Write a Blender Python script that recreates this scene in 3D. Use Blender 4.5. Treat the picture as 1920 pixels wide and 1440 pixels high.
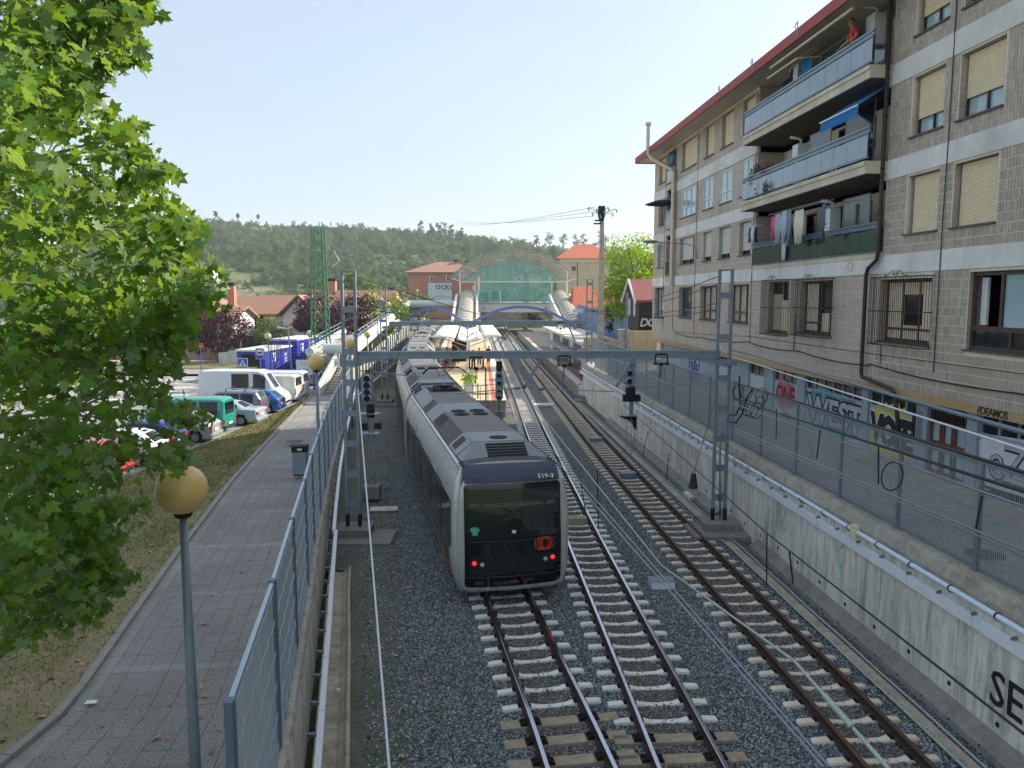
import bpy, bmesh, math, random
from math import sin, cos, tan, pi, radians, atan2, sqrt, hypot
from mathutils import Vector, Matrix, noise
random.seed(7)
SC = bpy.context.scene
for o in list(bpy.data.objects):
 bpy.data.objects.remove(o)
COL = SC.collection
# --- camera
CAM_H = 7.6
PITCH = math.atan(162 / 1442)
cd = bpy.data.cameras.new('camera')
cd.sensor_width = 36
cd.lens = 36 * 1442 / 1920
cd.clip_start = 0.1
cd.clip_end = 4000
cam = bpy.data.objects.new('camera', cd)
cam.location = (0, 0, CAM_H)
cam.rotation_euler = (pi / 2 - PITCH, 0, 0)
COL.objects.link(cam)
SC.camera = cam
# --- sky, sun, exposure
SUN_EL, SUN_AZ = 30.0, 60.0          # azimuth measured to the right of straight ahead
world = bpy.data.worlds.new('World')
SC.world = world
world.use_nodes = True
nt = world.node_tree
nt.nodes.clear()
wo = nt.nodes.new('ShaderNodeOutputWorld')
bg = nt.nodes.new('ShaderNodeBackground')
sky = nt.nodes.new('ShaderNodeTexSky')
sky.sky_type = 'NISHITA'
sky.sun_disc = False
sky.sun_elevation = radians(SUN_EL)
sky.sun_rotation = radians(SUN_AZ)
sky.altitude = 0
sky.air_density = 1.0
sky.dust_density = 1.6
sky.ozone_density = 2.2
bg.inputs[1].default_value = 0.15
veil = nt.nodes.new('ShaderNodeMix')          # thin summer haze: pulls the whole dome evenly towards a pale milky blue
veil.data_type = 'RGBA'
veil.inputs[0].default_value = 0.74
veil.inputs[7].default_value = (1.43, 1.58, 1.69, 1)
nt.links.new(sky.outputs[0], veil.inputs[6])
tcw = nt.nodes.new('ShaderNodeTexCoord'); mpw = nt.nodes.new('ShaderNodeMapping'); mpw.inputs['Scale'].default_value = (1, 1, 5)
cirrus = nt.nodes.new('ShaderNodeTexNoise'); cirrus.inputs['Scale'].default_value = 1.6; cirrus.inputs['Detail'].default_value = 5; cirrus.inputs['Roughness'].default_value = .6
mrw = nt.nodes.new('ShaderNodeMapRange'); mrw.inputs['To Min'].default_value = .66; mrw.inputs['To Max'].default_value = .82
nt.links.new(tcw.outputs['Generated'], mpw.inputs[0]); nt.links.new(mpw.outputs[0], cirrus.inputs['Vector']); nt.links.new(cirrus.outputs['Fac'], mrw.inputs[0]); nt.links.new(mrw.outputs[0], veil.inputs[0])
nt.links.new(veil.outputs[2], bg.inputs[0])
nt.links.new(bg.outputs[0], wo.inputs[0])
sd = bpy.data.lights.new('sun', 'SUN')
sd.energy = 3.3
sd.angle = radians(0.6)
sd.color = (1.0, 0.92, 0.80)
sun = bpy.data.objects.new('sun', sd)
_d = Vector((sin(radians(SUN_AZ)) * cos(radians(SUN_EL)), cos(radians(SUN_AZ)) * cos(radians(SUN_EL)), sin(radians(SUN_EL))))
sun.rotation_euler = _d.to_track_quat('Z', 'Y').to_euler()
sun.location = (60, 60, 60)
COL.objects.link(sun)
SC.view_settings.view_transform = 'Standard'
SC.view_settings.look = 'None'
SC.view_settings.gamma = 1
SC.view_settings.exposure = 1.45
SC.view_settings.use_curve_mapping = False
SC.render.engine = 'CYCLES'
SC.cycles.max_bounces = 8
SC.cycles.diffuse_bounces = 5
SC.cycles.transparent_max_bounces = 12
# --- surveying helpers: where a sight line meets a level or a plane
def _ray(u, v):
 a = (u - 960) / 1442; b = (v - 720) / 1442
 return a, cos(PITCH) - b * sin(PITCH), -(sin(PITCH) + b * cos(PITCH))
def gp(u, v, z=0.0):
 x, y, w = _ray(u, v); t = (z - CAM_H) / w
 return Vector((x * t, y * t, z))
def py(u, v, Y):
 x, y, w = _ray(u, v); t = Y / y
 return Vector((x * t, Y, CAM_H + w * t))
def pl(u, v, a, k):
 x, y, w = _ray(u, v); t = a / (x + k * y)
 return Vector((x * t, y * t, CAM_H + w * t))
def lerp(a, b, t): return a + (b - a) * t
def interp(tab, x):
 if x <= tab[0][0]:
  (x0, y0), (x1, y1) = tab[0], tab[1]
 elif x >= tab[-1][0]:
  (x0, y0), (x1, y1) = tab[-2], tab[-1]
 else:
  for (x0, y0), (x1, y1) in zip(tab, tab[1:]):
   if x0 <= x <= x1: break
 return y0 + (y1 - y0) * (x - x0) / (x1 - x0)
# --- mesh builder
class MB:
 def __init__(s):
  s.v = []; s.f = []; s.m = []; s.cur = 0
 def face(s, pts, m=None):
  n = len(s.v); s.v += [tuple(p) for p in pts]
  s.f.append(tuple(range(n, n + len(pts)))); s.m.append(s.cur if m is None else m); return s
 def mesh(s, pts, faces, m=None):
  n = len(s.v); s.v += [tuple(p) for p in pts]
  for f in faces:
   s.f.append(tuple(i + n for i in f)); s.m.append(s.cur if m is None else m)
  return s
 def obox(s, c, ax, ay, az, m=None):
  """box with centre c and half-axis vectors"""
  c = Vector(c); ax = Vector(ax); ay = Vector(ay); az = Vector(az)
  P = [c + ax * i + ay * j + az * k for k in (-1, 1) for j in (-1, 1) for i in (-1, 1)]
  return s.mesh(P, [(0, 2, 3, 1), (4, 5, 7, 6), (0, 1, 5, 4), (2, 6, 7, 3), (0, 4, 6, 2), (1, 3, 7, 5)], m)
 def box(s, c, d, rz=0, m=None):
  ca, sa = cos(rz), sin(rz)
  return s.obox(c, (ca * d[0] / 2, sa * d[0] / 2, 0), (-sa * d[1] / 2, ca * d[1] / 2, 0), (0, 0, d[2] / 2), m)
 def bbox(s, x0, x1, y0, y1, z0, z1, m=None):
  return s.box(((x0 + x1) / 2, (y0 + y1) / 2, (z0 + z1) / 2), (abs(x1 - x0), abs(y1 - y0), abs(z1 - z0)), 0, m)
 def beam(s, p, q, w, h, m=None, up=(0, 0, 1)):
  p = Vector(p); q = Vector(q); d = q - p
  if d.length < 1e-6: return s
  dn = d.normalized(); up = Vector(up)
  if abs(dn.dot(up)) > 0.98: up = Vector((0, 1, 0)) if abs(dn.z) > 0.9 else Vector((1, 0, 0))
  sx = dn.cross(up).normalized(); sz = sx.cross(dn).normalized()
  return s.obox((p + q) / 2, sx * w / 2, d / 2, sz * h / 2, m)
 def tube(s, pts, r, n=8, m=None, cap=True):
  pts = [Vector(p) for p in pts]; R = r if isinstance(r, (list, tuple)) else [r] * len(pts)
  base = len(s.v); prev = None; mm = s.cur if m is None else m
  for i, p in enumerate(pts):
   d = (pts[min(i + 1, len(pts) - 1)] - pts[max(i - 1, 0)])
   d = d.normalized() if d.length > 1e-9 else Vector((0, 0, 1))
   if prev is None:
    a = Vector((0, 0, 1)) if abs(d.z) < 0.9 else Vector((1, 0, 0))
    prev = d.cross(a).normalized()
   else:
    prev = (prev - d * prev.dot(d))
    prev = prev.normalized() if prev.length > 1e-6 else d.orthogonal().normalized()
   b = d.cross(prev)
   for k in range(n):
    t = 2 * pi * k / n
    s.v.append(tuple(p + (prev * cos(t) + b * sin(t)) * R[i]))
  for i in range(len(pts) - 1):
   for k in range(n):
    a = base + i * n + k; b2 = base + i * n + (k + 1) % n
    s.f.append((a, b2, b2 + n, a + n)); s.m.append(mm)
  if cap:
   s.f.append(tuple(base + k for k in reversed(range(n)))); s.m.append(mm)
   e = base + (len(pts) - 1) * n
   s.f.append(tuple(e + k for k in range(n))); s.m.append(mm)
  return s
 def prism(s, poly, vec, m=None):
  """planar polygon swept by vec"""
  n = len(poly); P = [Vector(p) for p in poly]; V = Vector(vec)
  F = [tuple(reversed(range(n))), tuple(range(n, 2 * n))] + [(i, (i + 1) % n, (i + 1) % n + n, i + n) for i in range(n)]
  return s.mesh(P + [p + V for p in P], F, m)
 def loft(s, rings, m=None, closed=True, caps=(True, True)):
  n = len(rings[0]); P = [p for r in rings for p in r]; F = []
  for i in range(len(rings) - 1):
   for k in range(n if closed else n - 1):
    a = i * n + k; b = i * n + (k + 1) % n
    F.append((a, b, b + n, a + n))
  if closed and caps[0]: F.append(tuple(reversed(range(n))))
  if closed and caps[1]: F.append(tuple((len(rings) - 1) * n + k for k in range(n)))
  return s.mesh(P, F, m)
 def lathe(s, prof, c=(0, 0, 0), n=16, m=None):
  c = Vector(c)
  rings = [[c + Vector((r * cos(2 * pi * k / n), r * sin(2 * pi * k / n), z)) for k in range(n)] for r, z in prof]
  return s.loft(rings, m)
 def ball(s, c, r, n=12, m=None, sz=1.0):
  k = max(4, n // 2)
  return s.lathe([(max(1e-4, r * sin(pi * i / k)), -r * sz * cos(pi * i / k)) for i in range(k + 1)], c, n, m)
 def disc(s, c, r, nrm, n=16, m=None, th=0.01):
  nrm = Vector(nrm).normalized()
  return s.tube([Vector(c), Vector(c) + nrm * th], r, n, m)
 def build(s, name, mat, parent=None, smooth=False, bevel=0, label=None, kind=None, mesh_only=False, auto=None):
  off = Vector((0, 0, 0)); rot = None
  loc = Vector((0, 0, 0))
  V = s.v
  if mesh_only: pass
  elif parent is not None:
   M = world_mat(parent).inverted()
   V = [tuple(M @ Vector(p)) for p in V]
  elif V:
   xs = [p[0] for p in V]; ys = [p[1] for p in V]; zs = [p[2] for p in V]
   loc = Vector(((min(xs) + max(xs)) / 2, (min(ys) + max(ys)) / 2, min(zs)))
   V = [(p[0] - loc.x, p[1] - loc.y, p[2] - loc.z) for p in V]
  me = bpy.data.meshes.new(name)
  me.from_pydata(V, [], s.f)
  mats = mat if isinstance(mat, (list, tuple)) else [mat]
  for x in mats: me.materials.append(x)
  if len(mats) > 1: me.polygons.foreach_set('material_index', s.m)
  if smooth: me.polygons.foreach_set('use_smooth', [True] * len(me.polygons))
  me.update()
  if mesh_only: return me
  o = bpy.data.objects.new(name, me)
  COL.objects.link(o)
  o.location = loc
  if parent is not None: o.parent = parent
  if smooth and auto is not None:
   md = o.modifiers.new('n', 'EDGE_SPLIT'); md.split_angle = radians(auto)
  if bevel:
   b = o.modifiers.new('bevel', 'BEVEL'); b.width = bevel; b.segments = 2; b.limit_method = 'ANGLE'; b.angle_limit = radians(40)
  if label: o['label'] = label
  if kind: o['kind'] = kind
  return o
def world_mat(o):
 M = Matrix.LocRotScale(o.location, o.rotation_euler, o.scale)
 return world_mat(o.parent) @ M if o.parent else M
def thing(name, label, cat, loc=(0, 0, 0), rz=0, group=None):
 o = bpy.data.objects.new(name, None); COL.objects.link(o)
 o.empty_display_size = 0.3
 o.location = loc; o.rotation_euler = (0, 0, rz)
 return tag(o, label, cat, group)
def tag(o, label, cat, group=None):
 o['label'] = label; o['category'] = cat
 if group: o['group'] = group
 return o
def struct(o):
 o['kind'] = 'structure'; return o
def dup(root, loc, rz=None, label=None, scale=None):
 r = root.copy(); COL.objects.link(r); r.location = loc
 if rz is not None: r.rotation_euler = (0, 0, rz)
 if scale: r.scale = scale
 if label: r['label'] = label
 for ch in root.children:
  c = ch.copy(); COL.objects.link(c); c.parent = r
  for g in ch.children:
   d = g.copy(); COL.objects.link(d); d.parent = c
 return r
def inst(name, me, loc, parent, rz=0, scale=(1, 1, 1), rot=None):
 """a piece that shares its mesh; loc in the parent's space"""
 o = bpy.data.objects.new(name, me); COL.objects.link(o)
 o.location = loc; o.rotation_euler = rot if rot is not None else (0, 0, rz); o.scale = scale; o.parent = parent
 return o
# --- materials
def lin(h):
 return tuple(((c / 12.92) if c <= 0.04045 else ((c + 0.055) / 1.055) ** 2.4) for c in (int(h[i:i + 2], 16) / 255 for i in (0, 2, 4)))
MATS = {}
class NT:
 def __init__(s, name):
  s.m = bpy.data.materials.new(name); s.m.use_nodes = True
  s.t = s.m.node_tree; s.n = s.t.nodes; s.l = s.t.links
  s.p = s.n['Principled BSDF']; s.out = s.n['Material Output']
  s.tc = s.n.new('ShaderNodeTexCoord'); s.geo = s.n.new('ShaderNodeNewGeometry')
 def link(s, a, b): s.l.new(a, b)
 def mapping(s, scale=(1, 1, 1), src=None, rot=(0, 0, 0)):
  mp = s.n.new('ShaderNodeMapping'); mp.inputs['Scale'].default_value = scale; mp.inputs['Rotation'].default_value = rot
  s.link(src or s.tc.outputs['Object'], mp.inputs[0]); return mp.outputs[0]
 def noise(s, scale, detail=4, rough=0.6, vec=None, dist=0):
  t = s.n.new('ShaderNodeTexNoise'); t.inputs['Scale'].default_value = scale; t.inputs['Detail'].default_value = detail
  t.inputs['Roughness'].default_value = rough; t.inputs['Distortion'].default_value = dist
  s.link(vec or s.tc.outputs['Object'], t.inputs['Vector']); return t.outputs['Fac']
 def voro(s, scale, vec=None, feat='F1', out='Distance', rnd=1):
  t = s.n.new('ShaderNodeTexVoronoi'); t.feature = feat; t.inputs['Scale'].default_value = scale; t.inputs['Randomness'].default_value = rnd
  s.link(vec or s.tc.outputs['Object'], t.inputs['Vector']); return t.outputs[out]
 def ramp(s, fac, stops):
  r = s.n.new('ShaderNodeValToRGB'); e = r.color_ramp.elements
  while len(e) < len(stops): e.new(0.5)
  for k, (p, c) in enumerate(stops):
   e[k].position = p
   c = c if isinstance(c, (tuple, list)) else (c, c, c)
   e[k].color = (c[0], c[1], c[2], 1)
  s.link(fac, r.inputs[0]); return r.outputs[0]
 def mix(s, a, b, fac, mode='MIX'):
  x = s.n.new('ShaderNodeMix'); x.data_type = 'RGBA'; x.blend_type = mode
  for i, q in ((6, a), (7, b)):
   if isinstance(q, (tuple, list)): x.inputs[i].default_value = (q[0], q[1], q[2], 1)
   else: s.link(q, x.inputs[i])
  if isinstance(fac, (int, float)): x.inputs[0].default_value = fac
  else: s.link(fac, x.inputs[0])
  return x.outputs[2]
 def math(s, op, a, b=0.0):
  x = s.n.new('ShaderNodeMath'); x.operation = op
  for i, q in ((0, a), (1, b)):
   if isinstance(q, (int, float)): x.inputs[i].default_value = q
   else: s.link(q, x.inputs[i])
  return x.outputs[0]
 def sep(s, v):
  x = s.n.new('ShaderNodeSeparateXYZ'); s.link(v, x.inputs[0]); return x.outputs
 def base(s, c):
  if isinstance(c, (tuple, list)): s.p.inputs['Base Color'].default_value = (c[0], c[1], c[2], 1)
  else: s.link(c, s.p.inputs['Base Color'])
 def set(s, **k):
  for a, b in k.items():
   s.p.inputs[a.replace('_', ' ')].default_value = b
 def bump(s, h, strength=0.4, dist=0.02):
  b = s.n.new('ShaderNodeBump'); b.inputs['Strength'].default_value = strength; b.inputs['Distance'].default_value = dist
  s.link(h, b.inputs['Height']); s.link(b.outputs[0], s.p.inputs['Normal'])
 def rough(s, r):
  if isinstance(r, (int, float)): s.p.inputs['Roughness'].default_value = r
  else: s.link(r, s.p.inputs['Roughness'])
def M(name, col, rough=0.6, metal=0.0, var=0.25, scale=3.0, dirt=0.25, bump=0.15, bdist=0.004, spec=0.5, fine=60, coat=0):
 """everyday surface: base colour with two scales of mottling, dust in blotches, fine relief, uneven gloss"""
 if name in MATS: return MATS[name]
 t = NT(name); c = lin(col) if isinstance(col, str) else col
 lo = tuple(x * (1 - var) for x in c); hi = tuple(min(1, x * (1 + var * 0.8)) for x in c)
 n1 = t.noise(scale, 5, 0.65); n2 = t.noise(fine, 3, 0.6)
 a = t.mix(lo, hi, t.ramp(n1, [(0.32, 0.0), (0.68, 1.0)]))
 a = t.mix(a, tuple(x * 0.8 for x in c), t.math('MULTIPLY', t.ramp(n2, [(0.42, 0.0), (0.72, 1.0)]), 0.35))
 if dirt:
  g = sum(c) / 3
  d = t.noise(scale * 0.45 + 0.3, 6, 0.7, dist=0.4)
  a = t.mix(a, (g * 0.58 + 0.02, g * 0.56 + 0.018, g * 0.51 + 0.013), t.math('MULTIPLY', t.ramp(d, [(0.45, 0.0), (0.75, 1.0)]), dirt))
 t.base(a)
 t.rough(t.math('ADD', t.math('MULTIPLY', n1, 0.22), rough - 0.11))
 t.set(Metallic=metal)
 t.p.inputs['Specular IOR Level'].default_value = spec
 if coat: t.p.inputs['Coat Weight'].default_value = coat; t.p.inputs['Coat Roughness'].default_value = 0.08
 if bump: t.bump(t.math('ADD', n2, t.math('MULTIPLY', n1, 1.5)), bump, bdist)
 MATS[name] = t.m; return t.m
def glass(name, col, rough=0.05, alpha=None, spec=0.8, trans=0.0):
 if name in MATS: return MATS[name]
 t = NT(name); c = lin(col) if isinstance(col, str) else col
 n = t.noise(0.9, 3, 0.5)
 t.base(t.mix(tuple(x * 0.7 for x in c), tuple(min(1, x * 1.3) for x in c), n))
 t.rough(rough); t.p.inputs['Specular IOR Level'].default_value = spec
 t.bump(t.noise(0.6, 1), 0.04, 0.02)
 if trans: t.p.inputs['Transmission Weight'].default_value = trans; t.p.inputs['IOR'].default_value = 1.05
 if alpha is not None: t.p.inputs['Alpha'].default_value = alpha
 MATS[name] = t.m; return t.m
def leafmat(name, c1, c2, trans=0.45, rough=0.45):
 if name in MATS: return MATS[name]
 t = NT(name)
 oi = t.n.new('ShaderNodeObjectInfo')
 rnd = t.geo.outputs['Random Per Island']
 n = t.noise(0.55, 3, 0.6, vec=t.geo.outputs['Position'])
 f = t.math('ADD', t.math('MULTIPLY', rnd, 0.55), t.math('MULTIPLY', n, 0.5))
 a = t.mix(lin(c1) if isinstance(c1, str) else c1, lin(c2) if isinstance(c2, str) else c2, t.ramp(f, [(0.2, 0.0), (0.85, 1.0)]))
 t.base(a); t.rough(rough)
 t.p.inputs['Specular IOR Level'].default_value = 0.35
 tr = t.n.new('ShaderNodeBsdfTranslucent'); t.link(t.mix(a, (0.30, 0.42, 0.03), 0.45), tr.inputs[0])
 mx = t.n.new('ShaderNodeMixShader'); mx.inputs[0].default_value = trans
 t.link(t.p.outputs[0], mx.inputs[1]); t.link(tr.outputs[0], mx.inputs[2]); t.link(mx.outputs[0], t.out.inputs[0])
 MATS[name] = t.m; return t.m
def text_mesh(body, size, thick=0.004, offset=0.0, spacing=1.0, shear=0.0, font_res=2):
 cu = bpy.data.curves.new('t', 'FONT'); cu.body = body; cu.size = size; cu.extrude = thick / 2; cu.offset = offset
 cu.space_character = spacing; cu.shear = shear; cu.resolution_u = font_res; cu.align_x = 'CENTER'; cu.align_y = 'CENTER'
 o = bpy.data.objects.new('t', cu); COL.objects.link(o)
 dg = bpy.context.evaluated_depsgraph_get(); dg.update()
 me = bpy.data.meshes.new_from_object(o.evaluated_get(dg)); bpy.data.objects.remove(o)
 return me
def put_text(name, body, size, pos, right, up, mat, parent=None, **k):
 """lettering lying in the plane of right/up at world pos"""
 me = text_mesh(body, size, **k); me.materials.clear(); me.materials.append(mat)
 r = Vector(right).normalized(); u = Vector(up).normalized(); n = r.cross(u)
 T = Matrix((( r.x, u.x, n.x, pos[0]), (r.y, u.y, n.y, pos[1]), (r.z, u.z, n.z, pos[2]), (0, 0, 0, 1)))
 if parent is not None: T = world_mat(parent).inverted() @ T
 me.transform(T)
 o = bpy.data.objects.new(name, me); COL.objects.link(o)
 if parent is not None: o.parent = parent
 return o
# --- summer haze in the valley
def build_haze():
 m = MB(); m.bbox(-640, 620, -30, 1010, -4.6, 92)
 o = m.build('haze', bpy.data.materials.new('haze')); o['kind'] = 'stuff'; o['label'] = 'pale summer haze filling the valley'
 mt = o.data.materials[0]; mt.use_nodes = True; n = mt.node_tree; n.nodes.clear()
 out = n.nodes.new('ShaderNodeOutputMaterial'); v = n.nodes.new('ShaderNodeVolumePrincipled'); v.inputs['Density'].default_value = HAZE; v.inputs['Color'].default_value = (.86, .93, 1.0, 1); v.inputs['Anisotropy'].default_value = .2
 n.links.new(v.outputs[0], out.inputs['Volume'])
HAZE = 0.00030
# --- named surfaces
def concrete(name, base, streak=0.5, moss=0.2, zscale=0.12, top=None):
 t = NT(name); c = lin(base)
 P = t.geo.outputs['Position']
 n1 = t.noise(0.6, 6, 0.65, vec=P); n2 = t.noise(14, 5, 0.7, vec=P)
 st = t.noise(3.2, 5, 0.75, vec=t.mapping((1.0, 1.0, zscale), P), dist=0.3)
 st2 = t.noise(9.0, 3, 0.7, vec=t.mapping((1.0, 1.0, zscale * 0.5), P))
 a = t.mix(tuple(x * 0.78 for x in c), tuple(min(1, x * 1.15) for x in c), t.ramp(n1, [(0.3, 0), (0.7, 1)]))
 a = t.mix(a, tuple(x * 0.6 for x in c), t.math('MULTIPLY', t.ramp(n2, [(0.5, 0), (0.8, 1)]), 0.5))
 f = t.math('MULTIPLY', t.ramp(st, [(0.46, 0), (0.68, 1)]), streak)
 a = t.mix(a, (0.10, 0.092, 0.082), f)
 f2 = t.math('MULTIPLY', t.ramp(st2, [(0.55, 0), (0.75, 1)]), streak * 0.55)
 a = t.mix(a, (0.42, 0.42, 0.40), f2)
 if moss:
  a = t.mix(a, (0.17, 0.14, 0.055), t.math('MULTIPLY', t.ramp(t.noise(1.7, 5, 0.7, vec=P), [(0.5, 0), (0.72, 1)]), moss))
 t.base(a); t.rough(0.88)
 t.bump(t.math('ADD', n2, t.math('MULTIPLY', n1, 2.0)), 0.5, 0.012)
 return t.m
M_WALLC = concrete('wall_concrete', 'e4dfd2', 0.62, 0.22)
M_WALLL = concrete('left_wall_concrete', 'cbc6ba', 0.7, 0.25)
M_COPING = concrete('coping_concrete', 'aba598', 0.45, 0.35, 1.0)
M_BASEC = concrete('base_concrete', '8d8a83', 0.5, 0.3, 1.0)
M_CHANNEL = concrete('channel_concrete', 'b8ae98', 0.5, 0.4, 1.0)
M_SLEEPER = M('sleeper_concrete', 'efebdf', 0.85, var=0.08, scale=2.2, dirt=0.22, bump=0.4, fine=45)
M_SLEEPER_T3 = M('stained_sleeper_concrete', 'e6d8c2', 0.85, var=0.14, scale=2.6, dirt=0.32, bump=0.4, fine=45)
M_TIMBER = M('sleeper_timber', 'a89a84', 0.85, var=0.3, scale=5, dirt=0.45, bump=0.6, bdist=0.01, fine=30)
M_RUST = M('rail_rust', '4a3630', 0.75, 0.35, var=0.25, scale=4, dirt=0.3, bump=0.3)
M_RAILTOP = M('rail_head_polished', 'b9bcc4', 0.18, 1.0, var=0.08, scale=1.0, dirt=0.0, bump=0.02)
M_RAILTOP3 = M('rail_head_worn', '6b4f43', 0.55, 0.6, var=0.2, scale=2.0, dirt=0.2, bump=0.1)
M_CLIP = M('rusty_clip', '2b1f1e', 0.8, 0.3, var=0.3, scale=20, bump=0.3)
M_GALV = M('galvanised_steel', '8a98a4', 0.45, 0.6, var=0.12, scale=6, dirt=0.2, bump=0.1)
M_MAST = M('mast_steel', '8995a0', 0.55, 0.45, var=0.16, scale=3, dirt=0.35, bump=0.15)
M_RAILF = M('fence_rail_steel', 'a9bccb', 0.4, 0.5, var=0.1, scale=5, dirt=0.12, bump=0.05)
M_WIRE = M('fence_wire', 'a6b0b5', 0.5, 0.5, var=0.1, scale=5, dirt=0.1, bump=0)
M_POSTB = M('fence_post_blue_grey', '66798b', 0.5, 0.3, var=0.14, scale=7, dirt=0.25, bump=0.1)
M_CABLE = M('black_cable', '1d1d20', 0.6, 0, var=0.2, scale=10, dirt=0.1, bump=0)
M_WIREG = M('contact_wire', '8c959c', 0.4, 0.7, var=0.1, scale=10, dirt=0.1, bump=0)
M_WIREW = M('white_cable', 'd5dade', 0.45, 0, var=0.06, scale=10, dirt=0.1, bump=0)
M_WIRET = M('verdigris_wire', 'a9b8ae', 0.5, 0.2, var=0.2, scale=18, dirt=0.2, bump=0.1)
M_TRUNK = M('white_trunking', 'e6e9ee', 0.4, 0.0, var=0.06, scale=2, dirt=0.2, bump=0.03)
M_PIPEW = M('white_pipe', 'd3e2ee', 0.35, 0.0, var=0.05, scale=2, dirt=0.1, bump=0.02)
M_WHITE = M('white_paint', 'dcdcd8', 0.5, var=0.07, scale=2, dirt=0.15, bump=0.05)
M_CREAM = M('cream_render', 'e0d3b2', 0.8, var=0.1, scale=1.5, dirt=0.3, bump=0.15)
M_BLACK = M('black_matt', '121316', 0.7, var=0.2, scale=8, dirt=0.1, bump=0.1)
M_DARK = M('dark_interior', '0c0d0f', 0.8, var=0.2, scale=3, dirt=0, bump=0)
M_RUBBER = M('rubber', '17181a', 0.7, var=0.2, scale=9, dirt=0.3, bump=0.1)
def asphalt(name, base, patch=0.3, fine=70):
 t = NT(name); c = lin(base); P = t.geo.outputs['Position']
 n1 = t.noise(0.25, 6, 0.65, vec=P); n2 = t.noise(fine, 3, 0.7, vec=P); n3 = t.noise(1.3, 5, 0.7, vec=P, dist=0.6)
 a = t.mix(tuple(x * 0.75 for x in c), tuple(x * 1.3 for x in c), t.ramp(n1, [(0.3, 0), (0.7, 1)]))
 a = t.mix(a, tuple(x * 1.9 for x in c), t.math('MULTIPLY', t.ramp(n2, [(0.52, 0), (0.75, 1)]), 0.45))
 a = t.mix(a, tuple(x * 0.5 for x in c), t.math('MULTIPLY', t.ramp(n3, [(0.56, 0), (0.72, 1)]), patch))
 cr = t.voro(0.35, vec=t.mapping((1, 1, 1), P), feat='DISTANCE_TO_EDGE')
 a = t.mix(tuple(x * 0.35 for x in c), a, t.ramp(cr, [(0.0, 0), (0.012, 1)]))
 t.base(a); t.rough(0.9); t.bump(n2, 0.5, 0.008); return t.m
M_ASPH = asphalt('street_asphalt', '949290', .2)
M_LOT = asphalt('car_park_asphalt', '8c8b88', 0.2)
M_ROADL = asphalt('road_asphalt', '8f8d8a', 0.2)
def railstain(t, P, xy):
 """brown brake and rust dust lying along the three tracks"""
 f = None
 for a, k in ((2.55, .14), (3.50, .0545), (6.75, .051)):
  d = t.math('ABSOLUTE', t.math('SUBTRACT', xy[0], t.math('SUBTRACT', a, t.math('MULTIPLY', xy[1], k))))
  d = t.ramp(t.math('ADD', d, t.math('MULTIPLY', t.noise(1.3, 4, .7, vec=P), .6)), [(.45, 1), (1.0, 0)])
  f = d if f is None else t.math('MAXIMUM', f, d)
 return f
def ballast(name):
 t = NT(name); P = t.geo.outputs['Position']
 v = t.voro(24, vec=P, out='Color'); d = t.voro(24, vec=P)
 v2 = t.n.new('ShaderNodeSeparateColor'); t.link(v, v2.inputs[0])
 a = t.ramp(v2.outputs[0], [(0.0, (0.07, 0.083, 0.09)), (0.55, (0.16, 0.182, 0.19)), (0.9, (0.28, 0.30, 0.305)), (1.0, (0.42, 0.43, 0.42))])
 a = t.mix(a, (0.015, 0.018, 0.02), t.ramp(d, [(0.35, 0), (0.75, 0.9)]))
 # rust dust beside the rails and earth and moss towards the left wall
 xy = t.sep(P)
 n = t.noise(0.45, 6, 0.7, vec=P, dist=0.5)
 left = t.math('SUBTRACT', t.math('ADD', t.math('MULTIPLY', xy[1], -0.157), 0.2), xy[0])      # metres left of a line running beside track one
 left = t.math('ADD', t.math('MULTIPLY', left, 0.45), t.math('MULTIPLY', n, 1.4))
 f = t.ramp(left, [(0.38, 0), (0.95, 1)])
 earth = t.mix((0.17, 0.155, 0.115), (0.095, 0.115, 0.05), t.ramp(t.noise(0.8, 6, 0.75, vec=P), [(0.4, 0), (0.6, 1)]))
 earth = t.mix(earth, (0.24, 0.15, 0.09), t.ramp(t.noise(1.1, 4, 0.7, vec=t.mapping((1, 1, 1), P)), [(0.62, 0), (0.74, 0.8)]))
 a = t.mix(a, t.mix(earth, a, 0.3), f)
 a = t.mix(a, (0.17, 0.12, 0.09), t.math('MULTIPLY', railstain(t, P, xy), .5))
 # warm dusty gravel near the platforms
 far = t.ramp(t.math('ADD', t.math('MULTIPLY', xy[1], 0.01), t.math('MULTIPLY', t.math('SUBTRACT', n, 0.5), 0.5)), [(0.36, 0), (0.52, 1)])
 a = t.mix(a, (0.26, 0.23, 0.18), t.math('MULTIPLY', t.math('MULTIPLY', far, t.ramp(t.noise(.16, 4, .6, vec=P), [(.5, 0), (.62, 1)])), 0.6))
 t.base(a); t.rough(0.85)
 h = t.math('SUBTRACT', 1.0, t.math('MULTIPLY', d, 1.0))
 t.bump(t.math('ADD', h, t.math('MULTIPLY', t.noise(90, 2, vec=P), 0.2)), 0.9, 0.035); return t.m
M_BALLAST = ballast('ballast')
def stonemat(name):
 t = NT(name); r = t.geo.outputs['Random Per Island']
 P = t.geo.outputs['Position']
 a = t.ramp(r, [(0.0, (0.05, 0.065, 0.075)), (0.40, (0.19, 0.215, 0.225)), (0.80, (0.38, 0.41, 0.415)), (0.985, (0.52, 0.53, 0.52)), (1.0, (0.55, 0.53, 0.48))])
 a = t.mix(a, (0.19, 0.13, 0.095), t.math('MULTIPLY', railstain(t, P, t.sep(P)), .45))
 t.base(t.mix(a, (0.14, 0.11, 0.08), t.math('MULTIPLY', t.ramp(t.noise(0.9, 5, 0.7, vec=P), [(0.55, 0), (0.7, 1)]), 0.35)))
 t.rough(0.75); return t.m
M_STONE = stonemat('ballast_stones')
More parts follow.
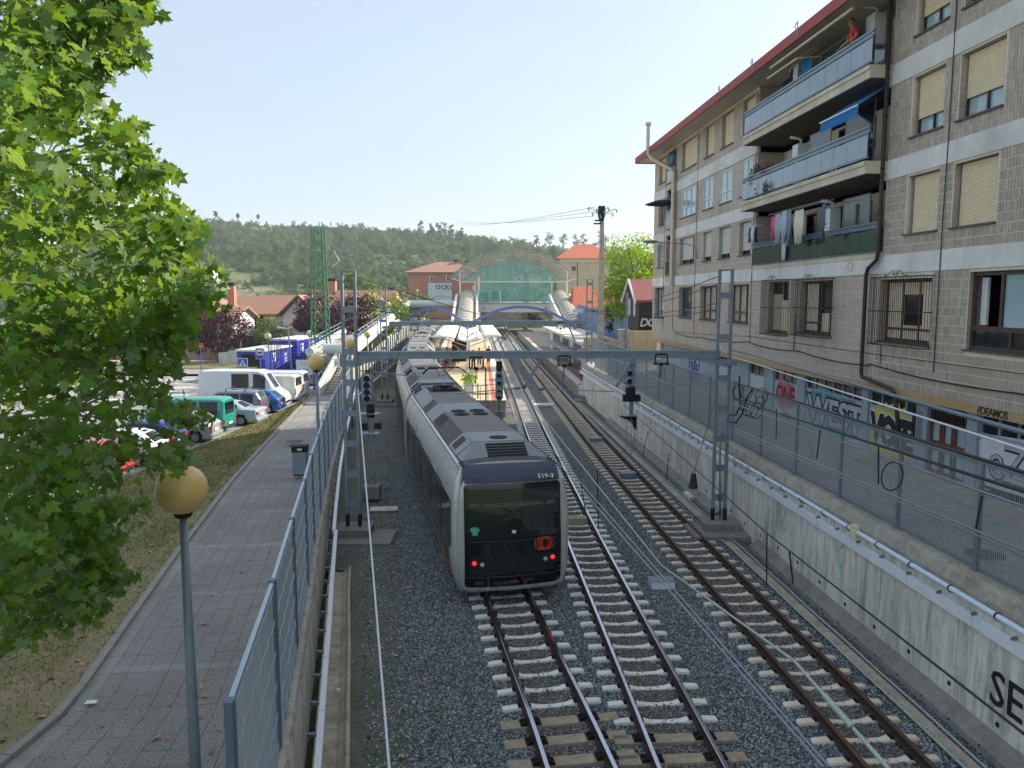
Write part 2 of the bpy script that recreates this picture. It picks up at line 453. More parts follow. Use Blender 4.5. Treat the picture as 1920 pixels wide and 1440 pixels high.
def grassmat(name):
 t = NT(name); P = t.geo.outputs['Position']
 n1 = t.noise(0.35, 6, 0.7, vec=P, dist=0.4); n2 = t.noise(9, 5, 0.75, vec=P); n3 = t.noise(60, 3, 0.7, vec=P)
 xy = t.sep(P)
 g = t.mix((0.09, 0.12, 0.03), (0.20, 0.21, 0.06), n2)
 dry = t.mix((0.25, 0.19, 0.10), (0.42, 0.33, 0.19), n2)
 near = t.ramp(t.math('ADD', t.math('MULTIPLY', xy[1], 0.022), t.math('MULTIPLY', t.math('SUBTRACT', n1, 0.5), 1.5)), [(0.10, 0.0), (0.62, 1.0)])
 a = t.mix(dry, g, t.math('MULTIPLY', near, 0.85))
 a = t.mix(a, dry, t.math('MULTIPLY', t.ramp(t.noise(1.6, 6, 0.75, vec=P, dist=.8), [(.5, 0), (.7, 1)]), .55))
 a = t.mix(a, (0.05, 0.05, 0.02), t.math('MULTIPLY', t.ramp(n3, [(0.5, 0), (0.75, 1)]), 0.5))
 t.base(a); t.rough(0.95); t.bump(t.math('ADD', n3, n2), 0.8, 0.03); return t.m
M_GRASS = grassmat('lawn')
def blademat(name):
 t = NT(name)
 P = t.geo.outputs['Position']
 f = t.math('ADD', t.math('MULTIPLY', t.geo.outputs['Random Per Island'], 0.5), t.math('MULTIPLY', t.noise(0.6, 4, 0.7, vec=P), 0.7))
 t.base(t.ramp(f, [(0.25, (0.07, 0.10, 0.02)), (0.5, (0.17, 0.20, 0.055)), (0.72, (0.30, 0.25, 0.11)), (0.9, (0.40, 0.31, 0.16))])); t.rough(0.8)
 return t.m
M_BLADE = blademat('grass_blades')
def paving(name, brick, scale):
 t = NT(name); P = t.geo.outputs['Position']
 n1 = t.noise(0.5, 6, 0.65, vec=P); n2 = t.noise(40, 4, 0.7, vec=P); n3 = t.noise(2.6, 6, 0.75, vec=P, dist=1.0)
 a = t.mix((0.22, 0.208, 0.192), (0.34, 0.322, 0.298), t.ramp(n1, [(0.3, 0), (0.7, 1)]))
 if brick:
  v = t.voro(17, vec=t.mapping((1, 1, 0), P), feat='DISTANCE_TO_EDGE', rnd=0.45)
  a = t.mix(tuple([0.13, 0.12, 0.11]), a, t.ramp(v, [(0.03, 0), (0.10, 1)]))
  t.bump(t.ramp(v, [(0.0, 0), (0.12, 1)]), 0.7, 0.008)
 else:
  t.bump(n2, 0.4, 0.006)
 a = t.mix(a, (0.36, 0.35, 0.33), t.math('MULTIPLY', t.ramp(n3, [(0.58, 0), (0.75, 1)]), 0.5))
 a = t.mix(a, (0.075, 0.07, 0.065), t.math('MULTIPLY', t.ramp(n2, [(0.5, 0), (0.8, 1)]), 0.5))
 t.base(a); t.rough(0.88); return t.m
M_PAVE = paving('patterned_paving', True, 1)
M_PAVEP = paving('plain_paving', False, 1)
M_KERB = M('kerb_stone', '8d8a82', 0.9, var=0.2, scale=2, dirt=0.4, bump=0.5, bdist=0.008, fine=35)
def tiles(name, c0, c1, grout, sx, sz, axis_y=True):
 """narrow upright facade tiles seen from far, run along y and z"""
 t = NT(name); P = t.geo.outputs['Position']; xy = t.sep(P)
 cm = t.n.new('ShaderNodeCombineXYZ')
 t.link(xy[1] if axis_y else xy[0], cm.inputs[0]); t.link(xy[2], cm.inputs[1])
 b = t.n.new('ShaderNodeTexBrick'); b.offset = 0.0; b.squash = 1.0
 t.link(cm.outputs[0], b.inputs[0])
 b.inputs['Scale'].default_value = 1.0; b.inputs['Brick Width'].default_value = sx; b.inputs['Row Height'].default_value = sz
 b.inputs['Mortar Size'].default_value = 0.006; b.inputs['Mortar Smooth'].default_value = 0.2; b.inputs['Bias'].default_value = 0
 b.inputs['Color1'].default_value = (*lin(c0), 1); b.inputs['Color2'].default_value = (*lin(c1), 1); b.inputs['Mortar'].default_value = (*lin(grout), 1)
 n1 = t.noise(0.5, 5, 0.7, vec=P); n2 = t.noise(26, 4, 0.7, vec=P)
 a = t.mix(b.outputs[0], (0.10, 0.09, 0.08), t.math('MULTIPLY', t.ramp(n1, [(0.45, 0), (0.75, 1)]), 0.4))
 a = t.mix(a, (0.06, 0.055, 0.05), t.math('MULTIPLY', t.ramp(n2, [(0.55, 0), (0.8, 1)]), 0.35))
 t.base(a); t.rough(0.55); t.bump(t.math('SUBTRACT', 1.0, b.outputs['Fac']), 0.5, 0.006); return t.m
M_TILEFAR = tiles('facade_tiles', 'b1a394', 'bdaf9f', 'ddd2be', 0.40, 0.20)
def tilemat(name):
 t = NT(name); r = t.geo.outputs['Random Per Island']; P = t.geo.outputs['Position']
 a = t.ramp(r, [(0.0, lin('a99c8e')), (0.5, lin('b5a696')), (1.0, lin('c2b3a3'))])
 n = t.noise(18, 4, 0.7, vec=t.mapping((1, 1, 0.25), P)); n1 = t.noise(0.5, 5, 0.7, vec=P)
 a = t.mix(a, (0.09, 0.08, 0.075), t.math('MULTIPLY', t.ramp(n, [(0.5, 0), (0.75, 1)]), 0.45))
 a = t.mix(a, (0.14, 0.12, 0.095), t.math('MULTIPLY', t.ramp(n1, [(0.5, 0), (0.75, 1)]), 0.35))
 t.base(a); t.rough(0.45); t.bump(n, 0.3, 0.003); return t.m
M_TILE = tilemat('glazed_tile')
M_GROUT = M('tile_grout', 'e0d7c4', 0.9, var=0.12, scale=2, dirt=0.3, bump=0.2)
def rooftile(name, c, along='y'):
 t = NT(name); P = t.tc.outputs['Object']
 w = t.n.new('ShaderNodeTexWave'); w.wave_type = 'BANDS'; w.bands_direction = 'DIAGONAL' if along == 'd' else ('X' if along == 'x' else 'Y')
 w.inputs['Scale'].default_value = 1.3; w.inputs['Distortion'].default_value = 0.3
 t.link(P, w.inputs[0])
 cc = lin(c); n = t.noise(1.2, 6, 0.75); n2 = t.noise(8, 4, 0.7)
 a = t.mix(tuple(x * 0.65 for x in cc), tuple(min(1, x * 1.35) for x in cc), n2)
 a = t.mix(a, tuple(x * 0.5 for x in cc), t.math('MULTIPLY', w.outputs['Fac'], 0.4))
 a = t.mix(a, (0.16, 0.13, 0.10), t.math('MULTIPLY', t.ramp(n, [(0.5, 0), (0.75, 1)]), 0.45))
 t.base(a); t.rough(0.85); t.bump(w.outputs['Fac'], 0.5, 0.05); return t.m
M_RT1 = rooftile('roof_tiles_old', 'a87d66'); M_RT2 = rooftile('roof_tiles_orange', 'cf6f4c', 'x')
def brickm(name, c):
 t = NT(name); cc = lin(c)
 n = t.noise(0.4, 5, 0.7); n2 = t.noise(12, 4, 0.7)
 a = t.mix(tuple(x * 0.8 for x in cc), tuple(min(1, x * 1.2) for x in cc), n)
 a = t.mix(a, tuple(x * 0.6 for x in cc), t.math('MULTIPLY', t.ramp(n2, [(0.45, 0), (0.75, 1)]), 0.4))
 t.base(a); t.rough(0.85); t.bump(n2, 0.3, 0.02); return t.m
M_BRICK = brickm('red_brick', 'b97c60'); M_BEIGE = brickm('beige_brick', 'cdb994')
M_GLASSD = glass('dark_window_glass', '1b2227', 0.06)
M_GLASSL = glass('pale_window_glass', '9db7bd', 0.08, spec=0.9)
M_GLASSB = glass('balcony_glass_blue', '7f929f', 0.12, spec=0.8)
M_GLASSG = glass('balcony_glass_green', '33463d', 0.1, spec=0.7)
M_GLASSS = glass('station_glass', '76bdb2', 0.06, alpha=0.42, spec=0.9)
M_BROWN = M('brown_frame', '4a352d', 0.5, var=0.2, scale=5, dirt=0.2, bump=0.1)
M_REDBR = M('red_brown_door', '6f4032', 0.5, var=0.2, scale=5, dirt=0.2, bump=0.1)
M_SHUT = M('roller_shutter_cream', 'eedcb8', 0.5, var=0.06, scale=2, dirt=0.15, bump=0.03)
M_SHUTW = M('roller_shutter_white', 'd5d2cb', 0.5, var=0.06, scale=2, dirt=0.15, bump=0.03)
M_BAND = concrete('painted_band', 'e2e0da', 0.10, 0.05, 0.2)
M_BANDS = concrete('painted_slab_edge', 'd2c9b0', 0.18, 0.08, 0.2)
M_SILL = M('window_sill', '5b4f4a', 0.6, var=0.2, scale=4, dirt=0.3, bump=0.1)
M_GREYP = M('grey_blue_render', '9aa5b0', 0.75, var=0.12, scale=1.2, dirt=0.35, bump=0.15)
M_GARAGE = M('garage_door_grey', 'bfc2c2', 0.6, var=0.12, scale=1.6, dirt=0.35, bump=0.1)
M_FASCIA = M('red_fascia', 'a8423c', 0.6, var=0.15, scale=1.2, dirt=0.25, bump=0.08)
M_SOFFIT = M('soffit_render', 'b9b2a2', 0.85, var=0.1, scale=1.2, dirt=0.35, bump=0.1)
M_IRON = M('wrought_iron', '2a2a2c', 0.55, 0.4, var=0.2, scale=12, dirt=0.3, bump=0.05)
import numpy as np
# --- lie of the land
PATHZ = [(0, 1.8), (10, 1.58), (20, 1.3), (30, 1.08), (40, .78), (52, .45), (60, .25), (75, .2), (500, .2)]
FENX = [(0, -1.3), (9.6, -3.1), (12.9, -3.78), (16, -4.41), (19, -5.05), (29, -7.02), (34.3, -8.0), (52.4, -11.1), (60, -12.1), (75, -13.6), (110, -15.5), (170, -19)]
KERBX = [(0, -6.9), (9.45, -6.55), (10.7, -6.5), (13.6, -7.14), (18.1, -8.13), (22.2, -8.94), (26.4, -9.8), (33.4, -11.0), (46.8, -13.3), (58, -15.0), (75, -17.5)]
zp = lambda Y: interp(PATHZ, Y)
fx = lambda Y: interp(FENX, Y)
kx = lambda Y: interp(KERBX, Y)
wx = lambda Y: 9.0 - 0.0625 * Y            # right retaining wall face
STREET = 2.62
T1 = [(1.95, 3), (1.62, 7), (1.11, 11.5), (.84, 13.25), (.42, 15.6), (-.02, 18.3), (-.42, 20.3), (-1.3, 24.2), (-3.3, 33.6), (-6.1, 50), (-8.0, 66), (-9.5, 83), (-10.8, 102), (-11.9, 118), (-14.2, 160), (-17, 220), (-20, 300)]
T2 = [(3.32, 3), (3.1, 7.5), (2.68, 15.1), (2.21, 23.8), (1.55, 38), (.74, 57), (-.2, 78), (-1.17, 99), (-3.2, 145), (-5.6, 200), (-9, 300)]
T3 = [(6.75, 3), (6.4, 8), (6.03, 14.4), (5.84, 17.2), (5.37, 24.6), (4.58, 37.7), (3.78, 54), (3.3, 65), (1.75, 99), (-.4, 150), (-2.1, 190), (-5.5, 300)]
def smooth(tab, step=0.6):
 out = []; n = len(tab)
 for i in range(n - 1):
  p0 = tab[max(i - 1, 0)]; p1 = tab[i]; p2 = tab[i + 1]; p3 = tab[min(i + 2, n - 1)]
  L = hypot(p2[0] - p1[0], p2[1] - p1[1]); k = max(1, int(L / step))
  for j in range(k):
   t = j / k; q = []
   d1 = (p2[0] - p0[0]) / max(1e-6, p2[1] - p0[1]); d2 = (p3[0] - p1[0]) / max(1e-6, p3[1] - p1[1]); h = p2[1] - p1[1]
   a = 2 * t ** 3 - 3 * t ** 2 + 1; b = t ** 3 - 2 * t ** 2 + t; c = -2 * t ** 3 + 3 * t ** 2; d = t ** 3 - t ** 2
   out.append((a * p1[0] + b * h * d1 + c * p2[0] + d * h * d2, p1[1] + h * t))
 out.append(tab[-1]); return out
def along(poly, step, y0, y1):
 """points every step metres with heading, between y0 and y1"""
 res = []; acc = 0; last = poly[0]; nxt = 0
 for a, b in zip(poly, poly[1:]):
  L = hypot(b[0] - a[0], b[1] - a[1])
  while nxt <= acc + L:
   t = (nxt - acc) / L; x = lerp(a[0], b[0], t); y = lerp(a[1], b[1], t)
   if y0 <= y <= y1: res.append((x, y, atan2(-(b[0] - a[0]), b[1] - a[1])))
   nxt += step
  acc += L
 return res
def strip(name, left, right, ys, mat, z=None, zl=None, zr=None, kind='structure', sub=1):
 b = MB()
 P = []
 for y in ys:
  for k in range(sub + 1):
   t = k / sub; P.append((lerp(left(y), right(y), t), y, lerp((zl or z)(y), (zr or z)(y), t)))
 F = []
 n = sub + 1
 for i in range(len(ys) - 1):
  for k in range(sub):
   a = i * n + k; F.append((a, a + 1, a + 1 + n, a + n))
 b.mesh(P, F)
 o = b.build(name, mat); o['kind'] = kind; return o
YS = [2, 6, 9.45, 10.7, 13.6, 16, 19, 22.2, 26.4, 30, 34.3, 40, 46.8, 52.4, 58, 60, 66, 75]
# terrain to the horizon
b = MB(); b.bbox(-1500, 1500, -200, 2500, -3.4, -0.35)
M_LAND = M('land', '5f6a45', 0.95, var=0.3, scale=0.02, dirt=0.3, bump=0.3, bdist=0.1, fine=0.8)
struct(b.build('ground', M_LAND))
# track bed
cut_l = lambda y: fx(y) + (0.90 if y < 21 else 0.2)
strip('track_bed', cut_l, lambda y: wx(y) + 0.05, [2, 8, 14, 20.99, 21, 26, 32, 40, 50, 60, 80, 110, 150, 200, 300], M_BALLAST, z=lambda y: -0.055)
# path slab, lawn, car park
strip('path_bed', kx, fx, YS, M_PAVEP, z=lambda y: zp(y) - 0.012)
LAWNX = [(0, -15.0), (20, -15.3), (58, -15.5)]
lawn_x = lambda y: interp(LAWNX, y)
LOTZ = lambda y: interp([(0, 1.2), (12, 0.95), (22, 0.6), (35, 0.30), (42, .15), (53, -.08), (75, -.05)], y)
YL = [2, 6, 9.45, 10.7, 12, 14, 16, 19, 22, 26, 30, 34.3, 40, 46.8, 52.4, 58]
strip('lawn', lawn_x, lambda y: kx(y) - 0.12, YL, M_GRASS, zl=lambda y: LOTZ(y) + 0.06, zr=lambda y: zp(y) + 0.03, sub=6)
strip('car_park', lambda y: -140, lambda y: lawn_x(y) if y < 58 else kx(y), [2, 9, 16, 22, 28, 34, 40, 46, 52, 58, 58.01, 75], M_LOT, z=lambda y: LOTZ(y))
strip('road', lambda y: -160, lambda y: fx(min(y, 170)) - 0.1, [75, 90, 120, 170, 260], M_ROADL, z=lambda y: 0.17)
# painted crossing bars and bay lines on the car park
b = MB()
for i in range(6):
 p = gp(345 + i * 3, 742 - i * 7, 0.2)
 b.box((p.x - 3, p.y, LOTZ(p.y) + 0.006), (6.5, 0.5, 0.004), 0.06)
for y in (24.6, 27.4, 30.1, 33, 35.8, 38.5, 41.3, 44.2, 47, 50, 52.6):
 b.box((lawn_x(y) - 2.8, y, LOTZ(y) + 0.005), (5.2, 0.1, 0.004), 0.02)
struct(b.build('road_markings', M_WHITE))
# right street
strip('street', lambda y: wx(y) + 0.3, lambda y: 60, [-6, 0, 10, 20, 30, 40, 52, 53, 70, 90], M_ASPH, z=lambda y: STREET)
# manhole covers
for (u, v, z, r, lab) in ((553, 827, 1.15, 0.36, 'round manhole cover in the path beyond the bin'), (1847, 1040, STREET, 0.36, 'rusty manhole cover in the street behind the mesh fence')):
 p = gp(u, v, z); mb = MB(); mb.tube([(p.x, p.y, p.z - 0.02), (p.x, p.y, p.z + 0.006)], r, 24)
 for k in range(-3, 4): mb.box((p.x, p.y + k * r * 0.22, p.z + 0.007), (2 * sqrt(max(0.01, (r * .92) ** 2 - (k * r * .22) ** 2)), 0.02, 0.006))
 tag(mb.build('manhole_cover', M('manhole_iron', '6b625b', .7, .2, var=.2, dirt=.3)), lab, 'manhole cover')
# --- path pavers and kerb
def frame_obj(name, me, parent, o, ax, ay, az):
 T = Matrix(((ax[0], ay[0], az[0], o[0]), (ax[1], ay[1], az[1], o[1]), (ax[2], ay[2], az[2], o[2]), (0, 0, 0, 1)))
 ob = bpy.data.objects.new(name, me); COL.objects.link(ob); ob.parent = parent
 ob.matrix_local = world_mat(parent).inverted() @ T if parent else T
 return ob
pathroot = bpy.data.objects.new('path', None); COL.objects.link(pathroot); pathroot['kind'] = 'structure'
pathroot.location = (-5, 12, 1.5)
pave_me = MB().bbox(-.5, .5, -.5, .5, -.02, 0).build('paver', M_PAVE, mesh_only=True)
plain_me = MB().bbox(-.5, .5, -.5, .5, -.02, 0).build('paver', M_PAVEP, mesh_only=True)
def path_pt(s, t):
 y = s; return Vector((lerp(kx(y) + 0.02, fx(y) - 0.18, t), y + (t - 0.5) * 0.35, zp(y)))
rows = []; y = 8.6; k = 0
while y < 42:
 band = (k % 9 == 0); d = 0.24 if band else 0.40
 rows.append((y, d, band)); y += d; k += 1
cnt = 0; restP = MB(); restQ = MB()
for (y, d, band) in rows:
 cols = [(0.0, 0.085), (0.085, 0.17)] + [(0.17 + i * 0.1067, 0.17 + (i + 1) * 0.1067) for i in range(7)] + [(0.917, 1.0)]
 for ci, (t0, t1) in enumerate(cols):
  plain = band or ci < 1 or ci == len(cols) - 1
  a = path_pt(y + d / 2, (t0 + t1) / 2); e0 = path_pt(y + d / 2, t0); e1 = path_pt(y + d / 2, t1); g = path_pt(y + d, (t0 + t1) / 2) - path_pt(y, (t0 + t1) / 2)
  ax = (e1 - e0); ay = g; az = ax.cross(ay).normalized()
  lift = random.uniform(-0.002, 0.003) + 0.004
  w = 1 - 0.008 / ax.length; h = 1 - 0.008 / ay.length
  if cnt < 290 and y < 20:
   frame_obj('paver', plain_me if plain else pave_me, pathroot, a + az * (lift - .001), ax * w, ay * h, az); cnt += 1
  else:
   (restQ if plain else restP).obox(a + az * (lift - 0.01), ax * w / 2, ay * h / 2, az * 0.01)
for q, m in ((restP, M_PAVE), (restQ, M_PAVEP)):
 q.build('paver_field', m, pathroot, kind='stuff')
kerb = bpy.data.objects.new('path_kerb', None); COL.objects.link(kerb); kerb['kind'] = 'structure'; kerb.location = (-6.5, 10, 1.5)
kme = MB().bbox(-.065, .065, -.5, .5, -.2, .07).build('kerb_stone', M_KERB, mesh_only=True)
y = 7.5
while y < 58:
 y1 = y + 0.98
 p = Vector((kx(y) - .06, y, zp(y))); q = Vector((kx(y1) - .06, y1, zp(y1)))
 ay = (q - p); L = ay.length; n = ay.normalized(); sx = n.cross(Vector((0, 0, 1))).normalized()
 frame_obj('kerb_stone', kme, kerb, (p + q) / 2 + Vector((0, 0, random.uniform(-.004, .006))), sx, n * (L - 0.012), sx.cross(n)); y = y1
# --- gravel and grass that nobody could count
rng = np.random.default_rng(5)
def scatter_mesh(name, pts, scl, mat, tv, tf, flat=0.6, tilt=1.0, kind='stuff', parent=None):
 n = len(pts); tv = np.array(tv, float); k = len(tv)
 q = rng.normal(size=(n, 4)); q[:, 1:3] *= tilt; q /= np.linalg.norm(q, axis=1)[:, None]
 w, x, y, z = q.T
 R = np.stack([1 - 2 * (y * y + z * z), 2 * (x * y - z * w), 2 * (x * z + y * w), 2 * (x * y + z * w), 1 - 2 * (x * x + z * z), 2 * (y * z - x * w), 2 * (x * z - y * w), 2 * (y * z + x * w), 1 - 2 * (x * x + y * y)], 1).reshape(n, 3, 3)
 V = np.einsum('nij,nkj->nki', R, tv[None] * scl[:, None, :]) + pts[:, None, :]
 F = (np.array(tf)[None] + (np.arange(n) * k)[:, None, None]).reshape(-1, 3)
 me = bpy.data.meshes.new(name)
 me.vertices.add(n * k); me.vertices.foreach_set('co', V.reshape(-1).astype('f'))
 me.loops.add(F.size); me.loops.foreach_set('vertex_index', F.reshape(-1).astype('i'))
 me.polygons.add(len(F)); me.polygons.foreach_set('loop_start', (np.arange(len(F)) * 3).astype('i'))
 me.materials.append(mat); me.update(calc_edges=True)
 o = bpy.data.objects.new(name, me); COL.objects.link(o)
 if kind: o['kind'] = kind
 if parent: o.parent = parent
 return o
OCT = ([(1, 0, .1), (-.9, .15, 0), (0, 1, -.1), (.1, -1, 0), (0, .2, 1), (0, 0, -1)], [(0, 2, 4), (2, 1, 4), (1, 3, 4), (3, 0, 4), (2, 0, 5), (1, 2, 5), (3, 1, 5), (0, 3, 5)])
N = 118000
yy = 9.8 + 27 * rng.random(N) ** 1.55
xl = np.interp(yy, [a for a, _ in FENX], [v for _, v in FENX]) + 1.15
xr = 9.0 - 0.0625 * yy - 0.75
xx = xl + (xr - xl) * rng.random(N)
edge = 0.1 - 0.157 * yy + np.interp(yy, [a for a, _ in FENX], [0 for _ in FENX])
keep = (xx > edge + rng.normal(size=N) * 0.25) | (rng.random(N) < 0.32)
xx, yy = xx[keep], yy[keep]
t1x = np.interp(yy, [q for _, q in T1], [q for q, _ in T1]);
size = rng.uniform(0.017, 0.038, len(xx))
pts = np.stack([xx, yy, -0.052 + rng.uniform(-0.012, 0.012, len(xx))], 1)
scl = np.stack([size * rng.uniform(.8, 1.3, len(xx)), size * rng.uniform(.7, 1.1, len(xx)), size * rng.uniform(.5, .9, len(xx))], 1)
o = scatter_mesh('ballast_gravel', pts, scl, M_STONE, OCT[0], OCT[1])
o['label'] = 'grey crushed stone ballast between and beside the tracks'
def lawn_pts(N, y0, y1, pw=1.6):
 yy = y0 + (y1 - y0) * rng.random(N) ** pw
 xk = np.interp(yy, [a for a, _ in KERBX], [v for _, v in KERBX]) - .14
 xe = np.interp(yy, [a for a, _ in LAWNX], [v for _, v in LAWNX])
 t = rng.random(N) ** 1.2; xx = xk + (xe - xk) * t
 zk = np.interp(yy, [a for a, _ in PATHZ], [v for _, v in PATHZ]) + .03
 ze = np.array([LOTZ(v) for v in yy]) + .06
 return np.stack([xx, yy, zk + (ze - zk) * t], 1), t
pts, t = lawn_pts(120000, 8.5, 56, 1.35)
n = noise
dens = np.array([noise.noise((p[0] * .7, p[1] * .7, 0)) for p in pts[:, :]])
keep = (dens > -0.15) | (rng.random(len(pts)) < 0.45)
keep &= (t > 0.06) | (rng.random(len(pts)) < 0.3)
pts = pts[keep]; m = len(pts)
h = rng.uniform(.02, .05, m) * (1 + .022 * pts[:, 1]); bw = .005 + .0005 * pts[:, 1]
scl = np.stack([bw, bw, h], 1)
o = scatter_mesh('grass', pts, scl, M_BLADE, [(-1, 0, 0), (1, 0, 0), (0.6, 1.5, 1)], [(0, 1, 2)], tilt=0.38)
# fallen leaves
pts, t = lawn_pts(260, 9, 26, 1.0)
pts2 = np.stack([rng.uniform(-6.4, -3.6, 34), rng.uniform(9, 20, 34), np.zeros(34)], 1)
pts2 = np.array([(p[0], p[1], zp(p[1]) + .015) for p in pts2 if kx(p[1]) < p[0] < fx(p[1])])
gpts = np.stack([rng.uniform(-3.4, -1.2, 60), rng.uniform(10.5, 22, 60), np.full(60, -0.02)], 1)
pts = np.concatenate([pts, pts2, gpts]); pts[:, 2] += .012; m = len(pts)
M_DRYLEAF = M('dry_leaf', 'b98f62', 0.8, var=0.3, scale=3, dirt=0.2, bump=0.1)
scatter_mesh('fallen_leaves', pts, np.stack([rng.uniform(.03, .07, m)] * 3, 1), M_DRYLEAF, [(-1, -.4, 0), (0, -.8, .3), (1, 0, .1), (.2, .9, .35), (-.7, .6, 0)], [(0, 1, 2), (0, 2, 3), (0, 3, 4)], tilt=0.15)
# --- railway tracks
RAIL = [(-.07, 0), (.07, 0), (.07, .014), (.014, .034), (.012, .115), (.038, .13), (.038, .162), (.028, .168), (-.028, .168), (-.038, .162), (-.038, .13), (-.012, .115), (-.014, .034), (-.07, .014)]
def sleeper_mesh(mat):
 m = MB(); R = []
 for x, z, w in ((-.95, -.02, .07), (-.93, .0, .078), (-.66, .014, .085), (-.40, .006, .085), (-.28, -.026, .07), (0, -.04, .066), (.28, -.026, .07), (.40, .006, .085), (.66, .014, .085), (.93, .0, .078), (.95, -.02, .07)):
  R.append([(x, -w, -.12), (x, w, -.12), (x, w, z - .03), (x, w - .008, z), (x, -w + .008, z), (x, -w, z - .03)])
 return m.loft(R).build('sleeper', mat, mesh_only=True)
SL = sleeper_mesh(M_SLEEPER); SL3 = sleeper_mesh(M_SLEEPER_T3)
TIM = MB().bbox(-1.08, 1.08, -.13, .13, -.13, .005).build('timber_sleeper', M_TIMBER, mesh_only=True)
def clip_mesh():
 m = MB()
 for s in (-1, 1):
  x = s * .535
  for e in (-1, 1):
   m.bbox(x + e * .075 - .045, x + e * .075 + .045, -.075, .075, .0, .03)
   m.tube([(x + e * .06, -.04, .03), (x + e * .1, -.02, .055), (x + e * .1, .03, .05), (x + e * .07, .05, .03)], .011, 5)
   m.tube([(x + e * .10, 0, .02), (x + e * .10, 0, .075)], .013, 6)
 return m.build('rail_clips', M_CLIP, mesh_only=True)
def plate_mesh():
 m = MB()
 for s in (-1, 1):
  x = s * .535
  m.bbox(x - .19, x + .19, -.11, .11, .004, .02)
  for e in (-1, 1):
   for q in (-1, 1): m.tube([(x + e * .15, q * .07, .02), (x + e * .15, q * .07, .05)], .02, 6)
   m.bbox(x + e * .09 - .035, x + e * .09 + .035, -.08, .08, .02, .07)
   m.tube([(x + e * .10, 0, .02), (x + e * .10, 0, .10)], .016, 6)
 return m.build('base_plate', M_CLIP, mesh_only=True)
CLIP = clip_mesh(); PLATE = plate_mesh()
def make_track(tab, label, y0, y1, sl, tim_to, railtop, maxy=110):
 poly = smooth(tab, 0.9)
 t = thing('railway_track', label, 'railway track', (poly[0][0], poly[0][1], 0), 0, 'railway tracks side by side in the cutting')
 ti = world_mat(t).inverted()
 for side in (-1, 1):
  m = MB(); rings = []
  for (x, y, a) in along(poly, 0.9 if y1 < 60 else 1.2, y0, y1):
   r = Vector((cos(a), sin(a), 0)); c = Vector((x, y, 0.012)) + r * side * .535
   rings.append([c + r * px + Vector((0, 0, pz)) for px, pz in RAIL])
  m.loft(rings)
  n = len(RAIL); fc = len(m.f)
  for k in range(fc - 2):
   m.m[k] = 1 if (k % n) in (6, 7, 8) else 0
  m.build('rail', [M_RUST, railtop], t)
 cnt = 0; rest = MB(); restc = MB()
 pts = along(poly, 0.6, y0, y1)
 for i, (x, y, a) in enumerate(pts):
  a += random.uniform(-.004, .004)
  Lm = ti @ Vector((x, y, 0))
  if y < tim_to:
   inst('timber_sleeper', TIM, Lm + Vector((random.uniform(-.04, .04), 0, 0)), t, a); inst('base_plate', PLATE, Lm, t, a); continue
  if cnt < 270 and y < maxy:
   inst('sleeper', sl, Lm, t, a); cnt += 1
   if y < 45: inst('rail_clips', CLIP, Lm, t, a)
  else:
   rest.box((x, y, -.05), (1.9, .21, .1), a)
 if rest.v: rest.build('sleeper_run', M_SLEEPER, t, kind='stuff')
 return t
make_track(T1, 'left track under the grey train, timber sleepers at its near end', 9.6, 260, SL, 13.35, M_RAILTOP, 60)
make_track(T2, 'middle track with shiny rail heads and pale concrete sleepers', 9.6, 260, SL, 13.1, M_RAILTOP)
make_track(T3, 'right track with rust brown rails beside the concrete wall', 9.3, 280, SL3, 0, M_RAILTOP3)
# crossover blades between middle and right tracks, far off by the platforms
m = MB()
for s in (-.535, .535):
 pts = [(lerp(T2x, T3x, tt) + s, yy, .1) for yy, tt, T2x, T3x in [(122 + 8 * i, (3 * (i / 6) ** 2 - 2 * (i / 6) ** 3), interp([(b_, a_) for a_, b_ in T2], 122 + 8 * i), interp([(b_, a_) for a_, b_ in T3], 122 + 8 * i)) for i in range(7)]]
 for p, q in zip(pts, pts[1:]): m.beam(p, q, .07, .14)
tag(m.build('crossover_rails', M_RUST), 'curved crossover rails linking two tracks far off by the station', 'crossover')
# boxes lying on or beside the tracks
def track_box(name, u, v, z, d, rz, mat, label, cat, lid=None):
 p = gp(u, v, z); t = thing(name, label, cat, (p.x, p.y, -.05), rz)
 m = MB(); R = Matrix.Rotation(rz, 3, 'Z')
 m.box((p.x, p.y, -.05 + d[2] / 2), d, rz); m.build('box', mat, t, bevel=.01)
 l = MB(); l.box((p.x, p.y, -.05 + d[2] + .012), (d[0] * 1.04, d[1] * 1.04, .024), rz)
 for k in (-1, 0, 1): l.obox(Vector((p.x, p.y, d[2] - .02)) + R @ Vector((k * d[0] * .3, 0, 0)), R @ Vector((.008, 0, 0)), R @ Vector((0, d[1] * .48, 0)), (0, 0, .008))
 l.build('lid', lid or mat, t, bevel=.006); return t
track_box('cable_box', 1240, 1090, .1, (.62, .42, .2), 0.06, M_TRUNK, 'pale grey cable box lying between middle and right tracks', 'cable box', M_GALV)
track_box('track_magnet_box', 1078, 972, .15, (.75, .34, .22), 0.05, M_CHANNEL, 'concrete box between the rails of the middle track beside the train', 'track box')
track_box('track_magnet_box', 1177, 886, .15, (.62, .5, .2), 0.07, M_GALV, 'grey box between the rails of the right track, nearer one', 'track box')
track_box('track_magnet_box', 1118, 821, .15, (.62, .5, .2), 0.07, M_GALV, 'grey box between the rails of the right track, farther one', 'track box')
track_box('pit_cover', 720, 955, 0.0, (.95, .5, .06), 0.1, M_BASEC, 'concrete pit cover in the gravel right of the left mast', 'pit cover', M_WALLC)
track_box('ballast_slab', 1020, 760, 0, (1.4, 1.1, .12), 0.0, M_WALLC, 'pale concrete slab between middle and right tracks', 'slab')
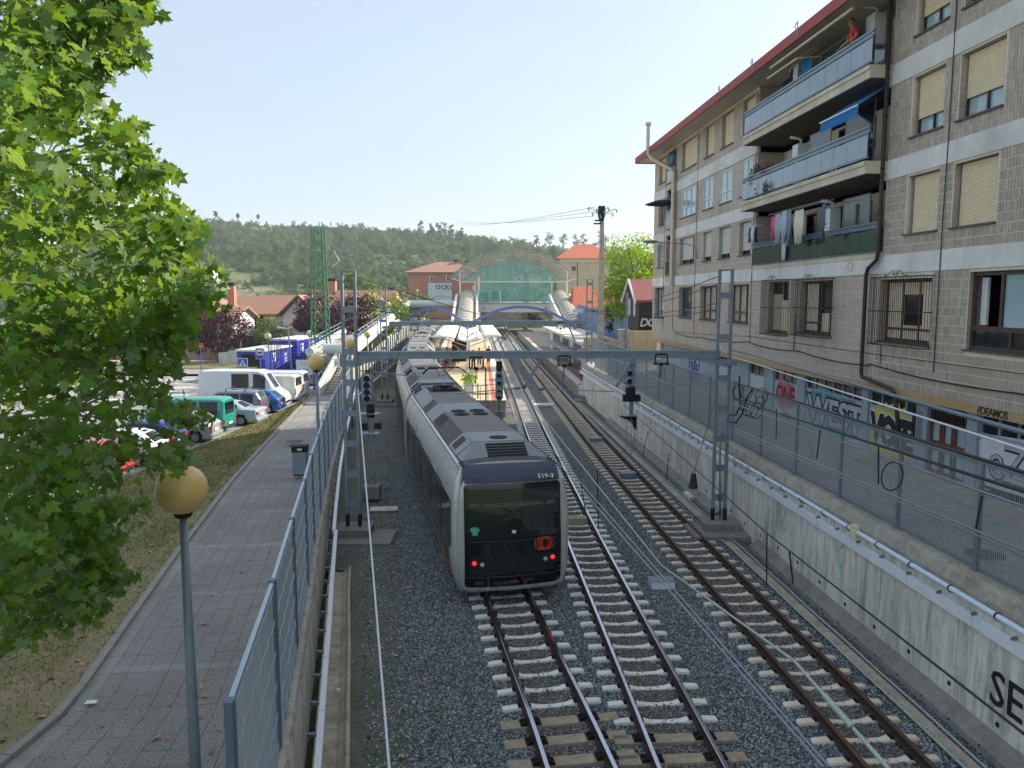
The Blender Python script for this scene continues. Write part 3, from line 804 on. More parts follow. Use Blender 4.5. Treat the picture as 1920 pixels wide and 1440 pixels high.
track_box('ballast_slab', 1150, 763, 0.1, (1.3, .8, .25), 0.05, M_WALLC, 'concrete slab at the foot of the right wall by the far mast', 'slab')
track_box('ballast_slab', 1298, 925, 0.1, (.45, .9, .1), 0.05, M_WALLC, 'small concrete slab between right track and wall', 'slab')
for (u, v, l) in ((1012, 698, 'first'), (1073, 700, 'second')):
 track_box('balise', u, v, .1, (.55, .35, .06), 0, M_WHITE, 'flat pale plate between the rails, %s from the left' % l, 'balise')
m = MB(); p = gp(723, 916, 0.05); m.tube([p, p + Vector((.08, .28, .06))], .06, 10); m.tube([p, p + Vector((-.12, -.3, -.02)), p + Vector((-.16, -.62, -.06))], .018, 6)
tag(m.build('cable_reel_end', M('teal_plastic', '3f8d97', .5, var=.1)), 'teal cable end lying on the gravel near the left signal', 'cable')
# --- right retaining wall with its pipes
WDIR = Vector((-0.0625, 1, 0)).normalized(); WN = Vector((-1, -0.0625, 0)).normalized()   # along the wall, out of the wall
def wp(Y, off=0.0, z=0.0):
 return Vector((wx(Y), Y, z)) + WN * off
rw = thing('retaining_wall', 'long stained concrete retaining wall along the right track, topped by a mesh fence', 'wall', (wx(30), 30, 0))
y = 3.0; k = 0
while y < 58:
 y1 = min(y + 2.62, 58.2)
 m = MB(); a = wp(y + .012); c = wp(y1 - .012)
 m.prism([a + Vector((0, 0, -.1)), c + Vector((0, 0, -.1)), c + Vector((.0, 0, 2.33)), a + Vector((0, 0, 2.33))], -WN * (.3 + random.uniform(-.004, .004)))
 m.build('wall_panel', M_WALLC, rw, bevel=.012);
 y = y1
m = MB(); m.prism([wp(3, -.05, -.1), wp(58.2, -.05, -.1), wp(58.2, -.05, 2.3), wp(3, -.05, 2.3)], -WN * .2); m.build('wall_core', M_BASEC, rw)
# rough coping with a ragged edge
m = MB(); R = []
y = 3.0
while y <= 58.2:
 j = lambda s: random.uniform(-s, s)
 R.append([wp(y, .02 + j(.012), 2.30), wp(y, .045 + j(.02), 2.42 + j(.02)), wp(y, -.02 + j(.02), 2.60 + j(.02)), wp(y, -.12, 2.655 + j(.012)), wp(y, -.50, 2.65 + j(.01)), wp(y, -.56, 2.6), wp(y, -.56, 2.3)])
 y += .16
m.loft(R); m.build('coping', M_COPING, rw)
m = MB()
R = [[wp(y, 0, -.1), wp(y, .32, -.1), wp(y, .30, .06), wp(y, .18, .12), wp(y, 0.0, .24)] for y in (3, 20, 22.9)]
m.loft(R); m.loft([[wp(y, 0, -.1), wp(y, .32, -.1), wp(y, .30, .06), wp(y, .18, .12), wp(y, 0.0, .24)] for y in (26.3, 40, 47)])
m.build('footing', M_BASEC, rw)
m = MB()
y = 11.0
while y < 40:
 m.disc(wp(y, .001, .42 + .05 * sin(y)), .045, WN, 12); y += 1.31
y = 11.4
while y < 34:
 m.disc(wp(y, .36, .10), .025, WN, 8); y += .82
m.build('drain_hole', M_DARK, rw, kind='stuff')
# big letters and faint green tags sprayed on the wall
put_text('graffiti_letters', 'SE', .86, wp(12.15, .012, .98), -WDIR, (0, 0, 1), M_BLACK, rw, thick=.006, offset=.006, spacing=1.0)
M_GRAFG = M('green_spray', '7fbf9f', .7, var=.2, scale=4, dirt=.2, bump=0)
def squiggle(c, right, up, w, h, n, r, seed, loops=3.0):
 rs = random.Random(seed); P = []
 for i in range(n):
  t = i / (n - 1)
  a = t * loops * 2 * pi
  P.append(Vector(c) + Vector(right) * ((t - .5) * w + .22 * h * cos(a * 1.3 + rs.random())) + Vector(up) * (h * .5 * sin(a) * (0.6 + .4 * rs.random())))
 return P
for (Y, z, w, h, s) in ((21.2, 1.35, .5, .9, 3), (17.9, 1.5, .25, 1.1, 5)):
 m = MB(); m.tube(squiggle(wp(Y, .0, z), -WDIR * .8, Vector((0, 0, 1)), w, h * .9, 40, 1, s, 3.2), .010, 4)
 m.build('green_scribble', M_GRAFG, rw)
# trunking (flat white cover) below, round pipe above
tr = thing('cable_trunking', 'flat pale grey cable trunking fixed below the pipe on the right wall', 'trunking', wp(25, .1, 2.0))
y = 3.0
while y < 57.5:
 y1 = y + 2.0; off = .10
 za = 1.98 if y > 22 else 1.96
 m = MB(); m.prism([wp(y + .006, off, 1.84), wp(y + .006, off, 2.02), wp(y + .006, .015, 2.05), wp(y + .006, .015, 1.84)], WDIR * (y1 - y - .012) * 1.0); m.build('trunking_cover', M_TRUNK, tr)
 y = y1
m = MB(); y = 4
while y < 50:
 m.prism([wp(y, 0, 2.05), wp(y, .09, 2.04), wp(y, .09, 2.07), wp(y, 0, 2.10)], WDIR * .05); y += 1.0
m.build('bracket', M_GALV, tr, kind='stuff')
pp = thing('water_pipe', 'round pale blue pipe running along the top of the right wall', 'pipe', wp(25, .1, 2.35))
m = MB(); m.tube([wp(y, .10, 2.30 + .015 * sin(y)) for y in [3, 10, 20, 30, 40, 50, 58]], .055, 12); m.build('pipe', M_PIPEW, pp, smooth=True)
m = MB(); y = 3.6
while y < 56:
 m.tube([wp(y, .10, 2.30), wp(y, .10, 2.30) + WDIR * .035], .064, 12); m.prism([wp(y, .0, 2.18), wp(y, .13, 2.23), wp(y, .13, 2.25), wp(y, 0, 2.3)], WDIR * .03); y += 1.25 if y < 24 else 1.6
m.build('clamp', M_IRON, pp, kind='stuff')
m = MB(); c = wp(17.05, .12, 2.32); m.obox(c, WDIR * .11, WN * .07, (0, 0, .13)); tag(m.build('junction_box', M_CREAM, None, bevel=.008), 'cream junction box on the pipe of the right wall', 'junction box')
m = MB(); c = wp(39.9, .12, 2.34); m.obox(c, WDIR * .10, WN * .07, (0, 0, .12)); tag(m.build('junction_box', M_CREAM, None, bevel=.008), 'small cream box on the pipe beyond the right mast', 'junction box')
# twin cable trough at the wall foot
m = MB()
for off in (.58, .93):
 m.tube([Vector((wx(y) - off, y, .03 + .01 * sin(y * 2))) for y in [3 + 1.5 * i for i in range(36)]], .024 if off > .7 else .02, 6)
b2 = MB()
b2.mesh([(wx(3) - .6, 3, -.03), (wx(3) - .9, 3, -.03), (wx(57) - .9, 57, -.03), (wx(57) - .6, 57, -.03)], [(0, 1, 2, 3)])
t = thing('cable_trough', 'shallow concrete trough with two pale pipes along the right wall foot', 'cable trough', (wx(20) - .7, 20, 0))
m.build('edge_pipe', M_WIRET, t, smooth=True); b2.build('trough_bed', M_CHANNEL, t)
# --- mesh fences
def fence(name_label, posts, base, height, side_n, post_mat, rail_mat, group, step_off=0.0, dense=0.05, hor=7, wave=0.0, post_w=.06, wire=.0045, thick_until=99):
 """posts: list of ground points"""
 c = posts[len(posts) // 2]
 t = thing('mesh_fence', name_label, 'fence', c, 0, group)
 for p in posts:
  m = MB(); m.box((p.x, p.y, p.z + height / 2 - .03), (post_w, post_w * 1.3, height + .1), 0); m.box((p.x, p.y, p.z + .008), (.16, .16, .016))
  m.box((p.x, p.y, p.z + height + .03), (post_w * 1.15, post_w * 1.5, .02))
  m.build('post', post_mat, t)
 for p, q in zip(posts, posts[1:]):
  d = q - p; L = Vector((d.x, d.y, 0)).length; n = Vector((d.x, d.y, 0)).normalized(); s = n.cross(Vector((0, 0, 1)))
  a = p + n * .05; bq = q - n * .05; g = .06
  m = MB()
  m.beam(a + Vector((0, 0, height + step_off)), bq + Vector((0, 0, height + step_off)), .05, .05); m.build('top_rail', rail_mat, t)
  m = MB(); k = int(L / dense)
  for i in range(1, k):
   u = i / k; b0 = a.lerp(bq, u)
   w = wire
   m.beam(b0 + Vector((0, 0, g)), b0 + Vector((0, 0, height - .02)), w * 2, w * 2, up=(0, 1, 0))
  h = MB()
  for j in range(hor):
   z = g + .08 + (height - .2) * j / (hor - 1)
   if wave:
    pts = [a.lerp(bq, i / 10) + Vector((0, 0, z)) + s * (.012 + .02 * (i % 2)) for i in range(11)]
    h.tube(pts, wire * 2.0, 4, cap=False)
   else:
    h.beam(a + Vector((0, 0, z)) + s * .01, bq + Vector((0, 0, z)) + s * .01, .009, .013)
  m.build('upright_wires', M_WIREF_, t, kind='stuff'); h.build('cross_wires', M_WIRE, t, kind='stuff')
  # bottom flat
  f = MB(); f.beam(a + Vector((0, 0, .05)), bq + Vector((0, 0, .05)), .03, .04); f.build('bottom_rail', post_mat, t)
 return t
M_WIREF_ = M('fence_wire_dark', 'a9b2b8', .55, .4, var=.1, scale=5, dirt=.2, bump=0)
ys = [5.9 + 2.56 * i for i in range(20)]
fence('galvanised mesh fence standing on the right retaining wall', [Vector((wx(y) + .32, y, 2.66)) for y in ys], 0, 1.98, 1, M_GALV, M_GALV, 'steel mesh fences above the cutting', 0, .052, 9)
ysl = [6.5, 9.62, 12.75, 15.9, 19.0, 22.1, 25.2, 28.3, 31.4, 34.5, 37.6, 40.7, 43.8, 46.9, 50.0, 53.0]
fence('blue grey mesh fence along the tiled path on the left', [Vector((fx(y), y, zp(y) + .02)) for y in ysl], 0, 2.32, 1, M_POSTB, M_RAILF, 'steel mesh fences above the cutting', 0, .066, 6, .02, .075, .0034)
# --- left retaining wall, channel, cable tray
lw = thing('retaining_wall', 'mossy concrete retaining wall below the path fence on the left', 'wall', (fx(24) + .3, 24, 0))
def lp(Y, off, z): return Vector((fx(Y) + off, Y, z))
m = MB(); R = []
y = 3.0
while y <= 60:
 j = lambda s: random.uniform(-s, s)
 z = zp(y)
 R.append([lp(y, -.16, z - .15), lp(y, -.16, z + .03), lp(y, .04, z + .05 + j(.01)), lp(y, .12 + j(.012), z + .03 + j(.012)), lp(y, .15 + j(.02), z - .06 + j(.015)), lp(y, .13, z - .15)]); y += .2
m.loft(R); m.build('coping', M_COPING, lw)
y = 3.0
while y < 59.5:
 y1 = min(y + 3.05, 60)
 a0 = lp(y + .012, .16, -.15); b0 = lp(y1 - .012, .16, -.15)
 m = MB(); P = [a0, b0, Vector((b0.x - .05, b0.y, zp(y1) - .15)), Vector((a0.x - .05, a0.y, zp(y) - .15))]
 m.prism(P, (-.3, -.05, 0)); m.build('wall_panel', M_WALLL, lw, bevel=.01); y = y1
ch = bpy.data.objects.new('drain_channel', None); COL.objects.link(ch); ch['kind'] = 'structure'; ch.location = lp(15, .6, 0)
y = 4.0
while y < 21:
 y1 = y + 1.0; R = []
 for yy_ in (y + .006, y1 - .006):
  R.append([lp(yy_, .30, .12), lp(yy_, .36, .0), lp(yy_, .50, -.10), lp(yy_, .66, -.10), lp(yy_, .78, -.02), lp(yy_, .84, .06), lp(yy_, .90, .06), lp(yy_, .90, -.2), lp(yy_, .30, -.2)])
 m = MB(); m.loft(R); m.build('channel_piece', M_CHANNEL, ch); y = y1
m = MB(); m.ball(gp(634, 1294, .0), .06, 10, sz=.6); tag(m.build('stone', M_WALLC, None, smooth=True), 'pale round stone lying in the left drain channel', 'stone')
trl = thing('cable_trunking', 'white cable trunking on brackets along the left wall above the drain channel', 'trunking', lp(20, .45, .8))
TZ = [(4, .95), (12, .78), (20, .62), (24, .9), (30, 1.0), (40, 1.2), (56, 1.6)]
y = 4.0
while y < 54:
 y1 = y + 1.98
 a = lp(y, .46 if y < 22 else .40, interp(TZ, y)); c = lp(y1, .46 if y1 < 22 else .40, interp(TZ, y1))
 m = MB(); m.beam(a, c, .10, .13); m.build('trunking_cover', M_TRUNK, trl); y = y1 + .02
m = MB(); y = 4.5
while y < 54:
 p = lp(y, .36, interp(TZ, y) - .08); m.box(p, (.24, .05, .05)); m.box(p + Vector((-.1, 0, -.05)), (.02, .05, .14)); y += 1.0
m.build('bracket', M_GALV, trl, kind='stuff')
# --- apartment block on the right
BA, BK = 12.75, .0655
BD = Vector((-BK, 1, 0)).normalized(); BN = Vector((-1, -BK, 0)).normalized()      # along the facade, out towards the tracks
def bp(Y, z=0.0, off=0.0):
 return Vector((BA - BK * Y, Y, z)) + BN * off
blk = thing('apartment_block', 'four storey apartment block clad in grey brown tiles with white bands and a red eave', 'apartment block', bp(25, STREET))
Y0, Y1 = -4.0, 51.6
TB = 4.95
BANDS = [(8.32, 8.86), (11.08, 11.64), (13.78, 14.38)]
FL = [(TB, 8.32), (8.86, 11.08), (11.64, 13.78), (14.38, 16.52)]
BX = (23.55, 33.82)                      # balcony recess
def wall_grid(m, y0, y1, z0, z1, holes, off=0.0, depth=0.0):
 """wall rectangle minus rectangular holes (y0,y1,z0,z1)"""
 ys = sorted(set([y0, y1] + [h[0] for h in holes] + [h[1] for h in holes])); zs = sorted(set([z0, z1] + [h[2] for h in holes] + [h[3] for h in holes]))
 ys = [v for v in ys if y0 - 1e-6 <= v <= y1 + 1e-6]; zs = [v for v in zs if z0 - 1e-6 <= v <= z1 + 1e-6]
 for a, b_ in zip(ys, ys[1:]):
  for c, d in zip(zs, zs[1:]):
   cy, cz = (a + b_) / 2, (c + d) / 2
   if any(h[0] < cy < h[1] and h[2] < cz < h[3] for h in holes): continue
   m.face([bp(a, c, off), bp(a, d, off), bp(b_, d, off), bp(b_, c, off)])
W = []      # windows: y0, y1, z0, z1, style
def addw(y0, y1, z0, z1, st, **k): W.append((y0, y1, z0, z1, st, k))
# right section
for zi, (z0, z1) in enumerate([(9.4, 11.02), (12.1, 13.72), (14.85, 16.42)]):
 st = ['shut_full', 'shut_high', 'shut_high'][zi]
 addw(20.95, 22.40, z0, z1, st); addw(18.70, 20.32, z0, z1, st)
 if zi == 2: pass
 addw(13.6, 15.2, z0, z1, st); addw(10.4, 12.0, z0, z1, st)
addw(15.2, 19.45, 6.3, 8.24, 'open_big')
addw(21.0, 23.55, 6.3, 8.14, 'grill_big')
# below the balconies
addw(30.15, 32.1, 6.2, 8.24, 'grill_slats'); addw(26.6, 29.1, 6.3, 8.2, 'grill_two')
# left section
for zi, (z0, z1) in enumerate([(9.5, 11.0), (12.15, 13.7), (14.8, 16.38)]):
 st = [['white', 'white', 'white', 'white'], ['alu'] * 4, ['cream_half', 'cream', 'cream', 'cream']][zi]
 addw(34.35, 35.75, z0, z1, st[0]); addw(36.95, 38.6, z0, z1, st[1]); addw(39.7, 41.2, z0, z1, st[2]); addw(42.6, 45.4, z0, z1, st[3] if zi else 'white_wide')
 addw(49.05, 50.45, z0, z1, 'brown' if zi == 1 else ('cream' if zi == 2 else 'alu_small'))
addw(34.3, 36.9, 6.45, 8.2, 'curtain'); addw(38.4, 41.3, 6.45, 8.2, 'curtain'); addw(42.75, 45.35, 6.45, 8.2, 'blue'); addw(48.6, 50.95, 6.3, 8.24, 'brown')
LOG = [(46.6, 48.45, z0, z1) for z0, z1 in ((8.9, 11.04), (11.68, 13.75), (14.42, 16.48))]
holes = [(w[0], w[1], w[2], w[3]) for w in W] + LOG + [(BX[0], BX[1], a, b_) for a, b_ in FL[1:]]
m = MB(); wall_grid(m, 23.75, Y1, TB, 16.52, holes + [(23.75, Y1, a, b_) for a, b_ in BANDS])
m.build('tiled_wall', M_TILEFAR, blk)
m = MB(); wall_grid(m, Y0, 23.75, TB, 16.52, holes + [(Y0, 23.75, a, b_) for a, b_ in BANDS], off=-.004)
m.build('grout_wall', M_GROUT, blk)
# real tiles on the near part of the facade
tile_me = None
TW, TH = .11, .23
def in_hole(y, z, hy=0.04, hz=0.1):
 for h in holes:
  if h[0] - hy < y < h[1] + hy and h[2] - hz < z < h[3] + hz: return True
 return False
tm = MB(); tm.obox((0, 0, 0), BD * (TW / 2 - .006), BN * .006, (0, 0, TH / 2 - .008)); tile_me = tm.build('tile', M_TILE, mesh_only=True)
TP = []
for (z0, z1) in FL:
 nz = int((z1 - z0) / TH); hz = (z1 - z0) / nz
 y = 14.0; ny = int((23.72 - 14.0) / TW)
 for j in range(nz):
  for i in range(ny):
   yy_ = 14.0 + (i + .5) * TW; zz = z0 + (j + .5) * hz
   if in_hole(yy_, zz): continue
   TP.append((yy_, zz))
# the ones around the big open window show largest
TP.sort(key=lambda q: abs(q[0] - 17.7) + abs(q[1] - 6.0) * .8)
bi = world_mat(blk).inverted()
for (yy_, zz) in TP[:220]:
 inst('tile', tile_me, bi @ bp(yy_, zz, .004 + random.uniform(-.0015, .002)), blk)
m = MB()
for (yy_, zz) in TP[220:]:
 c = bp(yy_, zz, .004 + random.uniform(-.0015, .002))
 a = BD * (TW / 2 - .006); h_ = Vector((0, 0, TH / 2 - .008)); n_ = BN * .006
 m.mesh([c - a - h_ + n_, c + a - h_ + n_, c + a + h_ + n_, c - a + h_ + n_, c - a - h_, c + a - h_, c + a + h_, c - a + h_], [(0, 3, 2, 1), (0, 1, 5, 4), (1, 2, 6, 5), (2, 3, 7, 6), (3, 0, 4, 7)])
m.build('tile_field', M_TILE, blk, kind='stuff')
# bands
for (z0, z1) in BANDS:
 for (a, b_) in ((Y0, 17.2), (17.2, 20.62), (20.62, 23.70), (33.82, 42.2), (42.2, 46.6), (48.45, Y1)):
  if z0 < 9 and a in (23.70,): continue
  m = MB(); m.prism([bp(a + .006, z0, -.1), bp(a + .006, z0, .03), bp(a + .006, z1, .03), bp(a + .006, z1, -.1)], BD * (b_ - a - .012)); m.build('band', M_BAND, blk)
m = MB(); m.prism([bp(23.71, 8.32, -.1), bp(23.71, 8.32, .035), bp(23.71, 8.98, .035), bp(23.71, 8.98, -.1)], BD * (33.81 - 23.71)); m.build('band', M_BAND, blk)
m = MB(); m.prism([bp(46.6, 8.32, -.1), bp(46.6, 8.32, .035), bp(46.6, 8.86, .035), bp(46.6, 8.86, -.1)], BD * 1.85); m.build('band', M_BAND, blk)
# back, end wall, floors, roof
m = MB()
m.prism([bp(Y0, TB, -.9), bp(Y0, TB, -12), bp(Y0, 16.5, -12), bp(Y0, 16.5, -.9)], BD * .3)
E0 = bp(Y1, TB); m.face([bp(Y1, TB), bp(Y1, TB, -12), bp(Y1, 16.5, -12), bp(Y1, 16.5)]); m.face([bp(Y0, TB, -12), bp(Y1, TB, -12), bp(Y1, 16.5, -12), bp(Y0, 16.5, -12)])
m.face([bp(Y1, STREET - .3, -.5), bp(Y1, STREET - .3, -12), bp(Y1, TB, -12), bp(Y1, TB, -.5)]); m.face([bp(Y0, STREET - .3, -12), bp(Y1, STREET - .3, -12), bp(Y1, TB, -12), bp(Y0, TB, -12)])
m.build('rear_walls', M_TILEFAR, blk)
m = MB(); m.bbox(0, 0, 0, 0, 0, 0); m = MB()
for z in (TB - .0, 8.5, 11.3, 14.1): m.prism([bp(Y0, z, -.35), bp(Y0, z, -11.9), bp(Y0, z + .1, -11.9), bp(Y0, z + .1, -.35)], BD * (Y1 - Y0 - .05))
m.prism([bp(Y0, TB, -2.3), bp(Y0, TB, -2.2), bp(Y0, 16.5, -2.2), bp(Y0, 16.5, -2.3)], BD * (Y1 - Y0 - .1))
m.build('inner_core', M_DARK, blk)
m = MB(); m.prism([bp(Y0, 16.50, 1.05), bp(Y0, 16.50, -12.5), bp(Y0, 16.58, -12.5), bp(Y0, 16.58, 1.05)], BD * (Y1 - Y0 + .9)); m.build('soffit', M_SOFFIT, blk)
m = MB(); m.prism([bp(Y0, 16.44, 1.13), bp(Y0, 16.80, 1.13), bp(Y0, 16.80, 1.05), bp(Y0, 16.44, 1.05)], BD * (Y1 - Y0 + .95))
m.prism([bp(Y1 + .9, 16.44, 1.12), bp(Y1 + .98, 16.44, 1.12), bp(Y1 + .98, 16.80, 1.12), bp(Y1 + .9, 16.80, 1.12)], BN * -13)
m.build('red_fascia', M_FASCIA, blk)
m = MB(); m.prism([bp(Y0, 16.6, 1.0), bp(Y0, 17.6, -5.5), bp(Y0, 16.6, -12.4)], BD * (Y1 - Y0 + .8)); m.build('roof', M_RT1, blk)
for y in (27.5, 31.6, 35.5):
 m = MB(); m.tube([bp(y, 16.45, 1.2), bp(y, 16.95, 1.22), bp(y + .5, 16.95, 1.1), bp(y + .5, 16.8, 1.0)], .018, 6); m.build('roof_loop', M_GALV, blk)
# soffit frieze (cream) under the eave
m = MB(); m.prism([bp(33.82, 16.40, -.05), bp(33.82, 16.40, .02), bp(33.82, 16.50, .02), bp(33.82, 16.50, -.05)], BD * (Y1 - 33.9)); m.build('frieze', M_CREAM, blk)
# ---- windows
REV = .22
_tone = [M_SHUT, M_SHUTW]
def slats(m, y0, y1, z0, z1, off, pitch=.052, gap=.004):
 z = z0
 while z < z1 - .01:
  h_ = min(pitch, z1 - z)
  m.prism([bp(y0, z + gap, off), bp(y0, z + h_ * .5, off + .012), bp(y0, z + h_, off), bp(y0, z + h_, off - .02), bp(y0, z + gap, off - .02)], BD * (y1 - y0)); z += pitch
def bar(m, y0, y1, z0, z1, o0, o1): m.prism([bp(y0, z0, o0), bp(y0, z0, o1), bp(y0, z1, o1), bp(y0, z1, o0)], BD * (y1 - y0))
def framed(t, y0, y1, z0, z1, off, mat, w=.06, parts=1, sill_h=None):
 m = MB()
 for (a, b_, c, d) in ((y0, y0 + w, z0, z1), (y1 - w, y1, z0, z1), (y0 + w, y1 - w, z0, z0 + w), (y0 + w, y1 - w, z1 - w, z1)): bar(m, a, b_, c, d, off - .05, off + .01)
 for k in range(1, parts):
  yc = y0 + (y1 - y0) * k / parts; bar(m, yc - w / 2, yc + w / 2, z0 + w, z1 - w, off - .05, off + .008)
 if sill_h: bar(m, y0 + w, y1 - w, z0 + sill_h, z0 + sill_h + w, off - .05, off + .012)
 m.build('frame', mat, t)
wn = 0
def window(y0, y1, z0, z1, st, k):
 global wn
 t = bpy.data.objects.new('window', None); COL.objects.link(t); t.parent = blk; t.location = bi @ bp((y0 + y1) / 2, z0, 0)
 big = st in ('open_big', 'grill_big')
 # reveal (jambs, head, base), pane, sill
 m = MB()
 m.face([bp(y0, z0), bp(y0, z1), bp(y0, z1, -REV - .1), bp(y0, z0, -REV - .1)]); m.face([bp(y1, z0), bp(y1, z0, -REV - .1), bp(y1, z1, -REV - .1), bp(y1, z1)])
 m.face([bp(y0, z1), bp(y1, z1), bp(y1, z1, -REV - .1), bp(y0, z1, -REV - .1)]); m.face([bp(y0, z0), bp(y0, z0, -REV - .1), bp(y1, z0, -REV - .1), bp(y1, z0)])
 m.build('reveal', M_TILEFAR, t)
 m = MB(); bar(m, y0 - .06, y1 + .06, z0 - .045, z0 + .004, -REV, .07); m.build('sill', M_SILL, t)
 f = y0 + .42 if st in ('cream', 'white', 'cream_half', 'brown') and y0 > 33 else y0
 if st in ('shut_full', 'shut_high'):
  a = y0 + .04; zb = z0 + (.03 if st == 'shut_full' else (.48 if y0 > 20.5 else .52))
  framed(t, y0, y1, z0, z1, -REV + .02, M_BROWN, .055, 2 if st == 'shut_high' else 1)
  m = MB(); bar(m, y0 + .05, y1 - .05, z0 + .05, z1 - .05, -REV - .06, -REV - .03); m.build('pane', M_GLASSL if st == 'shut_high' else M_GLASSD, t)
  m = MB(); slats(m, y0 + .05, y1 - .05, zb, z1 - .02, -REV + .05); m.build('roller_shutter', M_SHUT, t, kind='stuff')
 elif st in ('cream', 'white', 'cream_half', 'white_wide'):
  mt = M_SHUT if 'cream' in st else M_SHUTW; zb = z0 + {'cream': .03, 'white': .22, 'cream_half': .95, 'white_wide': .25}[st]
  framed(t, y0, y1, z0, z1, -REV + .02, M_BROWN, .06, 2)
  m = MB(); bar(m, y0 + .05, y1 - .05, z0 + .05, z1 - .05, -REV - .06, -REV - .03); m.build('pane', M_GLASSD, t)
  ya = y0 + (.75 if st == 'white_wide' else .05)
  m = MB(); slats(m, ya, y1 - .05, zb, z1 - .03, -REV + .05, .06); m.build('roller_shutter', mt, t, kind='stuff')
 elif st == 'alu':
  framed(t, y0 + .02, y1 - .02, z0, z1, -.02, M_TRUNK, .05, 3 if y1 - y0 > 2 else 2, .5)
  m = MB(); bar(m, y0 + .06, y1 - .06, z0 + .05, z1 - .05, -.07, -.05); m.build('pane', M_GLASSL, t)
 elif st == 'alu_small':
  framed(t, y0, y1, z0, z1, -REV, M_TRUNK, .06, 2, .55)
  m = MB(); bar(m, y0 + .06, y1 - .06, z0 + .05, z1 - .05, -REV - .05, -REV - .03); m.build('pane', M_GLASSL, t)
 elif st in ('brown', 'blue'):
  mt = M_BROWN if st == 'brown' else M_POSTB
  framed(t, y0, y1, z0, z1, -REV, mt, .07, 3, .4)
  m = MB(); bar(m, y0 + .06, y1 - .06, z0 + .05, z1 - .05, -REV - .05, -REV - .03); m.build('pane', M_GLASSD if y0 < 48 else M_GLASSL, t)
 elif st == 'curtain':
  framed(t, y0, y1, z0, z1, -REV, M_REDBR, .07, 3, .45)
  m = MB(); n_ = 26
  R = [[bp(lerp(y0, y1, i / n_), z0 + .05, -REV - .10 + .015 * (i % 2)), bp(lerp(y0, y1, i / n_), z1 - .05, -REV - .10 + .02 * ((i + 1) % 2))] for i in range(n_ + 1)]
  m.loft(R, closed=False); m.build('curtain', M_CREAM, t)
  m = MB(); bar(m, y0 + .06, y1 - .06, z0 + .05, z1 - .05, -REV - .05, -REV - .045); m.build('pane', glass('thin_glass', 'a9b5b5', .05, alpha=.22), t)
 elif st in ('grill_slats', 'grill_two', 'grill_big'):
  framed(t, y0, y1, z0, z1, -REV, M_REDBR, .07, 2 if st != 'grill_big' else 3, .35)
  m = MB(); bar(m, y0 + .06, y1 - .06, z0 + .05, z1 - .05, -REV - .08, -REV - .05); m.build('pane', M_GLASSD, t)
  m = MB()
  if st == 'grill_slats':
   yy_ = y0 + .12
   while yy_ < y1 - .1: bar(m, yy_, yy_ + .085, z0 + .08, z1 - (.75 if yy_ < y0 + .95 else .5), -REV - .01, -REV + .02); yy_ += .1
  elif st == 'grill_two': bar(m, y0 + 1.5, y1 - .1, z0 + .1, z1 - .1, -REV - .03, -REV - .01); bar(m, y0 + .45, y0 + .95, z0 + .1, z0 + .75, -REV + .03, -REV + .09)
  else:
   bar(m, y0 + .1, y0 + .75, z0 + .1, z1 - .1, -REV - .03, -REV - .01); bar(m, y1 - .9, y1 - .1, z0 + .1, z1 - .1, -REV - .03, -REV - .01); bar(m, y0 + .75, y1 - .9, z0 + .1, z0 + .5, -REV - .03, -REV - .01); bar(m, y0 + .75, y1 - .9, z1 - .45, z1 - .1, -REV - .03, -REV - .01)
  m.build('blind', M_CREAM, t)
  g = MB(); P = .30; a0, b0 = y0 - .12, y1 + .12; za, zb = z0 - .12, z1 + .08
  yy_ = a0
  while yy_ <= b0 + .01: g.tube([bp(yy_, za, P), bp(yy_, zb, P)], .009, 5); yy_ += .098
  for z in (za + .03, (za + zb) / 2, zb - .03): g.beam(bp(a0, z, P), bp(b0, z, P), .012, .03)
  for yy_ in (a0, b0):
   for z in (za + .03, (za + zb) / 2, zb - .03): g.beam(bp(yy_, z, P), bp(yy_, z, 0), .012, .025)
   o_ = .06
   while o_ < P: g.tube([bp(yy_, za, o_), bp(yy_, zb, o_)], .008, 5); o_ += .08
  yc = (a0 + b0) / 2
  for s in (-1, 1): g.tube([bp(yc + s * (.05 + .5 * u), zb + .16 * sin(pi * min(1, u * 1.3)) * (1 - u * .5) + .0, P) for u in [i / 10 for i in range(11)]], .01, 5); g.tube([bp(yc + s * (.09 + .06 * cos(a)), zb + .10 + .06 * sin(a), P) for a in [i * .6 for i in range(10)]], .008, 5)
  for z in (.35, .75, 1.1): g.tube([bp(yc + .05 * cos(a), z0 + z + .06 * sin(a), P + .01) for a in [i * .7 for i in range(10)]], .007, 5)
  g.build('window_grille', M_IRON, t)
 elif st == 'open_big':
  # glazed right half (nearer), open left half with a cupboard and crates inside
  fr = MB(); o_ = -.12; w = .10
  for (a, b_, c, d) in ((y1 - w, y1, z0, z1), (y0, y0 + w, z0, z1), (y0 + w, y1 - w, z0, z0 + w), (y0 + w, y1 - w, z1 - w, z1)): bar(fr, a, b_, c, d, o_ - .06, o_ + .02)
  bar(fr, y0 + w, y1 - w, z0 + .48, z0 + .60, o_ - .06, o_ + .02); ym = y1 - 1.02
  bar(fr, ym - .09, ym, z0 + .6, z1 - w, o_ - .07, o_ + .03); bar(fr, ym - 2.2, ym - 2.1, z0 + .6, z1 - w, o_ - .07, o_ + .03); bar(fr, y1 - 1.45, y1 - 1.38, z0 + w, z0 + .48, o_ - .06, o_ + .01)
  fr.build('frame', M_BROWN, t)
  m = MB(); bar(m, y0 + w, ym - .09, z0 + .6, z1 - w, o_ - .04, o_ - .02); m.build('pane', M_GLASSL, t)
  m = MB(); bar(m, y0 + w, y1 - w, z0 + w, z0 + .48, o_ - .04, o_ - .02); m.build('pane', M_GLASSD, t)
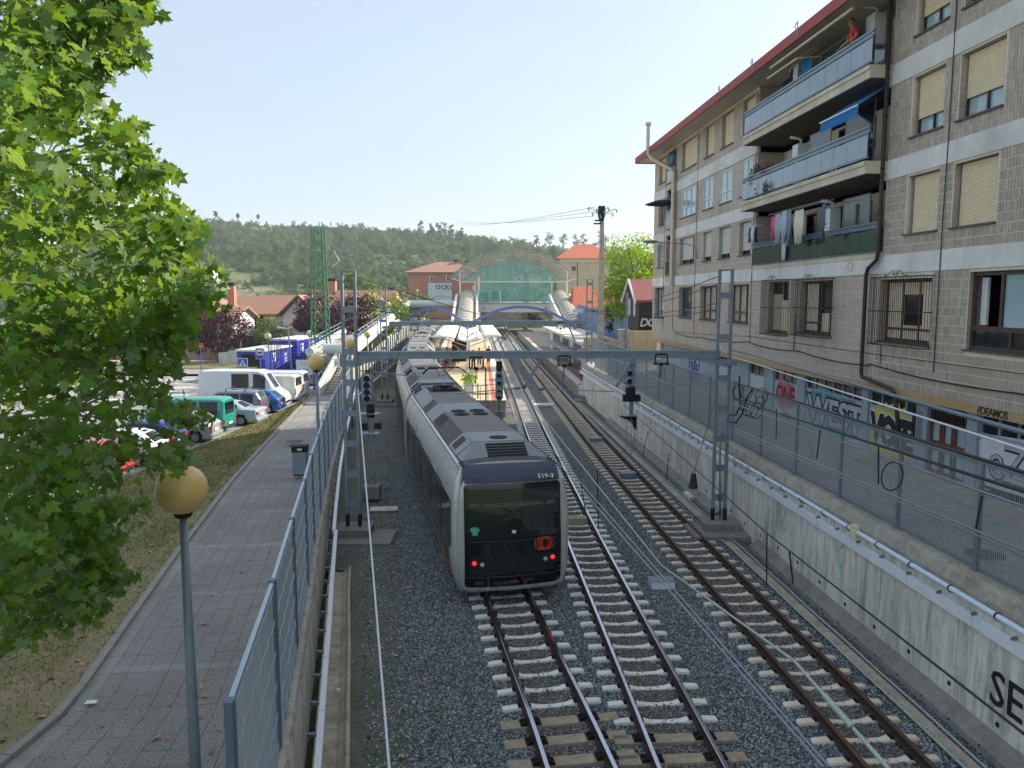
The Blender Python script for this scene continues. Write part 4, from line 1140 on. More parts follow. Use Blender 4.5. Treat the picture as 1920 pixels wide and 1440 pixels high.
  m = MB(); bar(m, y1 - .36, y1 - .13, z0 + .62, z1 - .14, -.30, -.24); bar(m, ym + .02, ym + .52, z0 + .62, z0 + 1.42, -.9, -.5); m.build('inside_door', M_WHITE, t)
  m = MB(); bar(m, ym + .04, ym + .56, z0 + 1.46, z0 + 1.66, -.9, -.5); m.build('green_crate', M('green_plastic', '1e8a4d', .5, var=.15), t)
  m = MB()
  for q in (.12, .3, .45): m.ball(bp(ym + q, z0 + 1.70, -.68), .10, 8)
  m.build('plastic_bag', M_TRUNK, t, smooth=True)
 return t
for w in W: window(*w)
# ---- loggias at the far end
M_TEXT = lambda n, c: M(n, c, .9, var=.12, scale=6, dirt=.05, bump=.25, bdist=.01)
for i, (a, b_, z0, z1) in enumerate(LOG):
 t = bpy.data.objects.new('loggia', None); COL.objects.link(t); t.parent = blk; t.location = bi @ bp(a, z0)
 m = MB(); m.face([bp(a, z0), bp(a, z1), bp(a, z1, -1.4), bp(a, z0, -1.4)]); m.face([bp(b_, z0), bp(b_, z0, -1.4), bp(b_, z1, -1.4), bp(b_, z1)]); m.face([bp(a, z0, -1.4), bp(a, z1, -1.4), bp(b_, z1, -1.4), bp(b_, z0, -1.4)]); m.build('side_walls', M_TILEFAR, t)
 m = MB(); bar(m, a, b_, z0 - .3, z0 + .02, -1.4, .05); m.build('slab', M_BANDS, t)
 m = MB(); bar(m, a + .05, b_ - .05, z0 + .15, z0 + .85, .02, .04); m.build('glass_panel', M_GLASSB if i != 0 else M_GLASSD, t)
 m = MB(); bar(m, a, b_, z0 + .92, z0 + .97, .0, .05); bar(m, a, b_, z0 + .1, z0 + .13, .0, .05); m.build('rail', M_GALV, t)
# umbrella and laundry there
m = MB(); c = bp(47.6, 13.5, .35); m.loft([[c + Vector((r * 1.25 * cos(a), r * 1.25 * sin(a), -.28 * r * r)) for a in [i * pi / 4 for i in range(8)]] for r in (.02, .5, 1)], caps=(True, False)); m.tube([c, c + Vector((0, 0, -1.2))], .015, 6)
tag(m.build('parasol', M_TEXT('navy_cloth', '27303c')), 'dark parasol open over a small balcony at the far end of the block', 'parasol')
# ---- the three long balconies
CUT = [bp(BX[0]), bp(BX[1])]
rec = bpy.data.objects.new('balcony_recess', None); COL.objects.link(rec); rec.parent = blk; rec.location = bi @ bp(28, 9)
DEP = 1.15
for (z0, z1) in FL[1:]:
 zt = z1 + (.0 if z1 > 16 else .0)
 m = MB(); m.face([bp(BX[1], z0 - .2), bp(BX[1], z0 - .2, -DEP), bp(BX[1], zt, -DEP), bp(BX[1], zt)]); m.face([bp(BX[0], z0 - .2), bp(BX[0], zt), bp(BX[0], zt, -DEP), bp(BX[0], z0 - .2, -DEP)]); m.build('side_wall', M_TILEFAR, rec)
 dh = [(24.3, 25.5, z0, z0 + 2.05), (26.4, 27.3, z0 + .9, z0 + 2.0), (28.0, 29.0, z0, z0 + 2.05), (30.5, 31.4, z0, z0 + 2.05)]
 m = MB(); wall_grid(m, BX[0], BX[1], z0 - .3, zt, dh, -DEP); m.build('rear_wall', M_CREAM, rec)
 m = MB()
 for d in dh: bar(m, d[0], d[1], d[2], d[3], -DEP - .2, -DEP - .15)
 m.build('dark_doorway', M_GLASSD, rec)
 m = MB()
 for d in dh:
  for (a, b_, c, e) in ((d[0], d[0] + .06, d[2], d[3]), (d[1] - .06, d[1], d[2], d[3]), (d[0], d[1], d[3] - .06, d[3])): bar(m, a, b_, c, e, -DEP - .06, -DEP + .01)
 m.build('door_frames', M_BROWN, rec)
pw = [1.4, 1.0, .95, 1.3, 1.15, 1.05, 1.4, 1.3, 1.3]
for i, z in enumerate((8.86, 11.62, 14.38)):
 bl = bpy.data.objects.new('balcony', None); COL.objects.link(bl); bl.parent = blk; bl.location = bi @ bp(28, z, .5)
 out = .62
 a, b_ = BX[0] - .02, BX[1] + .05
 m = MB()
 if i: bar(m, a, b_, z - .34, z - .10, -.05, out + .06); bar(m, a, b_, z - .10, z + .03, -.05, out + .10)
 else: bar(m, a, b_, z - .05, z + .1, -.9, .06)
 m.build('slab', M_BANDS, bl)
 if i:
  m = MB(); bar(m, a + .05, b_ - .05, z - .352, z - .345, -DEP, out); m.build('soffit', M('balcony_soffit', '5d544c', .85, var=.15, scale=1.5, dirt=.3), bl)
  m = MB(); bar(m, a, b_, z - .2, z + .0, -DEP, -.05); m.build('floor', M_BASEC, bl)
 oo = out if i else .08
 yy_ = a + .05; j = 0; nn = 0
 mt = M_GLASSB if i else M_GLASSG
 while yy_ < b_ - .2:
  w_ = min(pw[j % 9] * .88, b_ - .05 - yy_); m = MB(); bar(m, yy_ + .008, yy_ + w_ - .008, z + .17, z + .80, oo - .01, oo + .008); m.build('glass_panel', mt, bl); yy_ += w_; j += 1
 m = MB()
 bar(m, a, b_, z + .84, z + .88, oo - .03, oo + .02); bar(m, a, b_, z + .98, z + 1.04, oo - .05, oo + .03); bar(m, a, b_, z + .12, z + .155, oo - .03, oo + .02)
 m.build('hand_rail', M_GALV if i else M_POSTB, bl)
 m = MB(); bar(m, a, b_, z + .89, z + .965, oo - .015, oo + .005); m.build('rail_infill', M_MAST if i else M_POSTB, bl)
 m = MB(); yy_ = a + .05
 while yy_ < b_: bar(m, yy_, yy_ + .03, z + .02, z + .9, oo - .07, oo - .03); yy_ += 1.06
 m.build('baluster', M_IRON, bl)
 # end returns
 m = MB(); m.obox(bp(b_ - .02, z + .5, oo / 2), BN * oo / 2, (0, 0, .36), BD * .008); m.build('end_panel', mt, bl)
# drainpipe: down the facade, jogs left, then slants along to the right and down
dp = thing('drainpipe', 'dark brown drainpipe with bends running down the facade beside the balconies', 'drainpipe', bp(23.6, 3, .1))
m = MB(); m.tube([bp(23.52, 17.0, .16), bp(23.52, 9.0, .16), bp(23.56, 8.75, .16), bp(24.05, 8.5, .16), bp(24.15, 8.3, .16), bp(24.15, 5.3, .16), bp(24.1, 5.12, .16), bp(22.4, 4.95, .20), bp(22.2, 4.8, .16), bp(22.2, STREET, -.2)], .062, 10); m.build('pipe', M('dark_brown_pipe', '3b2c2c', .5, var=.15, scale=3), dp, smooth=True)
m = MB()
for z in (15.8, 14.3, 12.9, 11.4, 10.1, 9.2): m.tube([bp(23.52, z, .16), bp(23.52, z + .05, .16)], .072, 10)
m.build('clamp', M_IRON, dp, kind='stuff')
# steel flue at the far end
m = MB(); m.tube([bp(46.35, 8.3, .2), bp(46.35, 14.9, .2), bp(46.5, 15.1, .25), bp(47.9, 16.0, 1.2), bp(48.0, 16.3, 1.35), bp(48.0, 17.9, 1.35)], .13, 12); m.tube([bp(48.0, 17.95, 1.35), bp(48.0, 18.1, 1.35)], .2, 12)
tag(m.build('flue_pipe', M('steel_flue', 'cdbba8', .35, .4, var=.1, scale=1.2), None, smooth=True, auto=40), 'shiny steel flue pipe climbing past the red eave at the far end of the block', 'flue')
# cables on the facade
cb = thing('facade_cable', 'black cables sagging along the wall above the garage doors', 'cable', bp(30, 5.3, .05))
def sag(a, c, dz, n=14): return [a.lerp(c, i / n) - Vector((0, 0, dz * 4 * (i / n) * (1 - i / n))) for i in range(n + 1)]
m = MB()
for q in ((9, 5.5, 17.5, 5.42), (17.5, 5.42, 23.9, 5.55), (23.9, 5.5, 29, 5.6), (29, 5.6, 34.2, 5.65), (34.2, 5.65, 41, 5.5), (41, 5.5, 46, 5.55)): m.tube(sag(bp(q[0], q[1], .04), bp(q[2], q[3], .04), .10), .022, 5, cap=False)
for q in ((9, 5.95, 34, 5.9), (34, 5.9, 46, 5.6)): m.tube(sag(bp(q[0], q[1], .03), bp(q[2], q[3], .03), .05), .009, 4, cap=False)
for y in (20.63, 33.95, 42.2, 48.7, 46.5): m.tube([bp(y, 16.3 if y != 20.63 else 16, .03), bp(y - .02, 12, .04), bp(y, 8.6, .05), bp(y + .03, 5.6, .03)], .014, 5)
m.tube([bp(29.4, 7.0, .05), bp(29.4, 5.6, .05)], .02, 5); m.tube([bp(23.3, 8.3, .04), bp(23.3, 5.6, .04)], .012, 5)
m.build('cable_run', M_CABLE, cb)
# ---- ground floor: lintel, piers, garage doors and paint on them
OFF = -.45
m = MB(); m.prism([bp(Y0, TB - .22, .0), bp(Y0, TB - .003, .0), bp(Y0, TB - .003, -.6), bp(Y0, TB - .22, -.6)], BD * (Y1 - Y0)); m.build('lintel', M('ochre_lintel', 'b59668', .8, var=.15, scale=1.5, dirt=.35), blk)
M_PINK = M('pink_spray', 'c8606c', .7, var=.3, scale=2, dirt=.3); M_YEL = M('yellow_spray', 'cdbb2f', .7, var=.15, scale=2, dirt=.15)
M_CYAN = M('cyan_spray', '6aa7b4', .7, var=.2, scale=1.4, dirt=.2); M_LILAC = M('silver_spray', 'b3b1b6', .6, var=.2, scale=1.5, dirt=.3); M_BLK = M('black_spray', '17171c', .7, var=.1, scale=2, dirt=.0)
M_WSP = M('white_spray', 'cfd2d5', .7, var=.14, scale=1.5, dirt=.3)
def gbox(t, name, y0, y1, z0, z1, o0, o1, mat):
 m = MB(); bar(m, y0, y1, z0, z1, OFF + o0, OFF + o1); return m.build(name, mat, t)
ZT = TB - .23
doors = [(40.6, 41.4, 'slim'), (37.2, 39.7, 'pale'), (33.2, 35.0, 'grey'), (29.9, 32.2, 'pink'), (25.0, 29.2, 'west'), (21.2, 24.6, 'x')]
def garage(y0, y1, label, kind='plain', top=.55):
 t = thing('garage_door', label, 'garage door', bp((y0 + y1) / 2, STREET, OFF), 0, 'garage doors along the street under the block')
 m = MB(); n_ = int((y1 - y0) / .12)
 R = []
 for i in range(n_ * 2 + 1):
  yy_ = lerp(y0, y1, i / (n_ * 2)); o_ = OFF + .012 * ((i // 1) % 2)
  R.append([bp(yy_, STREET + .02, o_), bp(yy_, ZT - top, o_)])
 m.loft(R, closed=False); m.build('corrugated_panel', M_GARAGE, t)
 m = MB(); k = max(2, int((y1 - y0) / .62))
 for i in range(k + 1): bar(m, lerp(y0, y1 - .05, i / k), lerp(y0, y1 - .05, i / k) + .05, ZT - top, ZT, OFF - .03, OFF + .02)
 bar(m, y0, y1, ZT - top - .03, ZT - top + .03, OFF - .03, OFF + .025); bar(m, y0, y1, ZT - .04, ZT, OFF - .03, OFF + .021); m.build('top_light_frame', M_GREYP, t)
 m = MB(); bar(m, y0 + .03, y1 - .03, ZT - top + .03, ZT - .04, OFF - .05, OFF - .03); m.build('top_light', M_GLASSD, t)
 return t
def blob(c, w, h, seed, n=36, amp=.12, spiky=0):
 rs = random.Random(seed); ph = [rs.uniform(0, 6.28) for _ in range(5)]; P = []
 for i in range(n):
  a = 2 * pi * i / n; r = 1 + amp * sin(3 * a + ph[0]) + amp * .8 * sin(5 * a + ph[1]) + (spiky * (1 if i % 2 else -1) * rs.random())
  ca, sa = cos(a), sin(a); k = (abs(ca) ** 3.2 + abs(sa) ** 3.2) ** (-1 / 3.2)
  P.append(c + (-BD) * (w / 2 * r * k * ca) + Vector((0, 0, h / 2 * r * k * sa)))
 return P
def paint(t, name, pts, mat, lift):
 m = MB(); c = sum((p for p in pts), Vector()) / len(pts)
 n_ = len(pts); m.mesh([c + BN * lift] + [p + BN * lift for p in pts], [(0, i + 1, (i + 1) % n_ + 1) for i in range(n_)]); return m.build(name, mat, t)
def gtext(t, body, size, y, z, mat, lift, offset, name='painted_letters', spacing=.9, shear=0.0, sx=1.0, sy=1.0):
 me = text_mesh(body, size, .003, offset, spacing, shear); me.materials.clear(); me.materials.append(mat)
 r = -BD; u = Vector((0, 0, 1)); n = r.cross(u); pos = bp(y, z, OFF + lift)
 T = Matrix(((r.x * sx, u.x, n.x, pos.x), (r.y * sx, u.y, n.y, pos.y), (r.z * sx, u.z * sy, n.z, pos.z), (0, 0, 0, 1)))
 me.transform(world_mat(t).inverted() @ T); o = bpy.data.objects.new(name, me); COL.objects.link(o); o.parent = t; return o
zc = (STREET + ZT - .5) / 2
# long two leaf door with silver lettering
t = garage(25.0, 29.2, 'garage door covered by silver and cyan graffiti lettering WEST')
paint(t, 'cyan_background', blob(bp(27.1, zc + .05, OFF), 3.9, 1.62, 3, amp=.03), M_CYAN, .018)
for q, (yy_, zz) in enumerate(((28.3, zc + .62), (27.3, zc + .72), (26.0, zc + .6))): paint(t, 'cyan_cloud', blob(bp(yy_, zz, OFF), .9, .35, q + 20, amp=.12), M('teal_spray', '4f8f9c', .7, var=.2), .021)
gtext(t, 'WEST', 1.32, 27.0, zc + .02, M_BLK, .023, .11, 'black_outline', .98, 0, 1.18)
gtext(t, 'WEST', 1.32, 27.0, zc + .02, M_LILAC, .028, .035, 'silver_letters', .98, 0, 1.18)
# yellow and black door
t = garage(21.9, 24.6, 'garage door with black and white graffiti letters in a yellow cloud')
paint(t, 'yellow_cloud', blob(bp(23.35, zc + .02, OFF), 2.25, 1.75, 9, n=44, amp=.05, spiky=.16), M_YEL, .018)
gtext(t, 'VOFE', 1.25, 23.3, zc, M_WSP, .023, .14, 'white_outline', .88, 0, .82)
gtext(t, 'VOFE', 1.25, 23.3, zc, M_BLK, .028, .085, 'black_letters', .88, 0, .82)
# pink one
t = garage(29.9, 32.2, 'garage door with rounded pink graffiti letters ONE')
paint(t, 'pink_block', blob(bp(31.1, zc + .25, OFF), 1.85, 1.15, 13, amp=.04), M_PINK, .018)
gtext(t, 'ONE', .95, 31.1, zc + .22, M_BLK, .023, .004, 'black_lines', .95, 0, .95)
gtext(t, 'kew', .6, 31.0, zc - .55, M_BLK, .023, .0, 'black_tag', .8, .3)
# others
garage(33.2, 35.0, 'plain grey garage door just beyond the right mast')
t = garage(37.2, 39.7, 'garage door sprayed with pale scribbled graffiti')
m = MB(); m.tube(squiggle(bp(38.5, zc, OFF + .02), -BD, Vector((0, 0, 1)), 1.6, 1.2, 60, 1, 6, 6), .03, 4); m.tube(squiggle(bp(38.3, zc + .2, OFF + .02), -BD, Vector((0, 0, 1)), 1.2, .7, 60, 1, 8, 7), .025, 4); m.build('pale_scribble', M_WSP, t)
t = garage(42.2, 44.3, 'garage door with violet and white scribbled graffiti, last before the corner')
m = MB(); m.tube(squiggle(bp(43.2, zc, OFF + .02), -BD, Vector((0, 0, 1)), 1.2, 1.4, 60, 1, 16, 6), .035, 4); m.build('violet_scribble', M('violet_spray', '6a6cae', .7), t)
t = garage(14.6, 19.3, 'white garage door with big silver and black graffiti letters by the right edge')
paint(t, 'silver_cloud', blob(bp(17.9, zc + .12, OFF), 2.7, 1.5, 31, amp=.05), M_WSP, .018)
gtext(t, 'eZsS', 1.3, 17.8, zc + .12, M_BLK, .023, .035, 'black_outline', .9, 0, .95)
gtext(t, 'eZsS', 1.3, 17.8, zc + .14, M_LILAC, .028, .0, 'silver_letters', .9, 0, .95)
paint(t, 'black_drip', blob(bp(17.9, zc - .62, OFF), 2.6, .22, 41, n=30, amp=.25), M_BLK, .021)
# grey wall with barred window, between the yellow door and the entrance
gbox(blk, 'rendered_wall', 20.75 + 1.2, 21.9, STREET, ZT, -.05, .06, M_GREYP)
t = thing('entrance_door', 'brown wooden entrance door with glass panels and barred top light', 'door', bp(20.6, STREET, OFF))
for (a, b_) in ((19.75, 20.3), (20.34, 20.8), (20.84, 21.35)):
 m = MB(); w = .07
 for (p, q, c, d) in ((a, a + w, STREET + .02, ZT - .5), (b_ - w, b_, STREET + .02, ZT - .5), (a + w, b_ - w, STREET + .02, STREET + .2), (a + w, b_ - w, ZT - .58, ZT - .5), (a + w, b_ - w, STREET + .95, STREET + 1.03)): bar(m, p, q, c, d, OFF - .02, OFF + .04)
 m.build('door_leaf', M_REDBR, t)
m = MB(); bar(m, 19.7, 21.4, STREET + .05, ZT - .55, OFF - .04, OFF - .025); m.build('glass', M_GLASSL, t)
m = MB(); yy_ = 19.75
while yy_ < 21.4: bar(m, yy_, yy_ + .035, ZT - .48, ZT, OFF + .0, OFF + .03); yy_ += .12
m.build('top_bars', M_BROWN, t)
t = thing('barred_window', 'small dark barred window in the grey blue wall beside the drainpipe', 'window', bp(21.4 + .2, STREET + 1, OFF))
m = MB(); bar(m, 21.75 - .15, 22.25 - .15, STREET + .8, STREET + 1.75, OFF + .061, OFF + .075); m.build('pane', M_REDBR, t)
m = MB(); yy_ = 21.62
while yy_ < 22.1: bar(m, yy_, yy_ + .02, STREET + .8, STREET + 1.75, OFF + .08, OFF + .1); yy_ += .08
m.build('bars', M_IRON, t)
# piers
for (a, b_) in ((19.3, 19.72), (21.42, 21.95), (24.6, 25.0), (29.2, 29.9), (32.2, 33.2), (35.0, 37.2), (39.7, 42.2), (44.3, 45.0), (-4, 14.6)):
 gbox(blk, 'pier', a, b_, STREET - .05, ZT, -.1, .09 + random.uniform(0, .01), M_GREYP)
gbox(blk, 'corner_pier', 50.6, 51.6, STREET - .05, ZT, -.1, .1, M_CREAM)
gbox(blk, 'dark_gate', 45.0, 50.6, STREET - .05, ZT, -.15, -.1, M_GREYP)
# sidewalk strip at the facade foot
m = MB(); m.prism([bp(Y0, STREET, .75), bp(Y0, STREET + .1, .75), bp(Y0, STREET + .1, -.6), bp(Y0, STREET, -.6)], BD * (Y1 - Y0)); struct(m.build('pavement', M_COPING))
put_text('graffiti_letters', '//DEAMOS', .26, bp(18.3, TB - .11, .008), -BD, (0, 0, 1), M_BLACK, blk, thick=.004, offset=.004, spacing=.9)
put_text('graffiti_letters', 'O', .5, bp(25.4, 8.6, .05), -BD, (0, 0, 1), M_BANDS, blk, thick=.002)
# ---- things standing or hanging on the balconies
def bstand(z, i): return z
FZ = (8.96, 11.66, 14.42)
def boiler(y, z, lab, h=.85):
 t = thing('boiler', lab, 'boiler', bp(y, z, -DEP + .05))
 m = MB(); bar(m, y, y + .5, z, z + h, -DEP + .82, -DEP + 1.22); m.build('casing', M_WHITE, t, bevel=.02)
 m = MB(); bar(m, y + .1, y + .4, z + h * .28, z + h * .30, -DEP + 1.22, -DEP + 1.225); m.disc(bp(y + .25, z + h * .42, -DEP + 1.22), .04, BN, 12); m.build('control_panel', M_GLASSD, t)
 m = MB(); m.tube([bp(y + .25, z + h, -DEP + 1.0), bp(y + .25, z + h + .18, -DEP + 1.0), bp(y + .25, z + h + .22, -DEP + 1.1), bp(y + .3, z + h + .27, .25)], .05, 8); m.build('flue', M_WHITE, t, smooth=True)
boiler(30.0, FZ[2] + .15, 'white boiler with bent flue on the top balcony', 1.3)
boiler(24.6, FZ[2] + .9, 'white boiler high on the wall behind the man on the top balcony', .95)
boiler(29.7, FZ[1] + .75, 'white boiler with a round dial on the middle balcony', .95)
boiler(26.9, FZ[0] + .8, 'white boiler between laundry on the lowest balcony', .9)
def screen(y0, y1, z0, z1, o, lab, mat, fm=M_MAST):
 t = thing('folding_screen', lab, 'screen', bp(y0, z0, o))
 m = MB(); bar(m, y0 + .04, y1 - .04, z0 + .04, z1 - .04, o - .01, o + .01); m.build('pane', mat, t)
 m = MB()
 for (a, b_, c, d) in ((y0, y0 + .04, z0, z1), (y1 - .04, y1, z0, z1), (y0 + .04, y1 - .04, z0, z0 + .04), (y0 + .04, y1 - .04, z1 - .04, z1)): bar(m, a, b_, c, d, o - .02, o + .02)
 m.build('frame', fm, t)
screen(26.3, 28.2, FZ[2] + .1, FZ[2] + 1.72, .0, 'dark glazed screen on the top balcony right of the blue towel', M_GLASSG)
screen(31.0, 32.0, FZ[2] + .1, FZ[2] + 1.8, -.2, 'narrow dark glazed screen on the top balcony near its left end', M_GLASSD)
screen(27.0, 28.6, FZ[1] + .1, FZ[1] + 1.75, .1, 'green glazed screen in the middle of the middle balcony', M_GLASSG)
screen(24.2, 26.0, FZ[1] + .1, FZ[1] + 1.95, .1, 'wide green glazed screen under the blue awning', M_GLASSG)
screen(30.9, 31.5, FZ[1] + .1, FZ[1] + 1.7, -.3, 'narrow green screen left of the boiler on the middle balcony', M_GLASSG)
screen(24.6, 26.3, FZ[0] + .1, FZ[0] + 1.9, -.1, 'tall dark green glazed screen at the right of the lowest balcony', M_GLASSG)
screen(30.3, 31.4, FZ[0] + .1, FZ[0] + 1.75, -.3, 'dark screen behind the pink laundry on the lowest balcony', M_GLASSD)
screen(24.6, 25.4, FZ[2] + .1, FZ[2] + 1.95, -.35, 'pale glass balcony door left of the man in red', M_GLASSL)
def cloth(y0, y1, z0, z1, o, lab, mat, cat='laundry', wav=.03):
 m = MB(); n_ = 10; R = []
 for i in range(n_ + 1):
  u = i / n_; yy_ = lerp(y0, y1, u)
  R.append([bp(yy_, z1, o + .01 * sin(i)), bp(yy_, (z0 + z1) / 2, o + wav * sin(i * 1.7 + z0)), bp(lerp(yy_, (y0 + y1) / 2, .08), z0 + .04 * sin(i * 1.3), o + wav * 1.5 * sin(i * 1.7 + 1))])
 m.loft(R, closed=False); ob = m.build('laundry' if cat == 'laundry' else cat, mat, None, smooth=True); s = ob.modifiers.new('s', 'SOLIDIFY'); s.thickness = .008
 return tag(ob, lab, cat)
cloth(28.35, 29.25, 14.95, 16.2, .25, 'blue towel hanging on the top balcony', M_TEXT('turquoise_cloth', '1d82a8'), 'towel')
cloth(29.4, 29.8, 15.45, 16.15, .3, 'small white shirt hanging left of the blue towel', M_TEXT('white_cloth', 'cfd2da'))
cloth(29.85, 30.05, 15.5, 16.1, .3, 'black garment hanging beside the white shirt on the top balcony', M_TEXT('dark_cloth', '23252e'))
yl = [(30.55, 30.85, 9.95, 10.75, 'neon_pink_cloth', 'f05a9a', 'bright pink garment on the lowest balcony line'), (29.95, 30.5, 9.7, 10.8, 'grey_cloth', 'a9b0bb', 'pale grey shirt right of the pink garment'), (29.45, 29.9, 9.7, 10.85, 'lilac_cloth', 'b4bcd0', 'pale lilac shirt on the lowest balcony line'), (29.05, 29.4, 9.55, 10.85, 'blue_grey_cloth', '7e8a9d', 'blue grey trousers on the lowest balcony line'), (28.0, 28.75, 9.55, 10.75, 'cream_cloth', 'd4d2bd', 'cream patterned towel on the lowest balcony line'), (26.35, 26.6, 9.6, 10.75, 'denim_cloth', '5f7186', 'blue jeans hanging right of the boiler'), (33.0, 33.25, 9.95, 10.55, 'teal_cloth', '3c5b6b', 'teal sock cloth at the left end of the lowest balcony'), (32.7, 32.98, 9.75, 10.55, 'white_cloth', 'cfd2da', 'white garment at the left end of the lowest balcony'), (32.3, 32.6, 9.9, 10.5, 'dark_cloth', '23252e', 'navy garment at the left end of the lowest balcony')]
for (a, b_, c, d, n_, col, lab) in yl: cloth(a, b_, c, d, .5, lab, M_TEXT(n_, col))
cloth(30.2, 30.6, 9.05, 9.9, .16, 'white towel folded over the rail of the lowest balcony', M_TEXT('white_cloth', 'cfd2da'), 'towel', .01)
cloth(47.0, 48.2, 11.75, 12.9, .12, 'checked white sheet hanging from a small far balcony', M_TEXT('white_cloth', 'cfd2da'), 'sheet')
cloth(46.8, 47.6, 15.5, 16.1, .12, 'blue shirt hanging under the eave at the far end', M_TEXT('sky_cloth', '5b8fc9'))
m = MB()
for z, y0_, y1_ in ((10.86, 26.2, 31.2), (16.2, 27.9, 30.2), (10.58, 32.2, 33.4)):
 for o_ in (.3, .5): m.tube([bp(y0_, z, o_), bp(y1_, z, o_)], .008, 4)
tag(m.build('clothes_line', M_WIREW), 'thin clothes lines strung across the balconies', 'clothes line')
# tube lights / pipes on the top soffit
m = MB(); m.tube([bp(24.3, 16.25, .9), bp(30.5, 16.28, .92)], .05, 8); tag(m.build('awning_roll', M_CREAM, None, smooth=True), 'long cream rolled awning under the top eave', 'rolled awning')
m = MB(); m.tube([bp(28.2, 15.95, .9), bp(30.8, 15.98, .9)], .035, 8); m.beam(bp(28.2, 15.97, .9), bp(28.2, 16.1, -.9), .03, .04); tag(m.build('folding_bar', M_CREAM), 'short cream folding bar above the blue towel', 'bar')
# blue awning
aw = thing('awning', 'blue striped awning over the right end of the middle balcony', 'awning', bp(24.6, 13.4, .6))
m = MB(); R = []
n_ = 34
for i in range(n_ + 1):
 yy_ = lerp(23.6, 26.0, i / n_); R.append([bp(yy_, 13.95, -.1), bp(yy_, 13.28, .95 + .012 * (i % 2)), bp(yy_, 12.92 + .03 * (i % 2), .97 + .025 * (i % 2))])
m.loft(R, closed=False); o = m.build('fabric', M('awning_blue', '1f74b4', .85, var=.15, scale=9, dirt=.1), aw)
m = MB(); m.beam(bp(23.6, 13.26, .98), bp(26.0, 13.26, .98), .04, .05); m.build('front_bar', M_WHITE, aw)
# plants in pots at the left end of the middle balcony
M_PL1 = leafmat('balcony_leaves', '1d3312', '3c5a20', .3); M_FLOW = M('red_flowers', 'b0413c', .7, var=.25, scale=9)
def bush(name, c, rx, ry, rz_, n, size, mat, lab, cat, parent=None, flowers=None, seed=1):
 rs = np.random.default_rng(seed)
 d = rs.normal(size=(n, 3)); d /= np.linalg.norm(d, axis=1)[:, None]; r = rs.random(n) ** .45
 p = d * r[:, None] * np.array([rx, ry, rz_]) + np.array(c)
 sc = rs.uniform(.6, 1.3, n) * size
 ob = scatter_mesh(name, p, np.stack([sc, sc, sc], 1), mat, [(-.5, 0, 0), (0, -.35, .1), (.6, 0, 0), (0, .35, .1)], [(0, 1, 2), (0, 2, 3)], kind=None)
 if parent:
  ob.parent = parent; ob.matrix_local = world_mat(parent).inverted()
 if lab: tag(ob, lab, cat)
 return ob
for (y, z, n_, r_, lab, s) in ((32.9, 12.55, 500, .5, 'leafy plant climbing at the left end of the middle balcony', 1), (32.2, 12.1, 300, .4, 'green plant beside the red flowers on the middle balcony', 2)):
 c = bp(y, z, .4); t = thing('potted_plant', lab, 'plant', (c.x, c.y, z - .6))
 bush('foliage', c, .3, r_, .6, n_, .09, M_PL1, None, None, t, seed=s)
 m = MB(); m.lathe([(.10, -.60), (.15, -.32), (.16, -.30), (.13, -.30)], c, 12); m.build('pot', M_REDBR, t)
c = bp(31.5, 12.6, .45); t = thing('potted_plant', 'flowering plant with red blossoms on the middle balcony', 'plant', c)
bush('foliage', c, .25, .45, .35, 260, .08, M_PL1, None, None, t, seed=4); bush('blossoms', c + Vector((-.05, 0, .1)), .28, .45, .35, 170, .07, M_FLOW, None, None, t, seed=5)
m = MB(); m.lathe([(.10, -.60), (.15, -.32), (.16, -.30), (.13, -.30)], c + Vector((0, 0, .1)), 12); m.build('pot', M_REDBR, t)
c = bp(31.0, 11.75, .75); t = thing('hanging_plant', 'small plant trailing over the glass of the middle balcony', 'plant', c)
bush('foliage', c + Vector((0, 0, .15)), .08, .25, .3, 160, .07, M_PL1, None, None, t, seed=6)
# street lamp bracket on the facade, far end
t = thing('wall_lamp', 'grey bracket street lamp fixed on the facade at the far end', 'street lamp', bp(42.5, 10.3, .1))
m = MB(); m.tube([bp(42.0, 9.7, .03), bp(42.0, 10.3, .1), bp(42.2, 10.5, .6), bp(42.6, 10.6, 2.0)], .03, 6); m.build('arm', M_GALV, t)
m = MB(); m.loft([[bp(42.6, 10.62, 2.0) + BN * u + BD * (w_ * cos(a)) + Vector((0, 0, .09 * w_ / .17 * sin(a))) for a in [i * pi / 4 for i in range(8)]] for u, w_ in ((0, .05), (.15, .16), (.5, .17), (.85, .1))]); m.build('lamp_head', M_MAST, t, smooth=True)
